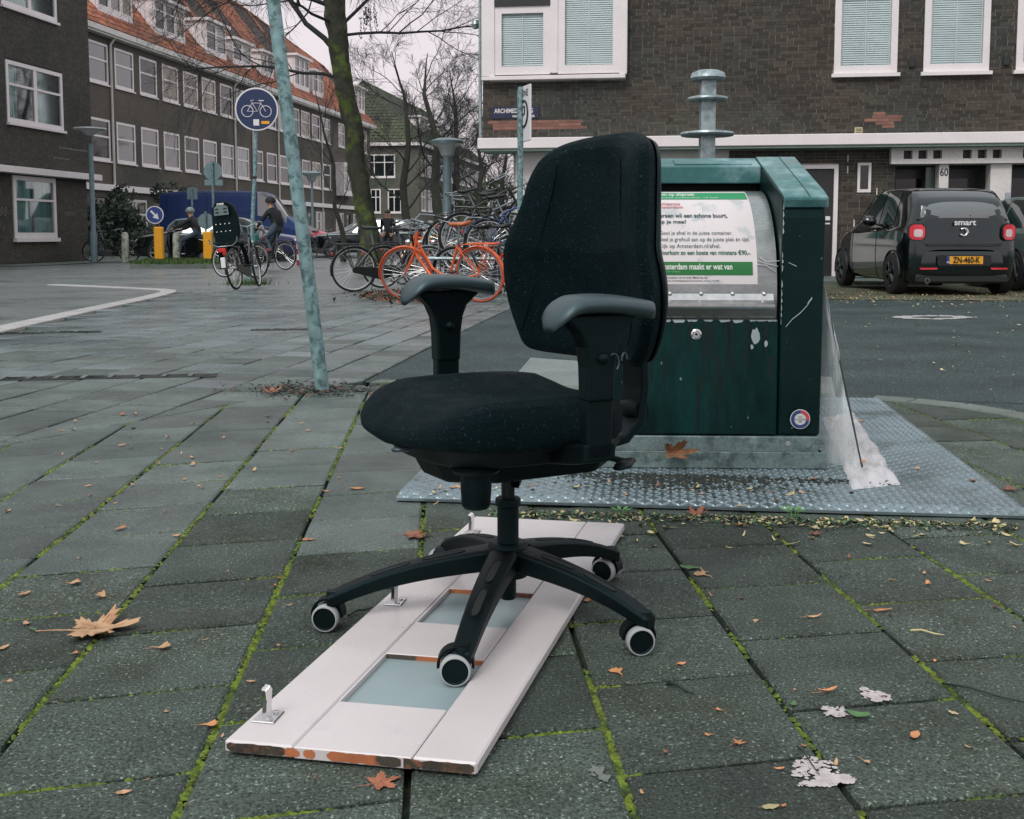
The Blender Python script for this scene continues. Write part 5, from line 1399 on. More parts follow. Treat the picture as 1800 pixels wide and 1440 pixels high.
def street_tree(lbl, u, D, vtop, w, seed, P_=PS, split=.42, nl=7, mt=m_bark, lean=0, spread=1.0, gr='bare street trees'):
    b = Vector(((u - 900) / 1940 * D, D, gz(D))); H = EYE + (412 - vtop) / 1940 * D - b.z
    rnd = random.Random(seed)
    w3 = lambda k_: Vector((rnd.uniform(-1, 1) * H * k_, rnd.uniform(-1, 1) * H * k_, 0))
    pts = [b, b + Vector((lean * .3 + .1, 0, H * .15)), b + Vector((lean * .6 - .05, 0, H * .3)) + w3(.012), b + Vector((lean, 0, H * .48)) + w3(.025), b + Vector((lean * 1.1, 0, H * .68)) + w3(.05), b + Vector((lean * 1.2, 0, H * .86)) + w3(.08)]
    r = w / 1940 * D / 2
    limbs = []; MINR[0] = D * .00013
    for i in range(nl):
        hf = split + (.95 - split) * i / nl; a = rnd.uniform(0, 2 * pi) if i > 1 else i * pi
        limbs.append((hf, (cos(a) * spread, sin(a) * spread, rnd.uniform(.5, 1.2)), H * rnd.uniform(.22, .4) * (1.25 - hf * .6), r * (1 - hf * .75) * .34))
    return tree('bare_tree', lbl, b, pts, [r * 1.3, r, r * .85, r * .65, r * .35, r * .08], limbs, P_, seed, mt, m_twig, 'tree', gr)
street_tree('bare forked tree with dark slender trunk in front of the moss-roofed block', 712, 52, 40, 15, 11, PS, .25, 10, spread=1.15)
street_tree('bare tree with its black trunk directly behind the tall street lamp post', 768, 48, 40, 18, 12, PS, .4, 8, spread=.8)
street_tree('thin wavy bare sapling in front of the terrace, left of the mossy tree', 604, 36, 110, 9, 13, PT_, .35, 7, spread=.6, lean=-.35)
street_tree('distant leafless tree beside the corner of the brick house', 845, 62, 150, 12, 14, PS, .15, 11, spread=1.1)
street_tree('distant twiggy tree half hidden by the corner of the brick house', 880, 75, 200, 12, 15, PS, .12, 10, spread=1.2)
street_tree('leafless tree rising behind the far end of the moss-roofed block', 805, 120, 80, 14, 16, PS, .2, 11, spread=1.1)
# foliage helper: leaf clouds
def leaf_cloud(name, center, size, n, ls, mat, parent=None, seed=1, gaps=.0, **props):
    rnd = random.Random(seed); m = MB()
    k = 0
    while k < n:
        p = Vector((rnd.uniform(-1, 1), rnd.uniform(-1, 1), rnd.uniform(-1, 1)))
        if p.length > 1: continue
        q = Vector((p.x * size[0], p.y * size[1], p.z * size[2]))
        if noise.noise(q * (2.2 / max(size)) + Vector((seed, 0, 0))) < gaps + .3 * (p.length - .75): 
            if rnd.random() < .9: k += .25; continue
        k += 1
        a = Vector((rnd.gauss(0, 1), rnd.gauss(0, 1), rnd.gauss(0, .6))).normalized(); b = a.orthogonal(); b.rotate(Matrix.Rotation(rnd.uniform(0, 6.28), 3, a)); c = a.cross(b)
        q = Vector(center) + q; l = ls * rnd.uniform(.5, 1.3)
        m.add([q - b * l, q - c * l * .45, q + b * l, q + c * l * .45], [(0, 1, 2, 3)])
    return m.build(name, mat, parent, **props)
m_leafd = M('dark_evergreen_leaf', (.022, .042, .028), .7, var=.4, scale=2, isl=.6)
m_leafm = M('olive_leaf', (.05, .075, .03), .7, var=.4, scale=2, isl=.6)
hd = G(870, 425); hedge = thing('hedge', 'leafy dark green hedge closing the far end of the street beside the brick house', 'hedge', (2.0, 85, gz(85)))
hedge.location = ((862 - 900) / 1940 * 85, 85, gz(85))
leaf_cloud('foliage', (0, 0, 2.4), (3.4, 2.5, 2.8), 5200, .13, m_leafm, hedge, 3)
m = MB()
for i in range(14): 
    a = i * .9; m.tube([(cos(a) * .6, sin(a) * .5, 0), (cos(a) * 1.4, sin(a) * 1.2, 2.0), (cos(a) * 2.4, sin(a) * 1.8, 4.2)], [.06, .04, .01], 4)
m.build('stem', m_twig, hedge)
# evergreen shrub and climber in front of the left houses
for nm, lab, u, v, D, sz, n, ls, mt, sd_ in (
    ('shrub', 'dark bushy evergreen shrub against the terrace beside the brick corner house', 190, 405, 47.5, (1.9, 1.0, 1.35), 3600, .085, m_leafd, 5),
    ('climbing_plant', 'tall dark climber reaching the terrace ledge left of the arrow sign', 216, 375, 49, (.8, .5, 1.4), 1600, .08, m_leafd, 6),
    ('ledge_plant', 'small leafy plant spilling over the terrace ledge above the blue van', 298, 340, 50.5, (.95, .4, .55), 900, .07, m_leafd, 7),
    ('low_hedge', 'low dark hedge behind the small parked cars at the foot of the terrace', 245, 440, 46, (2.6, .7, .7), 2200, .07, m_leafd, 9)):
    p = atD(u, v, D); t = thing(nm, lab, 'plant', (p.x, p.y, gz(D))); 
    leaf_cloud('foliage', (0, 0, p.z - gz(D)), sz, n, ls, mt, t, sd_)
    m = MB()
    for i in range(6):
        a = i * 1.1 + sd_; z_ = p.z - gz(D); m.tube([(cos(a) * .15, sin(a) * .1, 0 if z_ < 2.5 else z_ - .5), (cos(a) * sz[0] * .4, sin(a) * .3, z_), (cos(a) * sz[0] * .7, sin(a) * .4, z_ + sz[2] * .6)], [.04, .03, .01], 4)
    m.build('stem', m_twig, t)

# ================================================================== STREET FURNITURE
m_lampgrey = M('blue_grey_lamp_paint', (.13, .2, .22), .4, var=.15)
m_opal = M('opal_lamp_bowl', (.55, .6, .6), .3)
m_yellow = M('yellow_post_paint', (.78, .36, .012), .45, var=.06)
m_blue = M('sign_blue', (.018, .045, .20), .35, var=.06); m_navy = M('sign_navy', (.010, .026, .085), .35, var=.06)
m_signw = M('sign_white', (.68, .68, .70), .35, var=.04); m_signb = M('sign_back_grey', (.16, .24, .26), .45, metal=.3, var=.15)
m_pole = M('mottled_galvanised_pole', (.20, .32, .33), .5, metal=.35, var=.3, scale=16, col2=(.08, .15, .155), c2scale=24, c2lo=.5, c2hi=.6, rvar=.1, bump=.2, bscale=50)
# leaning steel pole
pb = G(567, 687); pt = atD(480, 0, 5.42); d = (pt - pb); pole = thing('leaning_pole', 'mottled galvanised steel pole leaning left, standing in leaf litter at the edge of the slabs', 'pole', tuple(pb))
m = MB(); m.tube([tuple(-d * .01), tuple(d * .5), tuple(d * 1.35)], [.0345, .033, .0325], 24); m.build('shaft', m_pole, pole, smooth=60)
m = MB(); e_ = d * 1.35; m.lathe([(.036, 0), (.036, .03), (.0, .045)], 20, 0, TR(*e_)); m.build('cap', m_dark, pole, smooth=40)
# cycle-path sign
b = G(438, 499); D = b.y
def up(u, v): return atD(u, v, D) - b
sg = thing('cycle_sign', 'round dark blue sign with a white bicycle on a tall grey post', 'traffic sign', tuple(b))
m = MB(); m.tube([(0, 0, -.02), up(442, 430), up(448, 300), up(452, 160)], .037, 14); m.build('post', m_pole, sg, smooth=60)
c = up(452.5, 193); Rr = 37 / 1940 * D
Ts = TR(*c) @ TR(0, -.06, 0) @ RZ(radians(6))
m = MB(); m.lathe([(0, -.008), (Rr * .985, -.008), (Rr, 0), (Rr * .985, .008), (0, .008)], 40, 0, Ts, 'y'); dsc = m.build('disc', m_signw, sg, smooth=30)
m = MB(); m.lathe([(0, .010), (Rr * .93, .010)], 40, 0, Ts @ Matrix.Rotation(pi / 2, 4, 'X') @ TR(0, 0, 0)); m.build('blue_face', m_navy, dsc)
def sgn_tube(m, pts, r):
    m.tube([Ts @ Vector((x * Rr, -.014, z * Rr)) for x, z in pts], r * Rr, 6, flat=.6)
m = MB(); ring = lambda cx_, cz_, r_: [(cx_ + r_ * cos(t * pi / 12), cz_ + r_ * sin(t * pi / 12)) for t in range(25)]
for cx_ in (-.42, .42): sgn_tube(m, ring(cx_, -.10, .26), .035)
sgn_tube(m, [(-.42, -.10), (-.20, .28), (.20, .28), (.42, -.10)], .03); sgn_tube(m, [(-.20, .28), (.04, -.10), (.20, .28)], .03); sgn_tube(m, [(-.42, -.1), (.04, -.1)], .02)
sgn_tube(m, [(-.20, .28), (-.26, .40), (-.12, .42)], .03); sgn_tube(m, [(.20, .28), (.22, .38)], .025); sgn_tube(m, [(.10, .40), (.34, .39)], .045)
m.build('bicycle_symbol', m_signw, dsc)
m = MB(); m.box(-.06, .04, -.002, .0, -.05, .06, 0, Ts @ TR(0, -.012, -Rr * .62)); m.build('small_sticker', m_signw, dsc)
m = MB(); m.box(-.08, .06, -.002, .0, -.02, .03, 0, Ts @ TR(.16, -.012, -Rr * .62)); m.build('yellow_sticker', m_yellow, dsc)
for z_ in (c.z - .12, c.z + .12, up(444, 312).z):
    m = MB(); xx = up(452, 193).x * (z_ / c.z); m.lathe([(.0, -.02), (.048, -.02), (.048, .02), (.0, .02)], 12, 0, TR(xx, 0, z_)); m.build('clamp', m_dark, sg)
gp = [(b.x + random.gauss(0, .22), b.y + random.gauss(0, .2), b.z - .01) for i in range(260)]
m = MB(); blades(gp, .13, m, .01, .9); tag(m.build('grass_tuft', m_grass, None, kind='stuff'), 'tuft of grass round the foot of the cycle sign post', 'grass')
# two yellow posts, the left one with an arrow sign
for i, (u, vt, vb, lab) in enumerate(((281, 399, 459, 'yellow plastic post below the round blue arrow sign'), (367, 407, 461, 'plain yellow plastic post beside the bicycle with child seat'))):
    b = G(u, 465); b.z += .09; D = b.y; 
    t = thing('yellow_post', lab, 'post', tuple(b), 0, 'yellow posts on the grassy island')
    hb = (atD(u, vb, D) - b).z; ht = (atD(u, vt, D) - b).z
    m = MB(); m.bbox(-.14, .13, -.08, .08, max(.04, hb), ht, .03, 0, Matrix.Shear('XZ', 4, (-.03, 0)) if False else None); m.build('casing', m_yellow, t)
    m = MB(); m.tube([(0, 0, -.1), (0, 0, ht - .01)], .04, 10); m.build('core', m_dark, t)
    if i == 0:
        c = atD(274, 378, D) - b; c.y = -.1; Rr = 15.5 / 1940 * D; Ts = TR(*c)
        m = MB(); m.tube([(-.02, .02, ht - .05), (c.x, .02, c.z)], .03, 8); m.build('sign_stem', m_dark, t)
        m = MB(); m.lathe([(0, -.01), (Rr, -.01), (Rr, .01), (0, .01)], 36, 0, Ts, 'y'); ds = m.build('sign_disc', m_signw, t, smooth=30)
        m = MB(); m.lathe([(0, .012), (Rr * .9, .012)], 36, 0, Ts @ Matrix.Rotation(pi / 2, 4, 'X')); m.build('blue_face', m_blue, ds)
        ar = [(-.62, .11), (.05, .11), (.05, .36), (.68, 0), (.05, -.36), (.05, -.11), (-.62, -.11)]; ca, sa = cos(radians(-47)), sin(radians(-47))
        m = MB(); m.prism([((x * ca - y * sa) * Rr, (x * sa + y * ca) * Rr) for x, y in ar], -.02, -.014, 0, Ts, 'xz'); m.build('arrow', m_signw, ds)
# white concrete bollards
for u, v, lab in ((311, 463, 'whitish concrete bollard between the two yellow posts'), (221, 461, 'whitish concrete bollard left of the arrow sign')):
    b = G(u, v); t = MB(); t.lathe([(0, 0), (.12, 0), (.115, .5), (.105, .86), (.08, .94), (0, .97)], 16); tag(t.build('bollard', M('limewashed_bollard', (.46, .48, .42), .7, var=.25, scale=5, col2=(.2, .24, .16), c2scale=6), None, smooth=50, loc=tuple(b)), lab, 'bollard', 'concrete bollards by the grassy island')
b = G(526, 467); t = thing('striped_bollard', 'thin red and white banded bollard by the blue car', 'bollard', tuple(b))
for k in range(5):
    m = MB(); m.lathe([(0, .16 * k), (.07, .16 * k), (.07, .16 * k + .16), (0, .16 * k + .16)], 14); m.build('band', M('bollard_red', (.32, .02, .03), .5) if k % 2 == 0 else m_signw, t, smooth=40)
# street lamps
def lamp(lab, u, vtop, D, w, r, style='bowl'):
    b = Vector(((u - 900) / 1940 * D, D, gz(D))); H = EYE + (412 - vtop) / 1940 * D - b.z
    t = thing('street_lamp', lab, 'street lamp', tuple(b))
    m = MB(); m.lathe([(r * 1.5, 0), (r * 1.5, .9), (r * 1.05, 1.0), (r, H - w * .55)], 14); m.build('post', m_lampgrey, t, smooth=50)
    if style == 'bowl':
        m = MB(); m.lathe([(r, H - w * .62), (w * .2, H - w * .55), (w * .3, H - w * .3), (w * .52, H - w * .2), (w * .5, H - w * .17)], 24); m.build('lamp_bowl', m_opal, t, smooth=50)
        m = MB(); m.lathe([(w * .54, H - w * .2), (w * .55, H - w * .12), (w * .3, H - w * .03), (0, H)], 24, cap=False); m.build('lamp_hood', m_signb, t, smooth=50)
    else:
        m = MB(); m.lathe([(0, H - .25), (.12, H - .22), (.32, H - .06), (.5, H - .04), (.5, H), (0, H + .05)], 24); m.build('lamp_shade', m_opal, t, smooth=30)
    return t
lamp('tall blue-grey street lamp with a pale bowl in front of the moss-roofed block', 787, 244, 30, .72 * 30 / 26, .115)
lamp('flat-topped street lamp at the corner of the left brick house', 167, 228, 35.5, .9, .075, 'flat')
lamp('slender street lamp in front of the terrace right of the leaning pole', 551, 302, 55, .9, .06)
lamp('small distant street lamp beside the tall lamp post', 778, 356, 95, .9, .07)
# backs of road signs
def back_sign(lab, u, v, D, shapes, ptop=None):
    b = Vector(((u - 900) / 1940 * D, D, gz(D))); t = thing('road_sign', lab, 'road sign', tuple(b))
    top = EYE + (412 - (ptop or v)) / 1940 * D - b.z
    m = MB(); m.tube([(0, 0, 0), (0, 0, top)], .035, 8); m.build('post', m_pole, t)
    for kind, du, vv, a, bb in shapes:
        x = du / 1940 * D; z = EYE + (412 - vv) / 1940 * D - b.z; a = a / 1940 * D; bb = bb / 1940 * D
        m = MB()
        if kind == 'o': m.lathe([(0, -.01), (a, -.01), (a, .012), (a * .94, .012), (a * .94, -.004)], 28, 0, TR(x, .045, z), 'y'); m.build('sign_disc', m_signb, t, smooth=30)
        else: m.bbox(x - a, x + a, .04, .06, z - bb, z + bb, .005); m.build('sign_plate', m_signb, t)
back_sign('back of a round road sign with a small plate under it above the child seat', 378, 285, 33, [('o', 0, 302, 16, 16), ('r', 1, 322, 16, 5)])
back_sign('back of a small upright road sign above the blue van', 341, 330, 39, [('r', 0, 341, 9, 10)])
back_sign('back of a low round sign half hidden behind the child seat', 364, 372, 34, [('o', 0, 389, 14, 14)])
# parking sign seen nearly edge-on
D = 14.5; b = Vector(((914 - 900) / 1940 * D, D, gz(D))); sg = thing('parking_sign', 'white sign with a dark ring, turned almost edge-on before the brick house', 'traffic sign', tuple(b))
m = MB(); m.tube([(-.02, 0, 0), (0, 0, 1.4), (.01, 0, EYE + (412 - 158) / 1940 * D - b.z)], .038, 12); m.build('post', m_pole, sg, smooth=50)
hT_, hB_ = EYE + (412 - 157) / 1940 * D - b.z, EYE + (412 - 252) / 1940 * D - b.z
Tq = TR(.06, -.05, 0) @ RZ(radians(-72)); w_ = .24
m = MB(); m.bbox(-w_, w_, -.012, .012, hB_, hT_, .006, 0, Tq); pl = m.build('sign_plate', m_signw, sg)
zc = (hB_ + hT_) / 2
m = MB(); m.tube([Tq @ Vector((.165 * cos(t * pi / 12), -.014, zc + .165 * sin(t * pi / 12))) for t in range(25)], .016, 6); m.tube([Tq @ Vector((-.05, -.014, zc - .1)), Tq @ Vector((-.05, -.014, zc + .1)), Tq @ Vector((.04, -.014, zc + .09)), Tq @ Vector((.04, -.014, zc)), Tq @ Vector((-.05, -.014, zc - .01))], .013, 5); m.build('ring_symbol', m_dark, pl)
a_, b_ = text_mesh('ZONE', .12, 'CENTER', .003); m = MB(); m.add([Tq @ Vector((x, -.0135, hT_ - .1 + y)) for x, y in a_], b_); m.build('lettering', m_dark, pl)
m = MB(); m.bbox(-w_ * .95, -w_ * .8, -.03, -.012, hB_ + .05, hT_ - .03, .004, 0, Tq @ RZ(0)); m.build('sign_rim', m_galv, sg)
# vent pipe behind the container
D = 8.2; b = Vector(((1239 - 900) / 1940 * D, D, gz(D))); vp = thing('vent_pipe', 'grey square vent pipe with three stacked round caps behind the green container', 'vent pipe', tuple(b))
def vz(v): return EYE + (412 - v) / 1940 * D - b.z
m = MB(); m.bbox(-.053, .053, -.053, .053, 0, vz(143), .006); m.build('shaft', m_galv, vp)
for v, r, h in ((237, 47, 12), (177, 35, 10)):
    R1 = r / 1940 * D; m = MB(); m.lathe([(0, vz(v) - .02), (R1 * .95, vz(v) - .02), (R1, vz(v) - .008), (R1 * .97, vz(v) + .006), (.08, vz(v) + .02), (0, vz(v) + .02)], 36); m.build('collar', m_galv, vp, smooth=40)
R1 = 31 / 1940 * D; m = MB(); m.lathe([(0, vz(146)), (R1 * .9, vz(147)), (R1, vz(143)), (R1 * .9, vz(134)), (R1 * .6, vz(130)), (0, vz(129))], 36); m.build('cap', m_galv, vp, smooth=50)
# meter cabinet by the facade
D = 21.0; b = Vector(((1489 - 900) / 1940 * D, D - .0, .07 - .12)); t = thing('utility_cabinet', 'low grey utility cabinet with a notice against the brick wall left of the hatchback', 'cabinet', tuple(b), HA)
m = MB(); m.bbox(0, .42, 0, .25, 0, .80, .012); m.build('housing', M('cabinet_grey', (.16, .24, .25), .5, var=.15, scale=5), t)
m = MB(); m.bbox(-.015, .435, -.02, .26, .80, .83, .006); m.build('lid', M('cabinet_grey', (.2,.2,.2)), t)
m = MB(); m.bbox(.06, .30, -.008, -.001, .40, .60, .002); nt_ = m.build('notice', m_signw, t)
m = MB(); m.box(.07, .13, -.011, -.009, .52, .58); m.build('notice_mark', m_navy, nt_)
# pale paint ring worn on the road and dropped rubble
m = MB(); rr_ = random.Random(8)
for k in range(420):
    a = rr_.uniform(0, 2 * pi); u = 1640 + 68 * cos(a) * rr_.uniform(.6, 1); v = 556.5 + 3.4 * sin(a) * rr_.uniform(.5, 1); p = G(u, v); r = rr_.uniform(.008, .03)
    m.add([(p.x + r * cos(t * 1.05 + k), p.y + r * 2 * sin(t * 1.05 + k), p.z - .0065) for t in range(6)], [tuple(range(6))])
m.build('worn_paint', m_kerbw, None, kind='stuff', label='worn pale paint mark on the asphalt in front of the black hatchback', category='road paint')
# drain gullies in the street paving
for i, (u, v, L_, lab) in enumerate(((190, 663, 1.15, 'long wet drain slot in the street paving below the white kerb line'), (40, 585, 1.2, 'dark drain slot by the white kerb at the left edge'), (500, 579, .55, 'small dark drain slot in the street paving left of the leaning pole'))):
    p = G(u, v); t = thing('drain_gully', lab, 'drain', tuple(p), radians(-64 + (4 if i == 1 else 0)) + pi / 2 + radians(-18))
    m = MB(); m.bbox(-L_ / 2, L_ / 2, -.06, .06, -.03, .003, .003); m.build('frame', M('wet_black_iron', (.012, .016, .017), .12, var=.3, ior=1.6), t)
    for k in range(int(L_ / .14)):
        m = MB(); m.bbox(-L_ / 2 + .02 + k * .14, -L_ / 2 + .045 + k * .14, -.055, .055, .003, .009, .002); m.build('grate_bar', m_kerb, t)
# ================================================================== BICYCLES
BMESH = {}
def tyre_wheel(parent, x, tyre_mat, rim_mat, R_=.335, nm='wheel', loc=None):
    k = ('w', tyre_mat.name, rim_mat.name)
    if k not in BMESH:
        a = MB(); ring = [(R_ * cos(2 * pi * i / 40), 0, R_ * sin(2 * pi * i / 40)) for i in range(40)]; a.tube(ring, .019, 8, closed=True)
        b = MB(); ring = [((R_ - .022) * cos(2 * pi * i / 40), 0, (R_ - .022) * sin(2 * pi * i / 40)) for i in range(40)]; b.tube(ring, .0105, 6, closed=True)
        c = MB(); c.tube([(0, -.05, 0), (0, .05, 0)], .018, 10)
        for i in range(28):
            t = 2 * pi * i / 28; t2 = t + (.5 if i % 2 else -.5); s_ = .028 if i % 4 < 2 else -.028
            c.tube([(.018 * cos(t2), s_, .018 * sin(t2)), ((R_ - .03) * cos(t), 0, (R_ - .03) * sin(t))], .0016, 3, cap=False)
        BMESH[k] = (a.mesh('tyre', tyre_mat, True), b.mesh('rim', rim_mat, True), c.mesh('spokes', m_steel, 40))
    A, B, Cc = BMESH[k]
    w = mk(nm, A, parent, loc or (x, 0, R_ + .012)); mk('rim', B, w); mk('spokes', Cc, w)
    return w
m_bblack = M('bike_black', (.008, .010, .011), .35, coat=.3); m_bgrey = M('bike_grey_metal', (.24, .28, .3), .35, metal=.6)
m_borange = M('bike_orange', (.62, .095, .018), .35, coat=.3, var=.08); m_byel = M('bike_yellow', (.62, .33, .06), .4, var=.08); m_bblue = M('bike_blue', (.015, .05, .16), .35); m_bwhite = M('bike_white', (.5, .52, .52), .35)
m_bred = M('bike_red', (.35, .03, .03), .4); m_saddle = M('black_saddle', (.012, .015, .016), .45); m_saddlebr = M('tan_saddle', (.42, .12, .05), .5, var=.1); m_tyreor = M('orange_tyre', (.42, .075, .03), .6)
def bike(label, loc, rz, frame=m_bblack, tyre=m_rubber, rim=m_bgrey, style='step', saddle=m_saddle, guard=None, rack=True, chainbox=True, steer=0.0, lean=0.0, pitch=0.0, group=None, childseat=False, fork_lamp=False, loc_up=0.0, basket=False):
    root = mk('bicycle', None, None, loc, (lean, pitch, rz)); root.rotation_mode = 'ZYX' if False else 'XYZ'
    root.rotation_euler = (Matrix.Rotation(rz, 3, 'Z') @ Matrix.Rotation(pitch, 3, 'Y') @ Matrix.Rotation(lean, 3, 'X')).to_euler()
    root['label'] = label; root['category'] = 'bicycle'
    if group: root['group'] = group
    guard = guard or frame; R_ = .347; WB = 1.10
    BB = Vector((.46, 0, .28)); ST = Vector((.30, 0, .72)); HT = Vector((.90, 0, .86)); HB = Vector((.955, 0, .62)); RX = Vector((0, 0, R_)); FX = Vector((WB, 0, R_)); SP = Vector((.25, 0, .95))
    m = MB()
    if style == 'step': m.tube([HT, HT.lerp(HB, .35), Vector((.70, 0, .42)), BB], .019, 8); m.tube([HB, Vector((.74, 0, .33)), BB], .021, 8)
    elif style == 'omafiets': m.tube([HT, Vector((.78, 0, .52)), Vector((.62, 0, .36)), BB.lerp(ST, .2)], .016, 8); m.tube([HB, Vector((.78, 0, .40)), BB], .018, 8)
    else: m.tube([HT, ST], .016, 8); m.tube([HB, BB], .019, 8)
    m.tube([BB, ST], .017, 8); m.tube([HT + Vector((-.01, 0, .03)), HB], .021, 8)
    for s_ in (-.055, .055):
        m.tube([RX + Vector((0, s_, 0)), BB + Vector((-.05, s_ * .5, 0))], .010, 6); m.tube([RX + Vector((0, s_, 0)), ST + Vector((0, s_ * .3, -.03))], .009, 6)
    m.build('frame', frame, root, smooth=60)
    m = MB()
    fk = mk('steering', None, root, tuple(HB), (0, 0, 0))
    ax = (HT - HB).normalized(); fk.rotation_euler = Matrix.Rotation(steer, 3, ax).to_euler()
    o_ = HB
    for s_ in (-.055, .055): m.tube([Vector((0, s_ * .6, .0)), Vector((.03, s_, -.06)), FX - o_ + Vector((-.02, s_, .05)), FX - o_ + Vector((0, s_, 0))], .011, 6)
    m.tube([(0, -.05, 0), (0, .05, 0)], .013, 6)
    m.build('fork', frame, fk, smooth=60)
    tyre_wheel(fk, 0, tyre, rim, nm='front_wheel', loc=tuple(FX - o_))
    m = MB(); st0 = HT - o_ + Vector((-.01, 0, .02)); st1 = HT - o_ + Vector((-.035, 0, .16))
    m.tube([st0, st1], .012, 8)
    hb = [(st1 + Vector((dx, dy, dz))) for dx, dy, dz in ((-.26, -.27, -.01), (-.12, -.27, .03), (.03, -.20, .06), (.06, -.08, .02), (.04, 0, 0), (.06, .08, .02), (.03, .20, .06), (-.12, .27, .03), (-.26, .27, -.01))]
    m.tube(hb, .011, 8); m.build('handlebar', m_bgrey, fk, smooth=60)
    for s_ in (0, -1):
        q = [hb[0], hb[1]] if s_ == 0 else [hb[-1], hb[-2]]
        m = MB(); m.tube([q[0], q[0].lerp(q[1], .8)], .017, 8); m.build('grip', m_saddle, fk)
    m = MB(); m.lathe([(0, .04), (.025, .035), (.034, 0), (.03, -.02), (0, -.03)], 12, 0, TR(*(HB - o_ + Vector((.07, 0, .14)))), 'x'); m.build('front_lamp', m_chrome, fk, smooth=40)
    # mudguards
    def guardm(c, t0, t1, w=.028, off=.03):
        m = MB(); n = 22; vs = []
        for i in range(n + 1):
            t = t0 + (t1 - t0) * i / n
            for yy, rr in ((-w, R_ - .01 + off - .012), (-w * .6, R_ - .01 + off), (w * .6, R_ - .01 + off), (w, R_ - .01 + off - .012)): vs.append((c[0] + rr * cos(t), c[1] + yy, c[2] + rr * sin(t)))
        m.add(vs, [(i * 4 + k, i * 4 + k + 1, i * 4 + k + 5, i * 4 + k + 4) for i in range(n) for k in range(3)]); return m
    guardm(RX, radians(38), radians(196)).build('rear_mudguard', guard, root, smooth=True)
    guardm(FX - o_, radians(-8), radians(140)).build('front_mudguard', guard, fk, smooth=True)
    tyre_wheel(root, 0, tyre, rim, nm='rear_wheel')
    # saddle
    m = MB(); m.tube([ST, SP], .013, 8); m.build('seat_post', m_bgrey, root)
    m = MB(); vs = []; n = 14
    prof = [(-.14, .02, .03), (-.13, .085, .05), (-.08, .10, .055), (-.02, .075, .05), (.05, .04, .045), (.12, .028, .045), (.155, .02, .035), (.16, .005, .02)]
    for x, w, h in prof:
        for k in range(10):
            a = 2 * pi * k / 10; vs.append((SP.x + x, w * cos(a), SP.z + .03 + h * .55 * sin(a) + (.02 if x < -.1 else 0)))
    m.add(vs, [(i * 10 + k, i * 10 + (k + 1) % 10, (i + 1) * 10 + (k + 1) % 10, (i + 1) * 10 + k) for i in range(len(prof) - 1) for k in range(10)] + [tuple(range(9, -1, -1)), tuple((len(prof) - 1) * 10 + k for k in range(10))])
    m.build('saddle', saddle, root, smooth=True)
    # crank and pedals
    m = MB(); m.lathe([(0, -.004), (.085, -.004), (.085, .004), (0, .004)], 20, 0, TR(BB.x, -.04, BB.z), 'y'); m.tube([BB + Vector((0, -.065, 0)), BB + Vector((.13, -.075, -.11))], .009, 6); m.tube([BB + Vector((0, .065, 0)), BB + Vector((-.13, .075, .11))], .009, 6)
    m.tube([BB + Vector((0, -.07, 0)), BB + Vector((0, .07, 0))], .014, 8); m.build('crank', m_bgrey, root, smooth=50)
    for s_ in (-1, 1):
        m = MB(); p = BB + Vector((-.13 * s_, .12 * s_, .11 * s_)); m.bbox(p.x - .045, p.x + .045, p.y - .045, p.y + .045, p.z - .011, p.z + .011, .004); m.build('pedal', m_saddle, root)
    if chainbox:
        m = MB(); out_ = [(BB.x + .115 * cos(t), BB.z + .10 * sin(t)) for t in [radians(a) for a in range(-100, 101, 20)]] + [(.02 + .06 * cos(t), R_ + .055 * sin(t)) for t in [radians(a) for a in range(100, 281, 20)]]
        m.prism(out_, -.078, -.05, 0, None, 'xz'); bevel(m.build('chain_case', m_bblack if frame != m_bgrey else frame, root), .006, 1)
    else:
        m = MB(); m.tube([(0, -.045, R_ + .03), (BB.x, -.045, BB.z + .085)], .004, 4); m.tube([(0, -.045, R_ - .03), (BB.x, -.045, BB.z - .085)], .004, 4); m.build('chain', m_dark, root)
    if rack:
        m = MB(); zr = .735
        for s_ in (-.065, .065):
            m.tube([(.22, s_, zr - .01), (.10, s_, zr), (-.26, s_, zr + .005), (-.30, s_ * .3, zr)], .0075, 6); m.tube([(-.12, s_, zr), (-.01, s_ * 1.1, R_)], .006, 5); m.tube([(-.22, s_, zr), (-.01, s_ * 1.1, R_)], .006, 5)
        for x in (.1, 0, -.1, -.2): m.tube([(x, -.065, zr), (x, .065, zr)], .006, 5)
        m.build('luggage_rack', frame if frame in (m_borange, m_bred) else m_bblack, root, smooth=60)
    m = MB(); m.bbox(-.345, -.325, -.03, .03, .56, .61, .006); m.build('rear_lamp', M('lamp_red', (.5, .02, .015), .3), root)
    m = MB(); m.tube([(.34, .03, .27), (.30, .14, .02)], .008, 6); m.build('kickstand', m_bgrey, root)
    if childseat:
        cs = mk('child_seat', None, root, (-.04, 0, .80)); cs.scale = (1.15, 1.22, .98)
        m = MB(); out_ = [(-.15, 0), (-.17, .12), (-.165, .35), (-.14, .52), (-.09, .60), (0, .625), (.09, .60), (.14, .52), (.165, .35), (.17, .12), (.15, 0), (.08, -.06), (-.08, -.06)]
        n = len(out_)
        def lay(dx, sc_): return [(dx + .25 * (y / .17) ** 2 * .35, y * sc_, z * (1 if z > 0 else 1)) for y, z in out_]
        vs = lay(-.19, 1) + lay(-.165, 1.06) + lay(-.13, 1.06) + [(x, y * .86, z * .96) for x, y, z in lay(-.145, 1)]
        fs = [tuple(range(n - 1, -1, -1))]
        for L0 in range(3):
            for k in range(n): fs.append((L0 * n + k, L0 * n + (k + 1) % n, (L0 + 1) * n + (k + 1) % n, (L0 + 1) * n + k))
        fs.append(tuple(3 * n + k for k in range(n)))
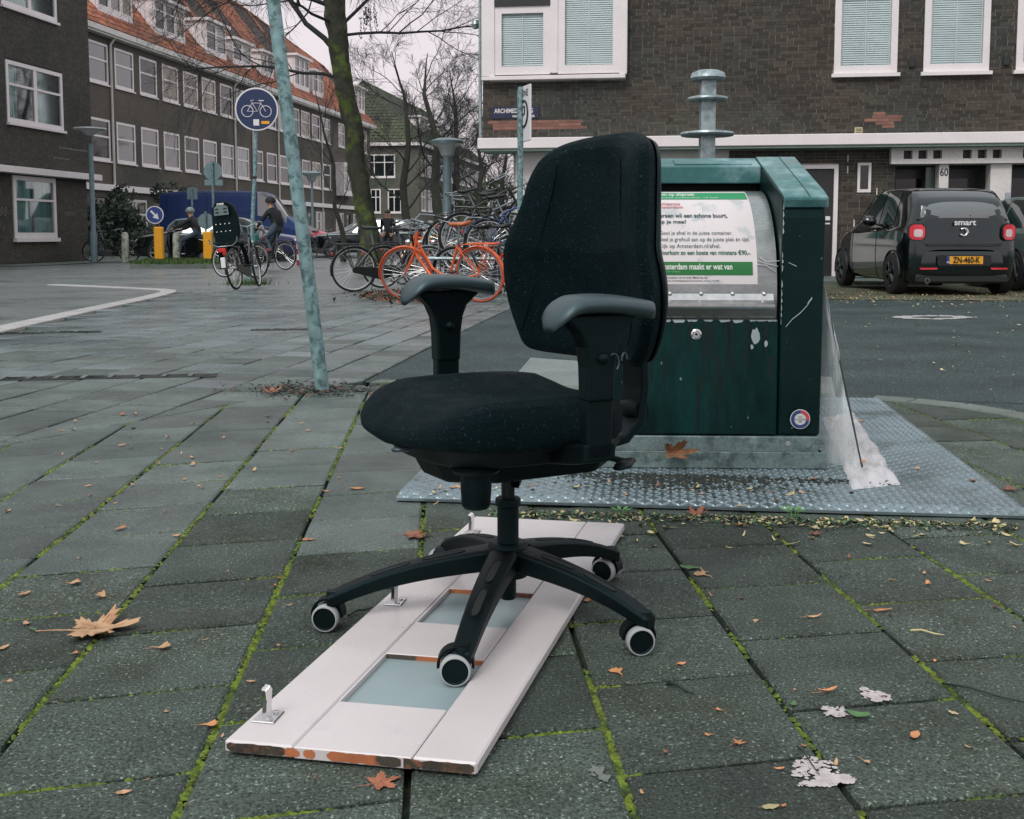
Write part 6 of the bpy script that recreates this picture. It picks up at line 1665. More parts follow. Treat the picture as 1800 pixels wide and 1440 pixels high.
        m.add(vs, fs); m.bbox(-.18, .2, -.17, .17, -.1, -.02, .02); o = m.build('seat_shell', m_plas, cs, smooth=40)
        m = MB(); m.add([(-.194, y, z) for y, z in ((-.10, .40), (.10, .40), (.09, .53), (.05, .555), (-.05, .555), (-.09, .53))], [(0, 5, 4, 3, 2, 1)]); m.build('grey_panel', M('grey_inlay', (.12, .17, .17), .6), cs)
        for z_ in (.14, .2, .26, .32):
            for y_ in (-.09, -.03, .03, .09):
                if (int(z_ * 100) // 6 + int(y_ * 100)) % 2: m = MB(); m.lathe([(0, 0), (.009, 0)], 8, 0, TR(-.194, y_, z_) @ Matrix.Rotation(-pi / 2, 4, 'Y')); m.build('shell_hole', m_signw, cs)
        for y_, z_ in ((-.055, .5), (.055, .5), (-.055, .445), (.055, .445)):
            m = MB(); m.box(-.197, -.195, y_ - .022, y_ + .022, z_ - .012, z_ + .012); m.build('harness_slot', m_void, cs)
        a_, b_ = text_mesh('yepp', .05, 'CENTER', .002); m = MB(); m.add([(-.192, -x, .585 + y) for x, y in a_], b_); m.build('seat_lettering', m_signw, cs)
        for s_ in (-.14, .14):
            m = MB(); m.tube([(-.02, s_, -.05), (.05, s_ * 1.15, -.2), (.12, s_ * 1.2, -.42)], .035, 8, flat=.5); m.bbox(.06, .24, s_ * 1.2 - .045, s_ * 1.2 + .045, -.46, -.43, .008); m.build('foot_rest', m_plas, cs, smooth=50)
        m = MB(); m.tube([(-.25, -.19, .03), (-.24, -.18, -.04), (-.2, -.1, -.1), (-.2, .1, -.1), (-.24, .18, -.04), (-.25, .19, .03)], .01, 6); m.tube([(-.2, -.06, -.1), (.25, -.05, -.13)], .008, 6); m.tube([(-.2, .06, -.1), (.25, .05, -.13)], .008, 6); m.build('carrier_bracket', m_bgrey, cs, smooth=60)
        m = MB(); m.bbox(-.36, -.34, -.055, .055, -.20, -.13, .012); m.build('red_reflector', M('lamp_red', (.5, .02, .015)), cs)
        m = MB(); m.bbox(-.362, -.35, -.03, .03, -.45, -.28, .006); m.build('white_tail_panel', m_signw, cs)
    return root
BG = 'bicycles parked by the mossy tree'
def gpos(u, v): p = G(u, v); return (p.x, p.y, p.z)
# orange bicycle: rear wheel at right
pr = G(846, 531); pf = G(725, 524)
rz_o = atan2((pf - pr).y, (pf - pr).x)
bike('orange step-through bicycle with tan saddle and orange rack, in front of the others', tuple(pr), atan2(.55, -1.0), m_borange, m_tyreor, m_bgrey, 'step', m_saddlebr, None, True, False, steer=radians(18), lean=radians(-6), group=BG)
bike('black bicycle with grey chain case, nearest the leaning pole', gpos(622, 513), atan2(.34, 1.0), m_bblack, m_rubber, m_bwhite, 'omafiets', m_saddle, None, True, True, steer=radians(-12), lean=radians(5), group=BG)
bike('black bicycle with pale rims squeezed in behind the grey chain case one', gpos(672, 506), atan2(.4, 1.0), m_bblack, m_rubber, m_bwhite, 'step', m_saddle, None, True, True, steer=radians(8), lean=radians(7), group=BG)
bike('yellow-framed bicycle standing behind the orange one', gpos(700, 490), atan2(.5, 1.0), m_byel, m_rubber, m_bgrey, 'diamond', m_saddle, m_bblack, True, False, steer=radians(20), lean=radians(-4), group=BG)
bike('second orange bicycle, mostly hidden behind the first with its bars raised', gpos(800, 503), atan2(.5, -.9), m_borange, m_rubber, m_bgrey, 'diamond', m_saddle, m_bblack, False, False, steer=radians(-15), lean=radians(6), group=BG)
bike('black bicycle with red grips behind the orange bicycle', gpos(730, 486), atan2(.7, .9), m_bblack, m_rubber, m_bgrey, 'omafiets', m_saddle, None, False, False, steer=radians(30), lean=radians(-6), group=BG)
# upper rack with tipped bicycles
D = 15.6; rk = thing('bicycle_rack', 'low grey two-level cycle rack under the tangled bicycles beside the white post', 'bicycle rack', (-.2, 15.7, gz(15.7)), radians(-12))
m = MB()
for x in (-1.0, .2, 1.3): m.tube([(x, 0, 0), (x, 0, .52), (x, .5, .52), (x, .5, 0)], .025, 8)
m.tube([(-1.2, 0, .52), (1.5, 0, .52)], .025, 8); m.tube([(-1.2, .5, .52), (1.5, .5, .52)], .025, 8); m.build('rack_frame', m_galv, rk, smooth=60)
for k in range(7):
    x = -1.0 + k * .38
    m = MB(); m.tube([(x, -.35, .03), (x, .15, .38), (x + .05, .15, .38), (x + .05, -.35, .03)], .01, 6); m.build('wheel_slot', m_galv, rk, smooth=60)
tang = [
 ('bicycle with a large pale-rimmed wheel raised on the rack, right above the tan saddle', (822, 417), 16.4, atan2(.35, 1), radians(-2), radians(-14), m_bblack, 'diamond', m_bwhite),
 ('bicycle with a pale-tyred wheel tipped up just behind the largest raised wheel', (846, 420), 16.8, atan2(.45, 1), radians(4), radians(-10), m_bgrey, 'diamond', m_bwhite),
 ('blue-framed bicycle hoisted on the rack against the sign post', (868, 428), 16.2, atan2(.15, 1), radians(-5), radians(-12), m_bblue, 'diamond', m_bwhite),
 ('white-framed bicycle tipped up at the right of the rack', (905, 415), 17.2, atan2(.2, -1), radians(7), radians(8), m_bwhite, 'step', m_bgrey),
 ('black bicycle with silver bars highest on the rack next to the rendered wall', (912, 404), 16.9, atan2(.25, -1), radians(-5), radians(10), m_bblack, 'diamond', m_bwhite),
 ('grey bicycle low in the tangle by the sign post', (868, 492), 16.0, atan2(.5, -1), radians(4), 0, m_bgrey, 'omafiets', m_bgrey),
 ('black step-through bicycle low in the tangle, next to the backrest of the chair', (915, 488), 15.3, atan2(.6, -.8), radians(-7), 0, m_bblack, 'step', m_bwhite),
 ('cream-barred black bicycle behind the rack, furthest from the chair', (850, 470), 17.5, atan2(.2, 1), radians(3), radians(-4), m_bblack, 'step', m_bwhite),
 ('red bicycle glimpsed behind the black step-through ones', (790, 480), 17.8, atan2(.6, 1), radians(-5), 0, m_bred, 'step', m_bgrey),
]
for lab, (u, v), D, rz, lean, pitch, fm, stl, rim in tang:
    p = atD(u, v, D)
    if v > 460 and pitch == 0: p.z = gz(D)
    bike(lab, tuple(p + Vector((0, 0, -.33 if pitch else 0))), rz, fm, m_rubber, rim, stl, lean=lean, pitch=pitch, steer=radians(random.uniform(-25, 25)), group=BG, chainbox=False, rack=random.random() < .5)
# bicycle with child seat by the cycle sign, seen from behind
bike('bicycle with black child seat on its carrier, seen from behind beside the cycle sign', gpos(416, 509), radians(84), m_bblack, m_rubber, m_bwhite, 'omafiets', steer=radians(10), lean=radians(-6), childseat=True)
bike('bicycle leaning on the cycle sign post with its large wheel at right', gpos(452, 490), radians(140), m_bblack, m_rubber, m_bwhite, 'diamond', steer=radians(10), lean=radians(4))
bike('black bicycle parked at the corner of the left brick house', gpos(166, 461), radians(8), m_bblack, m_rubber, m_bgrey, 'omafiets', lean=radians(3))
bike('dark bicycle by the black estate car behind the leaning pole', gpos(548, 456), radians(60), m_bblack, m_rubber, m_bgrey, 'step')

# ================================================================== CARS
def cr(p0, p1, p2, p3, t): return .5 * ((2 * p1) + (-p0 + p2) * t + (2 * p0 - 5 * p1 + 4 * p2 - p3) * t * t + (-p0 + 3 * p1 - 3 * p2 + p3) * t ** 3)
def spline(vals, t):
    n = len(vals) - 1; x = min(n - 1e-6, max(0, t * n)); i = int(x); f = x - i
    g = lambda k: vals[min(n, max(0, k))]
    return cr(g(i - 1), g(i), g(i + 1), g(i + 2), f)
class Body:
    """stations: (x, z_bottom, z_belt, z_top, half_width, half_width_at_roof); lofted along x (0 = tail)"""
    def __init__(s, st): s.st = st; s.xs = [q[0] for q in st]
    def par(s, x):
        st = s.st
        for i in range(len(st) - 1):
            if x <= st[i + 1][0] or i == len(st) - 2:
                f = (x - st[i][0]) / (st[i + 1][0] - st[i][0]); g = lambda k: st[min(len(st) - 1, max(0, k))]
                return [cr(g(i - 1)[k], g(i)[k], g(i + 1)[k], g(i + 2)[k], min(1, max(0, f))) if not (i == 0 or i == len(st) - 2) else g(i)[k] * (1 - f) + g(i + 1)[k] * f for k in range(1, 6)]
    def pt(s, x, t, side=1, off=0):
        zb, zl, zt, w, wr = s.par(x); zl = min(zl, zt - .002)
        pts = [(w * .86, zb), (w * .955, zb + .07), (w, zb + (zl - zb) * .45), (w * .985, zl - .06), (w * .96, zl), (wr + (w * .96 - wr) * .45, zl + (zt - zl) * .55), (wr, zt - min(.05, (zt - zl) * .3)), (wr * .86, zt - .008), (wr * .5, zt + .006), (0, zt + .01)]
        Y = spline([p[0] for p in pts], t); Zc = spline([p[1] for p in pts], t)
        return Vector((x, side * Y, Zc))
    def p(s, x, t, side=1, off=.0):
        a = s.pt(x, t, side)
        if not off: return a
        e = .01; du = s.pt(min(s.xs[-1], x + e), t, side) - s.pt(max(s.xs[0], x - e), t, side); dv = s.pt(x, min(1, t + e), side) - s.pt(x, max(0, t - e), side)
        n = du.cross(dv); n.normalize()
        if n.dot(Vector((0, side, .6))) < 0: n = -n
        return a + n * off
    def body(s, nx=44, nt=26):
        m = MB(); vs = []; x0, x1 = s.xs[0], s.xs[-1]; row = 2 * nt + 1
        for i in range(nx + 1):
            x = x0 + (x1 - x0) * (.5 - .5 * cos(pi * i / nx))
            for j in range(row):
                t = j / nt if j <= nt else (2 * nt - j) / nt
                vs.append(s.pt(x, t, 1 if j <= nt else -1))
        fs = [(i * row + j, i * row + j + 1, (i + 1) * row + j + 1, (i + 1) * row + j) for i in range(nx) for j in range(row - 1)]
        fs += [tuple(range(row - 1, -1, -1)), tuple(nx * row + j for j in range(row))] + [(i * row, (i + 1) * row, (i + 1) * row + row - 1, i * row + row - 1) for i in range(nx)]
        m.add(vs, fs); return m
    def patch(s, corners, side, off=.006, n=8):
        """corners: four (x, t) in order"""
        m = MB(); A, B, Cc, D_ = corners
        def f(u, v):
            a = (A[0] + (B[0] - A[0]) * u, A[1] + (B[1] - A[1]) * u); b = (D_[0] + (Cc[0] - D_[0]) * u, D_[1] + (Cc[1] - D_[1]) * u)
            return s.p(a[0] + (b[0] - a[0]) * v, a[1] + (b[1] - a[1]) * v, side, off)
        m.grid(f, n, n); return m
m_carglass = M('car_glass', (.015, .028, .03), .03, var=.1, spec=1, ior=1.9); m_trim = M('black_trim', (.009, .011, .012), .5); m_alloy = M('dark_alloy', (.07, .08, .085), .35, metal=.7); m_alloys = M('silver_alloy', (.4, .42, .43), .35, metal=.8)
m_tail = M('tail_lamp_red', (.65, .03, .05), .2, coat=.5); m_tailw = M('lamp_clear', (.62, .5, .52), .25, coat=.5); m_platey = M('plate_yellow', (.75, .36, .03), .4)
def wheel(root, x, y, r, w, alloy, spokes=5):
    s_ = 1 if y > 0 else -1; k = ('cw', round(r, 3), w, alloy.name, s_, spokes)
    if k not in BMESH:
        a = MB(); a.lathe([(r * .62, -w / 2), (r * .9, -w / 2), (r, -w / 2 + .02), (r, w / 2 - .02), (r * .9, w / 2), (r * .62, w / 2)], 28, 0, None, 'y', False); a.lathe([(0, 0), (r * .62, 0)], 28, 0, None, 'y')
        b = MB(); 
        b.tube([(r * .62 * cos(2 * pi * i / 28), s_ * w * .46, r * .62 * sin(2 * pi * i / 28)) for i in range(28)], .012, 5, closed=True)
        b.lathe([(0, s_ * w * .45), (.05, s_ * w * .43)], 12, 0, None, 'y')
        for i in range(spokes):
            t = 2 * pi * i / spokes; b.tube([(.03 * cos(t), s_ * w * .42, .03 * sin(t)), (r * .6 * cos(t + .12), s_ * w * .45, r * .6 * sin(t + .12))], [.028, .018], 5); b.tube([(.03 * cos(t), s_ * w * .42, .03 * sin(t)), (r * .6 * cos(t - .12), s_ * w * .45, r * .6 * sin(t - .12))], [.028, .018], 5)
        BMESH[k] = (a.mesh('wheel', m_rubber, 40), b.mesh('rim', alloy, 50))
    o = mk('wheel', BMESH[k][0], root, (x, y, r)); mk('rim', BMESH[k][1], o)
def arch(root, x, y, r):
    m = MB(); s_ = 1 if y > 0 else -1
    m.tube([(x + (r + .035) * cos(t * pi / 16), y + s_ * .015, r + (r + .035) * sin(t * pi / 16)) for t in range(-1, 18)], .02, 6, flat=.6); m.build('wheel_arch', m_trim, root, smooth=True)
def car(label, loc, rz, st, paint, wr=.31, wx=(.6, 3.1), glass_t=(.47, .66), side=None, rear=None, front=None, alloy=m_alloy, lamps=True, cat='car', name='parked_car', group=None, rearlamps=True):
    root = thing(name, label, cat, loc, rz, group); B = Body(st)
    B.body().build('body', paint, root, smooth=50)
    hw = max(q[4] for q in st)
    for x in wx:
        for s_ in (-1, 1): wheel(root, x, s_ * (hw - .07), wr, .2, alloy); arch(root, x, s_ * (hw - .012), wr)
    for s_ in (-1, 1):
        for cs in side or []: B.patch(cs, s_, .006).build('side_window', m_carglass, root, smooth=True)
    for nm, cs in (('windscreen', front), ('rear_window', rear)):
        if cs:
            x0, x1, t0, t1 = cs
            m = MB(); rows = 10
            def f(u, v):
                x = x0 + (x1 - x0) * v; t = t0 + (t1 - t0) * v; tt = t + (1 - t) * (1 - abs(2 * u - 1)); return B.p(x, min(1, tt), 1 if u < .5 else -1, .007)
            m.grid(f, 16, 8); m.build(nm, m_carglass, root, smooth=True)
    for s_ in (-1, 1):
        x = st[-1][0] - .08
        if lamps: 
            zb, zl, zt, w, w2 = B.par(x - .1); m = MB(); m.lathe([(0, .05), (.06, .03), (.09, -.02), (0, -.03)], 14, 0, TR(x - .02, s_ * w * .72, zl - .08) @ Matrix.Scale(1.6, 4, (0, 1, 0)), 'x'); m.build('headlight', m_tailw, root, smooth=True)
        if rearlamps:
            zb, zl, zt, w, w2 = B.par(.15); m = MB(); m.bbox(-.03, .12, s_ * w * .8 - .09, s_ * w * .8 + .09, zl - .2, zl - .06, .02); m.build('tail_light', m_tail, root)
        # mirrors
        xm = side[0][1][0] if side else 2.2
        a = B.pt(max(c[0] for c in (side[0] if side else [(2.2, 0)])) - .05, .47, s_); m = MB(); m.tube([a, a + Vector((.02, s_ * .1, .03))], .02, 6); m.lathe([(0, -.05), (.07, -.035), (.085, .02), (.05, .06), (0, .07)], 12, 0, TR(*(a + Vector((.02, s_ * .17, .06)))) @ Matrix.Scale(1.4, 4, (0, 1, 0)), 'x'); m.build('wing_mirror', paint, root, smooth=True)
    return root, B
m_pblack = M('gloss_black_paint', (.003, .005, .0055), .10, var=.1, coat=1.0, spec=.3, tint=(.6, .95, 1)); m_pdark = M('dark_grey_paint', (.018, .024, .026), .2, coat=.6); m_pblue = M('dark_blue_paint', (.008, .015, .085), .18, coat=.6, var=.1); m_psilver = M('silver_blue_paint', (.13, .19, .2), .25, metal=.5, coat=.5); m_pvan = M('van_blue_paint', (.005, .030, .13), .4, spec=.3, coat=.1, var=.1); m_pteal = M('green_grey_paint', (.09, .135, .13), .2, coat=.5)
# ---- black hatchback, rear towards us
st = [(0, .30, .86, 1.12, .66, .52), (.05, .20, .90, 1.24, .76, .56), (.16, .18, .93, 1.38, .80, .60), (.42, .18, .95, 1.515, .825, .62), (1.0, .18, .95, 1.555, .83, .64), (1.7, .18, .94, 1.54, .83, .63), (2.2, .18, .92, 1.42, .83, .61), (2.62, .18, .92, 1.13, .83, .62), (2.95, .18, .88, .98, .81, .62), (3.35, .2, .78, .86, .77, .58), (3.47, .3, .6, .68, .68, .5)]
cx0 = Vector(((1690 - 900) / 1940 * 15.75, 15.75, gz(16.3) + .004)); crz = radians(90)
hb_, HB_ = car('glossy black small hatchback parked with its rear to us, yellow number plate below the tailgate', tuple(cx0), crz, st, m_pblack, .30, (.50, 2.98), side=[[(.62, .47), (1.22, .47), (1.22, .66), (.66, .66)], [(1.28, .47), (2.28, .47), (1.92, .655), (1.28, .66)]], front=(2.62, 1.95, .5, .66), lamps=True, rearlamps=False, alloy=m_alloy)
# local: x = forward (away), y = left in plan; seen from behind, +y is left
def rearp(y, z):
    # x of the tail surface at height z
    xx = 0.0 if z > .70 else -.065
    return xx + max(0, abs(y) - .58) * .38
def tailpatch(poly, off, nm, mat, parent=None):
    m = MB(); n = len(poly); m.add([(rearp(y, z) - off, y, z) for y, z in poly] + [(rearp(y, z) - off + .03, y, z) for y, z in poly], [tuple(range(n))] + [(i, n + i, n + (i + 1) % n, (i + 1) % n) for i in range(n)]); return m.build(nm, mat, parent or hb_)
def rr_poly(cy_, cz_, hw, hh, r=.3, n=5):
    out_ = []
    for (sx_, sz_, a0) in ((1, 1, 0), (-1, 1, 90), (-1, -1, 180), (1, -1, 270)):
        for k in range(n + 1):
            a = radians(a0 + 90 * k / n); q = min(hw, hh) * r; out_.append((cy_ + sx_ * (hw - q) + q * cos(a), cz_ + sz_ * (hh - q) + q * sin(a)))
    return out_
m = MB(); 
def rg_(u, v):
    z = 1.10 + .29 * v; hw_ = .60 - .10 * v ** 1.5; y = -hw_ + 2 * hw_ * u; return (max(-.012, (z - 1.12) * .42 - .02 + 1.6 * max(0, z - 1.24) ** 1.5) + .05 * (abs(y) / .6) ** 3, y, z)
m.grid(rg_, 12, 6); m.build('rear_window', m_carglass, hb_, smooth=True)
m = MB(); m.tube([(-.0, -.08, 1.13), (.045, -.24, 1.16), (.05, -.42, 1.165)], [.016, .012, .01], 6); w_ = m.build('rear_wiper', m_trim, hb_)
m = MB()
def bmp(u, v):
    y = -.815 + 1.63 * u; z = .22 + .46 * v; return (-.058 * (1 - (2 * v - 1) ** 4) + .02 + .20 * (abs(y) / .815) ** 5, y * (1 - .02 * abs(2 * v - 1)), z)
m.grid(bmp, 30, 12); m.build('rear_bumper', m_pblack, hb_, smooth=True)
tailpatch([(-.66, 1.085), (.66, 1.085), (.66, 1.075), (-.66, 1.075)], .006, 'tailgate_shut_line', m_void)
tailpatch([(-.50, .70), (.50, .70), (.56, .735), (-.56, .735)], .010, 'tailgate_lower_lip', m_trim)
for s_ in (1, -1):
    tl_ = tailpatch(rr_poly(s_ * .655, .90, .115, .125, .7), .030, 'tail_light_housing', m_trim)
    t2 = tailpatch(rr_poly(s_ * .655, .90, .098, .108, .7), .040, 'tail_light', m_tail)
    tailpatch(rr_poly(s_ * .645, .885, .055, .055, .6), .046, 'clear_lens', m_tailw, t2)
    tailpatch(rr_poly(s_ * .50, .385, .12, .012, .9), .02, 'reflector', m_tail)
tailpatch(rr_poly(0, .50, .38, .075, .4), .012, 'plate_recess', m_trim)
pl = tailpatch(rr_poly(0, .505, .26, .055, .15), .022, 'number_plate', m_platey)
tailpatch([(.26, .451), (.26, .559), (.215, .559), (.215, .451)], .0235, 'blue_band', m_blue, pl)
a_, b_ = text_mesh('ZN-460-K', .118, 'CENTER', .0025, .76); m = MB(); m.add([(rearp(0, .505) - .034, -(x + .02), .505 + y) for x, y in a_], [tuple(f) for f in b_]); m.build('plate_lettering', m_void, pl)
a_, b_ = text_mesh('NL', .03, 'CENTER', .001); m = MB(); m.add([(rearp(0, .5) - .027, -(x - .237), .475 + y) for x, y in a_], b_); m.build('plate_lettering', m_signw, pl)
a_, b_ = text_mesh('smart', .115, 'CENTER', .003, 1.15); m = MB(); m.add([(rearp(0, 1.035) - .055, -x, 1.035 + y) for x, y in a_], b_); m.build('model_lettering', m_signw, hb_)
m = MB(); m.tube([(rearp(0, .90) - .02, .052 * cos(t), .90 + .052 * sin(t)) for t in [radians(a) for a in range(40, 330, 12)]], .019, 8); m.add([(rearp(0, .9) - .03, -.03, .94), (rearp(0, .9) - .03, -.078, .90), (rearp(0, .9) - .03, -.03, .86)], [(0, 1, 2)]); m.build('badge', m_chrome, hb_, smooth=True)
m = MB(); m.lathe([(.03, 0), (.036, .0), (.036, .06), (.03, .06)], 14, 0, TR(-.03, .50, .21), 'x', False); m.build('exhaust', m_chrome, hb_)
m = MB(); m.bbox(-.02, .25, -.66, .66, .17, .30, .03); m.build('rear_valance', m_trim, hb_)
m = MB(); m.tube([(1.6, 0, 1.55), (1.5, 0, 1.72)], .005, 5); m.build('aerial', m_trim, hb_)
for xx in (1.25, 2.42):
    m = MB(); pts = [HB_.p(xx, .08 + .38 * i / 12, 1, .002) for i in range(13)]; m.tube(pts, .004, 4); m.build('door_joint', m_void, hb_)
    m = MB(); pts = [HB_.p(xx, .08 + .38 * i / 12, -1, .002) for i in range(13)]; m.tube(pts, .004, 4); m.build('door_joint', m_void, hb_)
m = MB(); a = HB_.p(1.35, .40, 1, .01); b = HB_.p(1.5, .40, 1, .01); m.tube([a, a.lerp(b, .5) + Vector((0, .03, 0)), b], .012, 6); m.build('door_handle', m_chrome, hb_)
HATCH = [(0, .32, .86, .98, .70, .54), (.08, .2, .90, 1.20, .80, .58), (.5, .18, .92, 1.42, .85, .62), (1.3, .18, .92, 1.47, .87, .64), (2.0, .18, .91, 1.42, .87, .62), (2.7, .18, .90, 1.10, .87, .62), (3.2, .18, .86, .95, .86, .66), (3.8, .2, .76, .84, .82, .62), (4.0, .3, .56, .64, .72, .5)]
EST = [(0, .32, .88, .98, .72, .58), (.06, .2, .92, 1.22, .84, .62), (.35, .18, .93, 1.44, .88, .64), (1.3, .18, .93, 1.50, .90, .66), (2.3, .18, .92, 1.46, .90, .64), (3.2, .18, .92, 1.06, .90, .66), (3.8, .18, .88, .96, .88, .68), (4.4, .2, .76, .84, .84, .64), (4.6, .3, .56, .64, .74, .5)]
sideH = [[(.45, .47), (1.3, .47), (1.3, .66), (.62, .65)], [(1.36, .47), (2.62, .47), (2.02, .65), (1.36, .66)]]
sideE = [[(.2, .47), (1.05, .47), (1.05, .66), (.4, .65)], [(1.1, .47), (2.0, .47), (2.0, .66), (1.1, .66)], [(2.06, .47), (3.05, .47), (2.4, .65), (2.06, .66)]]
def onroad(u, v): return tuple(G(u, v))
# green-grey car at the right edge
car('green-grey car cut off by the right edge beside the black hatchback', (8.65, 16.4, gz(16)), radians(90), HATCH, m_pteal, .31, (.7, 3.2), side=sideH, front=(2.7, 2.0, .5, .66), rear=(.12, .5, .5, .66))
# dark car hidden behind the container
car('black car almost hidden behind the green container, its mirror showing', (3.42, 14.9, gz(15)), radians(90), HATCH, m_pblack, .31, (.7, 3.2), side=sideH, front=(2.7, 2.0, .5, .66), rear=(.12, .5, .5, .66))
# cars at left
VAN = [(0, .35, 1.25, 2.2, .86, .78), (.06, .25, 1.3, 2.42, .97, .86), (1.0, .25, 1.3, 2.52, 1.0, .88), (3.4, .25, 1.3, 2.52, 1.0, .88), (4.1, .25, 1.25, 2.42, 1.0, .86), (4.75, .25, 1.2, 1.62, 1.0, .82), (5.3, .28, 1.0, 1.22, .96, .8), (5.5, .35, .8, .9, .86, .7)]
LV = radians(3)
v0 = atD(292, 455, 42.8)
van, VB = car('long high-roofed blue panel van parked in front of the terrace', (v0.x, 42.8, gz(41)), LV, VAN, m_pvan, .34, (1.0, 4.5), side=[[(3.7, .50), (4.55, .50), (4.15, .68), (3.7, .68)]], front=(4.78, 4.2, .5, .7), cat='van', name='panel_van', alloy=m_alloys)
m = MB(); 
for (a, b) in ((.3, 1.8), (2.0, 3.5)):
    for side in (-1,):
        pts = [VB.p(a, .52, side, .004), VB.p(b, .52, side, .004), VB.p(b, .66, side, .004), VB.p(a, .66, side, .004)]
        m.tube(pts + [pts[0]], .012, 4)
m.build('pressed_panel_line', M('van_shadow_blue', (.006, .018, .08), .4), van)
CG = 'cars parked along the terrace'
c0 = atD(462, 455, 36.2); car('low black car facing left in front of the blue van', (c0.x, 36.2, gz(36)), radians(180), HATCH, m_pblack, .31, (.7, 3.2), side=sideH, front=(2.7, 2.0, .5, .66), group=CG, alloy=m_alloys)
c0 = atD(300, 455, 40.5); car('grey-blue car behind the child seat, its roof rails catching the light', (c0.x, 40.5, gz(38)), radians(3), EST, m_psilver, .32, (.8, 3.6), side=sideE, front=(3.2, 2.4, .5, .66), group=CG, alloy=m_alloys)
c0 = atD(326, 455, 38.3); car('dark blue car right of the cyclist, its bonnet pointing to the leaning pole', (c0.x, 38.3, gz(34)), radians(2), HATCH, m_pblue, .31, (.7, 3.2), side=sideH, front=(2.7, 2.0, .5, .66), group=CG, alloy=m_alloys)
c0 = atD(748, 445, 44); car('black estate car facing left behind the mossy tree', (c0.x, 44, gz(44)), radians(176), EST, m_pblack, .32, (.8, 3.6), side=sideE, front=(3.2, 2.4, .5, .66), rear=(.1, .35, .5, .66), group=CG)
c0 = atD(700, 445, 47); car('dark green car beyond the black estate car', (c0.x, 49, gz(47)), radians(178), HATCH, m_pdark, .32, (.7, 3.2), side=sideH, front=(2.7, 2.0, .5, .66), group=CG)
c0 = atD(440, 440, 46); car('small red car half hidden behind the dark blue one', (c0.x, 46.5, gz(46)), radians(5), HATCH, M('red_paint', (.4, .02, .04), .2, coat=.5), .31, (.7, 3.2), side=sideH, front=(2.7, 2.0, .5, .66), group=CG)
c0 = atD(760, 440, 52); car('silver car glimpsed through the bicycles beyond the lamp', (c0.x, 56, gz(52)), radians(178), HATCH, m_psilver, .32, (.7, 3.2), side=sideH, front=(2.7, 2.0, .5, .66), group=CG)

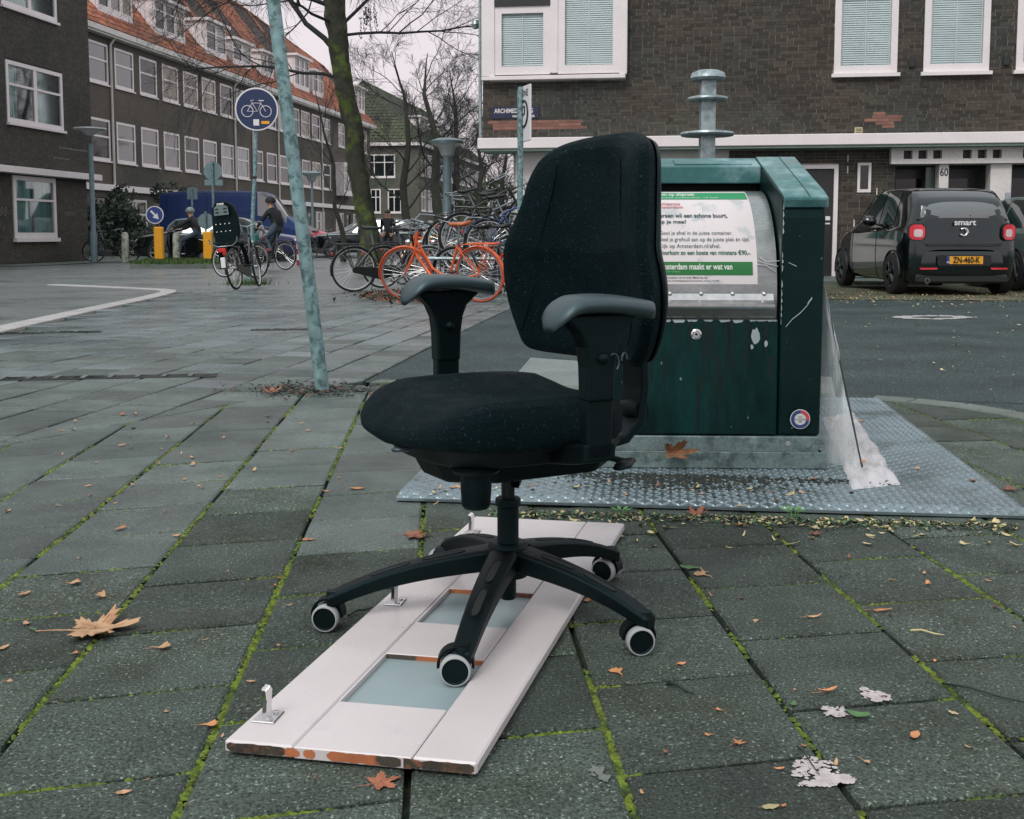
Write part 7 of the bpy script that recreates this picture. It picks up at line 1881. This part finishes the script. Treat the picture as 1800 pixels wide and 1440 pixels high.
# ================================================================== PEOPLE
m_skin = M('skin', (.42, .24, .17), .55, var=.05); m_cloth = M('dark_jacket', (.007, .010, .012), .8, var=.2); m_jean = M('blue_jeans', (.05, .08, .11), .8, var=.2); m_hair = M('dark_hair', (.015, .012, .01), .6); m_shoe = M('dark_shoe', (.01, .01, .01), .5)
def figure(name, label, loc, rz, J, top=m_cloth, leg=m_jean, helmet=None, hair=True, scale=1.0):
    """J: joint name -> local position (x forward, y left, z up)"""
    root = thing(name, label, 'person', loc, rz)
    B_ = [('pelvis', 'waist'), ('waist', 'chest'), ('chest', 'neck'), ('neck', 'head0'), ('head0', 'head1')]
    for s_ in 'LR': B_ += [('chest', 'sh' + s_), ('sh' + s_, 'el' + s_), ('el' + s_, 'wr' + s_), ('wr' + s_, 'ha' + s_), ('pelvis', 'hp' + s_), ('hp' + s_, 'kn' + s_), ('kn' + s_, 'an' + s_), ('an' + s_, 'to' + s_)]
    Rm = dict(pelvis=.135, waist=.13, chest=.155, neck=.055, head0=.085, head1=.088, sh=.075, el=.052, wr=.036, ha=.04, hp=.095, kn=.062, an=.045, to=.038)
    names = list(J.keys()); me = bpy.data.meshes.new('body'); me.from_pydata([J[k] for k in names], [(names.index(a), names.index(b)) for a, b in B_], [])
    o = bpy.data.objects.new('body', me); C.objects.link(o)
    md = o.modifiers.new('s', 'SKIN'); me.skin_vertices  # layer made by the modifier
    if not me.skin_vertices: bpy.context.view_layer.objects.active = o
    sv = me.skin_vertices[0].data if me.skin_vertices else None
    if sv is None: raise RuntimeError('no skin layer')
    for i, k in enumerate(names):
        r = Rm.get(k, Rm.get(k[:-1], .06)); sv[i].radius = (r * (1.25 if k in ('chest', 'pelvis', 'waist') else 1), r * (.85 if k in ('chest',) else 1)); sv[i].use_root = (k == 'pelvis')
    sb = o.modifiers.new('u', 'SUBSURF'); sb.levels = 2; sb.render_levels = 2
    bpy.context.view_layer.update()
    ev = bpy.data.meshes.new_from_object(o.evaluated_get(bpy.context.evaluated_depsgraph_get()))
    bpy.data.objects.remove(o)
    for mt in (top, leg, m_skin, m_shoe): ev.materials.append(mt)
    for p in ev.polygons:
        c = p.center; best = min(((c - (Vector(J[a]) + (Vector(J[b]) - Vector(J[a])) * max(0, min(1, (c - Vector(J[a])).dot(Vector(J[b]) - Vector(J[a])) / (Vector(J[b]) - Vector(J[a])).length_squared)))).length, i) for i, (a, b) in enumerate(B_))[1]
        a, b = B_[best]
        p.material_index = 2 if (a in ('neck', 'head0') or b.startswith('ha')) else 3 if b.startswith('to') else 1 if (a.startswith('hp') or a.startswith('kn') or b.startswith('hp')) else 0
        p.use_smooth = True
    body = mk('body', ev, root)
    h = Vector(J['head1']); h0 = Vector(J['head0']); c = (h + h0) / 2 + Vector((0, 0, .02))
    def blob(nm, mat, cc, r, sc_, half=None):
        m = MB(); n = 12; prof = [(r * sin(pi * i / n), r * cos(pi * i / n)) for i in range(n + 1) if half is None or i <= half]
        m.lathe(prof, 16, 0, TR(*cc) @ Matrix.Diagonal((*sc_, 1)), cap=False); return m.build(nm, mat, root, smooth=True)
    if helmet: blob('helmet', helmet, c + Vector((-.01, 0, .03)), .135, (1.08, .95, .95), 7)
    elif hair: blob('hair', m_hair, c + Vector((-.02, 0, .035)), .108, (1.02, .92, 1), 7)
    for s_ in (-1, 1): blob('eye', m_hair, c + Vector((.088, s_ * .032, .005)), .011, (1, 1, 1))
    blob('nose', m_skin, c + Vector((.10, 0, -.02)), .018, (1, .8, 1.3)); 
    m = MB(); m.bbox(c.x + .078, c.x + .09, -.028, .028, c.z - .066, c.z - .056, .002); m.build('mouth', M('lips', (.3, .1, .09), .6), root)
    for s_ in (-1, 1): blob('ear', m_skin, c + Vector((0, s_ * .088, -.01)), .024, (.7, .4, 1.2))
    # fingers
    for s_ in 'LR':
        w_ = Vector(J['wr' + s_]); hh = Vector(J['ha' + s_]); d_ = (hh - w_).normalized(); sd = d_.cross(Vector((0, 0, 1))); sd = sd.normalized() if sd.length > .1 else Vector((0, 1, 0))
        m = MB()
        for k in range(4):
            q = hh + sd * (.012 * (k - 1.5) * 1.6); L_ = (.06, .07, .065, .05)[k]; m.tube([q, q + d_ * L_ * .6, q + d_ * L_ * .9 + Vector((0, 0, -.03))], [.0095, .009, .007], 6)
        q = w_.lerp(hh, .6) + sd * .035; m.tube([q, q + d_ * .04 + sd * .015, q + d_ * .065], [.011, .01, .008], 6)
        m.build('fingers', m_skin, root, smooth=True)
    return root
def standing(lean=0):
    J = dict(pelvis=(0, 0, .92), waist=(0, 0, 1.06), chest=(0, 0, 1.32), neck=(.01, 0, 1.47), head0=(.03, 0, 1.56), head1=(.03, 0, 1.66))
    for s_, y in (('L', 1), ('R', -1)): J.update({'sh' + s_: (0, .19 * y, 1.38), 'el' + s_: (-.02, .25 * y, 1.10), 'wr' + s_: (.10, .20 * y, .92), 'ha' + s_: (.15, .17 * y, .87), 'hp' + s_: (0, .10 * y, .88), 'kn' + s_: (.02, .11 * y, .48), 'an' + s_: (0, .11 * y, .08), 'to' + s_: (.16, .12 * y, .035)})
    return J
def riding():
    J = dict(pelvis=(.22, 0, 1.06), waist=(.25, 0, 1.2), chest=(.36, 0, 1.42), neck=(.42, 0, 1.55), head0=(.46, 0, 1.63), head1=(.47, 0, 1.73))
    for s_, y in (('L', 1), ('R', -1)): J.update({'sh' + s_: (.38, .18 * y, 1.46), 'el' + s_: (.50, .28 * y, 1.25), 'wr' + s_: (.66, .27 * y, 1.09), 'ha' + s_: (.71, .27 * y, 1.05), 'hp' + s_: (.24, .10 * y, 1.03)})
    J.update(knL=(.52, .12, .80), anL=(.34, .13, .47), toL=(.48, .13, .42), knR=(.62, -.12, .66), anR=(.56, -.13, .25), toR=(.70, -.13, .20))
    return J
D = 39; b = Vector(((683 - 900) / 1940 * D, D, gz(D)))
J = standing(); figure('person', 'man in a dark jacket standing behind the parked bicycles beside the mossy tree', tuple(b), radians(-100), J, leg=m_cloth)
# cyclist riding in front of the blue car
b = G(484, 474); zrot = radians(12)
bike('bicycle ridden by the figure in dark hooded clothes before the blue car', tuple(b + Vector((.28, -.1, 0))), radians(150), m_bblack, m_rubber, m_bwhite, 'omafiets', steer=radians(20))
Jr = riding(); o = figure('person', 'cyclist in dark hooded clothes riding toward the bike lane in front of the blue car', tuple(b + Vector((.28, -.1, 0))), radians(150), Jr, leg=m_jean, helmet=M('dark_hood', (.012, .016, .018), .8))
m = MB(); m.bbox(-.12, .12, -.1, .1, -.13, .13, .03); bag = m.build('teal_bag', M('teal_bag', (.05, .22, .24), .6), None, loc=tuple(b + Vector((-.49, -.25, .78))), rot=(0, 0, radians(150))); tag(bag, 'small turquoise bag hanging from the handlebar of the ridden bicycle', 'bag')
# motor scooter and rider
b = G(333, 463); sc_ = thing('motor_scooter', 'small black motor scooter ridden between the two yellow posts', 'motor scooter', tuple(b + Vector((.40, 0, 0))), radians(168))
for x, nm in ((0, 'rear_wheel'), (1.22, 'front_wheel')):
    m = MB(); m.lathe([(.10, -.05), (.19, -.055), (.23, -.03), (.24, 0), (.23, .03), (.19, .055), (.10, .05)], 24, 0, TR(x, 0, .24), 'y', False); w_ = m.build(nm, m_rubber, sc_, smooth=50)
    m = MB(); m.lathe([(0, -.03), (.13, -.02), (.13, .02), (0, .03)], 18, 0, TR(x, 0, .24), 'y'); m.build('rim', m_bgrey, w_, smooth=40)
m = MB(); m.prism([(-.28, .52), (-.2, .72), (.1, .78), (.45, .74), (.52, .60), (.48, .32), (.12, .3), (-.1, .42)], -.13, .13, 0, None, 'xz'); m.prism([(.48, .22), (.95, .22), (.95, .30), (.48, .32)], -.16, .16, 0, None, 'xz'); m.prism([(.92, .25), (1.0, .25), (1.12, .62), (1.06, 1.0), (.98, 1.0), (1.0, .62)], -.18, .18, 0, None, 'xz'); bevel(m.build('bodywork', m_pblack, sc_, smooth=40), .03, 2)
m = MB(); m.bbox(-.22, .46, -.12, .12, .75, .84, .03); m.build('saddle', m_saddle, sc_)
m = MB(); m.tube([(1.22, 0, .24), (1.14, 0, .5), (1.0, 0, 1.05)], .03, 8); m.tube([(.9, -.33, 1.06), (1.0, -.1, 1.03), (1.0, .1, 1.03), (.9, .33, 1.06)], .016, 8); m.build('handlebar', m_bgrey, sc_, smooth=50)
m = MB(); m.lathe([(0, .05), (.07, .02), (.08, -.04), (0, -.05)], 14, 0, TR(1.06, 0, .9), 'x'); m.build('headlight', m_tailw, sc_, smooth=40)
J = riding()
J = {k: (v[0] - .08, v[1], v[2] - .12) for k, v in J.items()}
J.update(knL=(.60, .14, .70), anL=(.66, .15, .36), toL=(.80, .15, .30), knR=(.60, -.14, .70), anR=(.66, -.15, .36), toR=(.80, -.15, .30), wrL=(.80, .28, 1.06), wrR=(.80, -.28, 1.06), haL=(.86, .29, 1.05), haR=(.86, -.29, 1.05), elL=(.58, .3, 1.14), elR=(.58, -.3, 1.14))
figure('person', 'scooter rider in dark jacket, jeans and grey helmet between the yellow posts', tuple(b + Vector((.40, 0, 0))), radians(168), J, helmet=M('grey_helmet', (.16, .2, .21), .35))
# ================================================================== LEAVES AND LITTER
m_ltan = M('tan_leaf', (.50, .31, .17), .65, var=.2, scale=30, rnd=.12, bump=.3, bscale=60, col2=(.38, .20, .10), c2scale=25)
m_lor = M('orange_leaf', (.50, .22, .09), .65, var=.2, scale=40, rnd=.2)
m_lrust = M('rust_leaf', (.27, .10, .055), .7, var=.3, scale=40, rnd=.2)
m_lpale = M('pale_yellow_leaf', (.44, .38, .20), .6, var=.2, scale=40, rnd=.2, isl=.3)
m_lgreen = M('green_fallen_leaf', (.06, .14, .05), .6, var=.2, scale=40, rnd=.2)
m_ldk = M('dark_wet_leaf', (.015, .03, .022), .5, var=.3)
rl = random.Random(77)
def leaf_outline(kind, n=0):
    o = []
    if kind == 'oval':
        for i in range(16):
            t = 2 * pi * i / 16; o.append((cos(t) * .5, sin(t) * .24 * (1 - .25 * cos(t))))
    elif kind == 'blade':
        for i in range(12):
            t = 2 * pi * i / 12; o.append((cos(t) * .5, sin(t) * .10))
    elif kind == 'fan':
        o = [(-.5, .02), (-.1, .08), (.12, .34), (.3, .42), (.36, .2), (.46, .12), (.40, 0), (.46, -.14), (.34, -.22), (.28, -.42), (.1, -.34), (-.1, -.08), (-.5, -.02)]
    elif kind == 'star':
        for i in range(10):
            t = 2 * pi * i / 10; r = .5 if i % 2 == 0 else .2; o.append((cos(t) * r * rl.uniform(.8, 1.1), sin(t) * r * rl.uniform(.8, 1.1)))
    else:  # maple: five pointed lobes with teeth
        L_ = [(0, .52), (62, .46), (-62, .46), (118, .34), (-118, .34)]
        pts = []
        for a in range(0, 360, 6):
            aa = (a + 180) % 360 - 180
            r = .25
            for la, lr in L_:
                d = abs((aa - la + 180) % 360 - 180); r = max(r, lr * max(0, 1 - (d / 40) ** 1.1) + .13)
            if abs(aa) > 165: r = .10
            r *= (1 + .10 * (1 if (a // 6) % 2 else -1)) * rl.uniform(.93, 1.05)
            pts.append((r * cos(radians(aa)), r * sin(radians(aa))))
        o = pts
    return o
def leaf_mesh(kind, curl, mat, stalk=True, fold=0):
    o = leaf_outline(kind); m = MB(); n = len(o)
    def z(x, y): return curl * (x * x * .9 + y * y * 1.4) + .07 * noise.noise(Vector((x * 4, y * 4, curl * 9 + len(o)))) + fold * abs(y)
    ctr = [(x * .5, y * .5) for x, y in o]
    vs = [(x, y, z(x, y) + .02) for x, y in o] + [(x, y, z(x, y) + .035) for x, y in ctr] + [(0, 0, .03)]
    fs = [(i, (i + 1) % n, n + (i + 1) % n, n + i) for i in range(n)] + [(n + i, n + (i + 1) % n, 2 * n) for i in range(n)]
    lo = [(x, y, z_ - .008) for x, y, z_ in vs]
    m.add(vs, fs); m.add(lo, [f[::-1] for f in fs])
    if stalk: m.tube([(-.12, 0, .02), (-.45, .03, .04), (-.72, .12, .02)], [.012, .010, .008], 4)
    if kind == 'maple':
        for a in (0, 62, -62): m.tube([(0, 0, .042), (.2 * cos(radians(a)), .2 * sin(radians(a)), z(.2, 0) + .036), (.42 * cos(radians(a)), .42 * sin(radians(a)), z(.42 * cos(radians(a)), .42 * sin(radians(a))) + .026)], [.008, .006, .003], 4)
    return m.mesh('fallen_leaf', mat, 50)
def put_leaf(u, v, px, kind, mat, label, curl=.15, rz=None, z=0.0, group=None, me=None, tilt=(0, 0), squash=1, fold=0, stalk=True):
    p = G(u, v, z) if z else G(u, v); s_ = px / F_PX * p.y
    o = mk('fallen_leaf', me or leaf_mesh(kind, curl, mat, stalk, fold), None, (p.x, p.y, p.z + .001), (tilt[0], tilt[1], rl.uniform(0, 6.28) if rz is None else rz)); o.scale = (s_, s_ * squash, s_)
    tag(o, label, 'leaf', group); return o
put_leaf(162, 1110, 135, 'maple', m_ltan, 'large tan maple leaf lying flat on the paving at the left, the biggest leaf', .30, .25)
put_leaf(668, 1378, 66, 'maple', m_lrust, 'orange lobed leaf just below the front edge of the cabinet door', .12, .5)
put_leaf(727, 943, 52, 'maple', m_lrust, 'rust-orange maple leaf left of the far hinge of the cabinet door', .15, .2)
put_leaf(1298, 1307, 28, 'star', m_lor, 'orange star-shaped leaf in the middle of a slab at lower right', .3)
put_leaf(1455, 1218, 42, 'blade', m_lor, 'narrow curled orange leaf between two white splashes', .8, .3, fold=.8)
put_leaf(1608, 1294, 34, 'oval', m_lor, 'rounded orange leaf alone on a slab at the lower right', .3)
put_leaf(1355, 1420, 34, 'oval', m_lpale, 'pale grey-green leaf at the very bottom edge of the picture', .3, .2)
put_leaf(1548, 1074, 44, 'blade', m_lor, 'long pointed orange leaf by the mossy joint at right', .5, .1)
put_leaf(1429, 1086, 34, 'blade', m_ltan, 'small curled tan leaf with a stalk, in the centre of a right-hand slab', .9, .2)
put_leaf(1198, 1168, 20, 'oval', m_lor, 'small orange leaf below the right-hand castor', .5)
put_leaf(1086, 1183, 34, 'fan', m_lor, 'orange fan-shaped leaf with upright stalk below the right-hand castor', .3, 2.0)
put_leaf(1236, 1012, 36, 'fan', m_ltan, 'tan fan-shaped leaf beside a dark green one, left of a mossy joint', .3, 2.4)
put_leaf(1212, 1000, 36, 'oval', m_lgreen, 'dark green leaf beside the tan fan-shaped one', .4, 2.8)
put_leaf(1508, 1260, 46, 'oval', m_lgreen, 'dark green curled leaf beside a white splash at the lower right', .8, 2.6)
put_leaf(1395, 1240, 22, 'oval', m_lgreen, 'small green leaf standing on a mossy joint at the lower right', .8, 1.2)
put_leaf(1676, 1255, 20, 'oval', m_lpale, 'small pale green leaf by a mossy cross joint at far right', .4, 2.3)
put_leaf(1246, 1293, 16, 'fan', m_lor, 'tiny orange leaf left of the star-shaped one', .5)
put_leaf(1170, 1323, 16, 'star', m_lrust, 'tiny red-orange leaf right of the cabinet door front corner', .5)
put_leaf(367, 1275, 34, 'fan', m_lor, 'orange leaf on the slab left of the nearest hinge', .3, .2)
put_leaf(218, 1394, 28, 'oval', m_ltan, 'tan leaf on the lowest slabs at the left', .3, .3)
put_leaf(283, 1140, 38, 'fan', m_ltan, 'tan leaf with turned-up tip right of the largest maple leaf', .5, .3)
put_leaf(211, 930, 24, 'oval', m_lor, 'round orange leaf alone in the middle of a left-hand slab', .5)
put_leaf(46, 1097, 22, 'oval', m_ltan, 'tan leaf touching a green one at the far left', .5)
put_leaf(60, 1108, 30, 'blade', m_lgreen, 'green leaf touching a tan one at the far left', .5, 2.5)
put_leaf(181, 1050, 30, 'fan', m_ltan, 'curled tan leaf above the largest maple leaf', .7, 2.8)
put_leaf(127, 1026, 32, 'fan', m_ltan, 'tan leaf with a raised stalk at the upper left of the largest maple leaf', .4, .3)
put_leaf(42, 1045, 24, 'oval', m_ltan, 'small tan leaf on a mossy joint at the far left', .4)
put_leaf(6, 1140, 26, 'oval', m_ltan, 'tan leaf cut by the left edge of the picture', .4)
put_leaf(441, 1199, 16, 'oval', m_ltan, 'small tan leaf on the mossy joint above the nearest hinge', .4)
put_leaf(543, 950, 24, 'oval', m_lor, 'orange leaf on the mossy joint left of the seat column', .4, .1)
put_leaf(490, 1017, 14, 'star', m_lrust, 'tiny dark red leaf in the middle of a slab above the left castor', .6)
put_leaf(1032, 1057, 22, 'oval', m_lor, 'orange leaf by the edge of the cabinet door under the right base arm', .4)
put_leaf(1225, 906, 40, 'maple', m_lrust, 'rusty crumpled leaf on the front edge of the tread plate', .7, 1)
put_leaf(1432, 940, 26, 'maple', m_lrust, 'rust-red crumpled leaf just before the front edge of the tread plate', .5)
put_leaf(1303, 925, 18, 'oval', m_lor, 'orange curled leaf before the middle of the tread plate edge', .9)
put_leaf(1772, 862, 34, 'fan', m_lrust, 'rusty leaf beside the right corner of the tread plate', .5, .2)
put_leaf(628, 860, 26, 'oval', m_lor, 'orange leaf to the left of the corner of the tread plate', .5)
put_leaf(478, 690, 34, 'maple', m_lrust, 'reddish leaf in the litter left of the leaning pole foot', .6)
put_leaf(796, 858, 20, 'oval', m_ltan, 'tan leaf on the tread plate behind the tension knob', .5, z=PT)
put_leaf(1612, 825, 18, 'oval', m_ltan, 'tan leaf on the open right part of the tread plate', .4, z=PT)
put_leaf(1712, 846, 20, 'fan', m_lrust, 'rusty leaf near the right edge of the tread plate', .5, z=PT)
put_leaf(1513, 742, 20, 'oval', m_ltan, 'pale tan leaf on the tread plate behind the plastic sheet', .4, z=PT)
put_leaf(1462, 740, 20, 'oval', m_lor, 'yellow-orange leaf lying on the milky plastic', .2, z=PT + .045)
put_leaf(1518, 812, 18, 'oval', m_lor, 'orange leaf on the milky plastic at the foot of the rod', .2, z=PT + .04)
o = put_leaf(1183, 797, 85, 'maple', M('brown_dry_leaf', (.20, .095, .045), .75, var=.3, scale=40, bump=.5, bscale=80), 'big folded brown leaf standing against the plinth of the container', .9, .1, z=PT + .052, fold=.35, tilt=(1.15, 0)); o.scale = (.125, .06, .09)
# many small leaves: individuals in colour groups
shapes = {k: [leaf_mesh(kk, c, mt, st) for kk, c, st in (('oval', .7, False), ('blade', 1.0, False), ('fan', .5, True), ('oval', 1.2, True))] for k, mt in (('tan', m_ltan), ('orange', m_lor), ('pale', m_lpale), ('rust', m_lrust))}
GRP = {'pale': ('small pale yellow leaf among the litter along the tread plate edge', 'small pale leaves along the tread plate'),
       'tan': ('small curled tan leaf scattered on the footway slabs', 'small tan leaves on the slabs'),
       'orange': ('small bright orange leaf scattered on the footway slabs', 'small orange leaves on the slabs'),
       'rust': ('tiny rust-red leaf scattered on the footway slabs', 'tiny rust-red leaves on the slabs')}
def small(u, v, px, k, z=0, lab=None, grp=None):
    p = G(u, v, z) if z else G(u, v); s_ = px / F_PX * p.y; o = mk('fallen_leaf', rl.choice(shapes[k]), None, (p.x, p.y, p.z + .001), (rl.uniform(-.3, .3), rl.uniform(-.3, .3), rl.uniform(0, 6.28))); o.scale = (s_, s_ * rl.uniform(.7, 1), s_)
    tag(o, lab or GRP[k][0], 'leaf', grp or GRP[k][1])
for i in range(62):
    u = rl.uniform(985, 1790); v = 905 + rl.expovariate(1 / 16) + max(0, (u - 1100) * .018); 
    if v < 975: small(u, v, rl.uniform(14, 26), 'pale')
for i in range(54):
    u = rl.uniform(740, 1440); v = rl.triangular(838, 895, 850)
    small(u, v, rl.uniform(10, 20), rl.choice(['pale', 'pale', 'tan', 'rust']), PT, 'small dry leaf lying on the tread plate in front of the container', 'small leaves on the tread plate')
for k, n in (('tan', 42), ('orange', 22), ('rust', 18)):
    for i in range(n):
        u = rl.uniform(0, 1800); v = 700 + 720 * rl.random() ** 1.2
        if (560 < u < 1180 and 880 < v < 1360) or (640 < u < 1800 and v < 925): continue
        small(u, v, rl.uniform(10, 22), k)
for i in range(36):
    u = rl.uniform(0, 600); v = rl.uniform(740, 900); small(u, v, rl.uniform(9, 16), 'tan')
for i in range(60):
    u = rl.uniform(1470, 1800); v = rl.triangular(505, 690, 530); small(u, v, rl.uniform(5, 11), 'pale', 0, 'tiny pale leaf scattered on the road by the black hatchback', 'tiny leaves on the road')
# brown heap under the bicycles, litter at the pole foot and along the plate
def litter(name, lab, fn, n, size, mats_, h=.02):
    m = MB()
    for i in range(n):
        p = fn(); a = rl.uniform(0, 6.28); s_ = size * rl.uniform(.5, 1.4); t = rl.uniform(-.5, .5)
        m.add([(p.x + s_ * cos(a), p.y + s_ * sin(a), p.z + rl.uniform(0, h)), (p.x - s_ * .4 * sin(a), p.y + s_ * .4 * cos(a), p.z + rl.uniform(0, h)), (p.x - s_ * cos(a), p.y - s_ * sin(a), p.z + rl.uniform(0, h)), (p.x + s_ * .4 * sin(a), p.y - s_ * .4 * cos(a), p.z + rl.uniform(0, h))], [(0, 1, 2, 3)], rl.randrange(len(mats_)))
    o = m.build(name, mats_, None, kind='stuff'); o['label'] = lab; o['category'] = 'leaf litter'
litter('leaf_heap', 'heap of small brown leaves under the orange bicycle', lambda: G(rl.gauss(725, 38), rl.gauss(523, 4.5)) + Vector((0, 0, .0)), 1500, .03, [m_lrust, M('brown_leaf', (.12, .06, .035), .8), M('brown_leaf', (.14, .07, .04)), m_ldk, m_ldk], .08)
litter('leaf_litter', 'dark wet leaves and soil round the foot of the leaning pole', lambda: G(rl.gauss(560, 60), rl.gauss(686, 6)), 900, .012, [m_ldk, m_ldk, M('brown_leaf', (.14, .07, .04)), m_ldk], .012)
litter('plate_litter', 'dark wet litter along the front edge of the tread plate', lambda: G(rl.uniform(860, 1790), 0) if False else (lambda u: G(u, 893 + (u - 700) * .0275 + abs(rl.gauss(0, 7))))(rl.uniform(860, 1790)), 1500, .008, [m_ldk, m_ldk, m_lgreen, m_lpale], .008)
litter('verge_litter', 'brown leaves and moss on the verge beside the black hatchback', lambda: G(rl.uniform(1455, 1800), rl.gauss(522, 7)), 900, .016, [M('brown_leaf', (.14, .07, .04)), m_ldk, m_lpale, m_lgreen, m_ltan], .02)
# sprigs of weed at the plate edge
for u, v, lab, s_ in ((1092, 908, 'small green weed sprig at the plate edge behind the door corner', .035), (1394, 913, 'bright green weed sprig at the middle of the tread plate edge', .045)):
    p = G(u, v); m = MB()
    for k in range(7):
        a = k * .9; m.tube([(0, 0, 0), (cos(a) * s_ * .4, sin(a) * s_ * .3, s_ * .5)], .0012, 4)
        c = Vector((cos(a) * s_ * .6, sin(a) * s_ * .45, s_ * .6)); m.add([c + Vector((-.4 * s_ * cos(a), -.3 * s_ * sin(a), -.1 * s_)), c + Vector((-s_ * .18 * sin(a), s_ * .18 * cos(a), 0)), c + Vector((.35 * s_ * cos(a), .3 * s_ * sin(a), .1 * s_)), c + Vector((s_ * .18 * sin(a), -s_ * .18 * cos(a), 0))], [(0, 1, 2, 3)])
    tag(m.build('weed_sprig', M('fresh_weed', (.09, .24, .06), .6), None, loc=tuple(p)), lab, 'plant')
# white crusty splashes
m_splash = M('crusty_white', (.48, .44, .44), .9, var=.2, scale=60, bump=.5, bscale=200)
for lab, blots in (('largest crusty white splash across a mossy joint at the lower right', [(1425, 1350, 62, 26), (1462, 1368, 50, 16), (1490, 1372, 22, 10), (1440, 1378, 40, 10)]), ('crusty white splash touching the dark green curled leaf', [(1470, 1253, 32, 12), (1452, 1246, 12, 5)]), ('crusty white splash above the dark green curled leaf', [(1538, 1222, 36, 10), (1545, 1230, 24, 6), (1518, 1212, 12, 4)]),
                   ('faint pale stain on the slab right of the door corner', [(1050, 1355, 18, 12), (1062, 1368, 14, 8)])):
    m = MB()
    for (u, v, a, b) in blots:
        for k in range(95):
            rr_ = sqrt(rl.random()); t = rl.uniform(0, 6.28); rr_ *= .75 + .5 * noise.noise(Vector((cos(t) * 1.5, sin(t) * 1.5, u))); p = G(u + a * rr_ * cos(t) * .9, v + b * rr_ * sin(t) * .9); r = .0030 * rl.uniform(.4, 1.7) * (1.2 - rr_ * .6) * (a / 36) ** .5
            n_ = 7; m.add([(p.x + r * rl.uniform(.7, 1.3) * cos(2 * pi * q / n_), p.y + r * rl.uniform(.7, 1.3) * sin(2 * pi * q / n_), .0012 - .0002 * (k % 3)) for q in range(n_)] + [(p.x, p.y, .0022)], [(q, (q + 1) % n_, n_) for q in range(n_)])
    o = m.build('white_splash', M('faint_pale_stain', (.15, .17, .15), .8, var=.2) if 'faint' in lab else m_splash, None); o['label'] = lab; o['category'] = 'stain'; o['kind'] = 'stuff'
# twigs and sticks
for nm, lab, a, b, r, mt in (('twig', 'thin dark twig lying across the slabs at the right edge', (1655, 1204), (1805, 1238), .0022, m_ldk), ('stick', 'pale straight stick on a slab at the right', (1600, 1111), (1660, 1119), .0022, m_lpale), ('twig', 'dark leaf stem left of the white cabinet door', (612, 1084), (655, 1070), .003, m_ldk), ('twig', 'dark twig by the mossy cross joint under the right castor', (1172, 1204), (1220, 1222), .003, m_ldk), ('twig', 'thin twig sticking out of the largest white splash', (1402, 1315), (1440, 1365), .0012, m_ldk)):
    p, q = G(*a), G(*b); m = MB(); d = q - p
    m.tube([(0, 0, .003), tuple(d * .35 + Vector((0, .004, .006))), tuple(d * .7 + Vector((0, -.003, .004))), tuple(d + Vector((0, 0, .003)))], [r, r * .9, r * .8, r * .4], 6); tag(m.build(nm, mt, None, smooth=True, loc=tuple(p)), lab, 'twig')
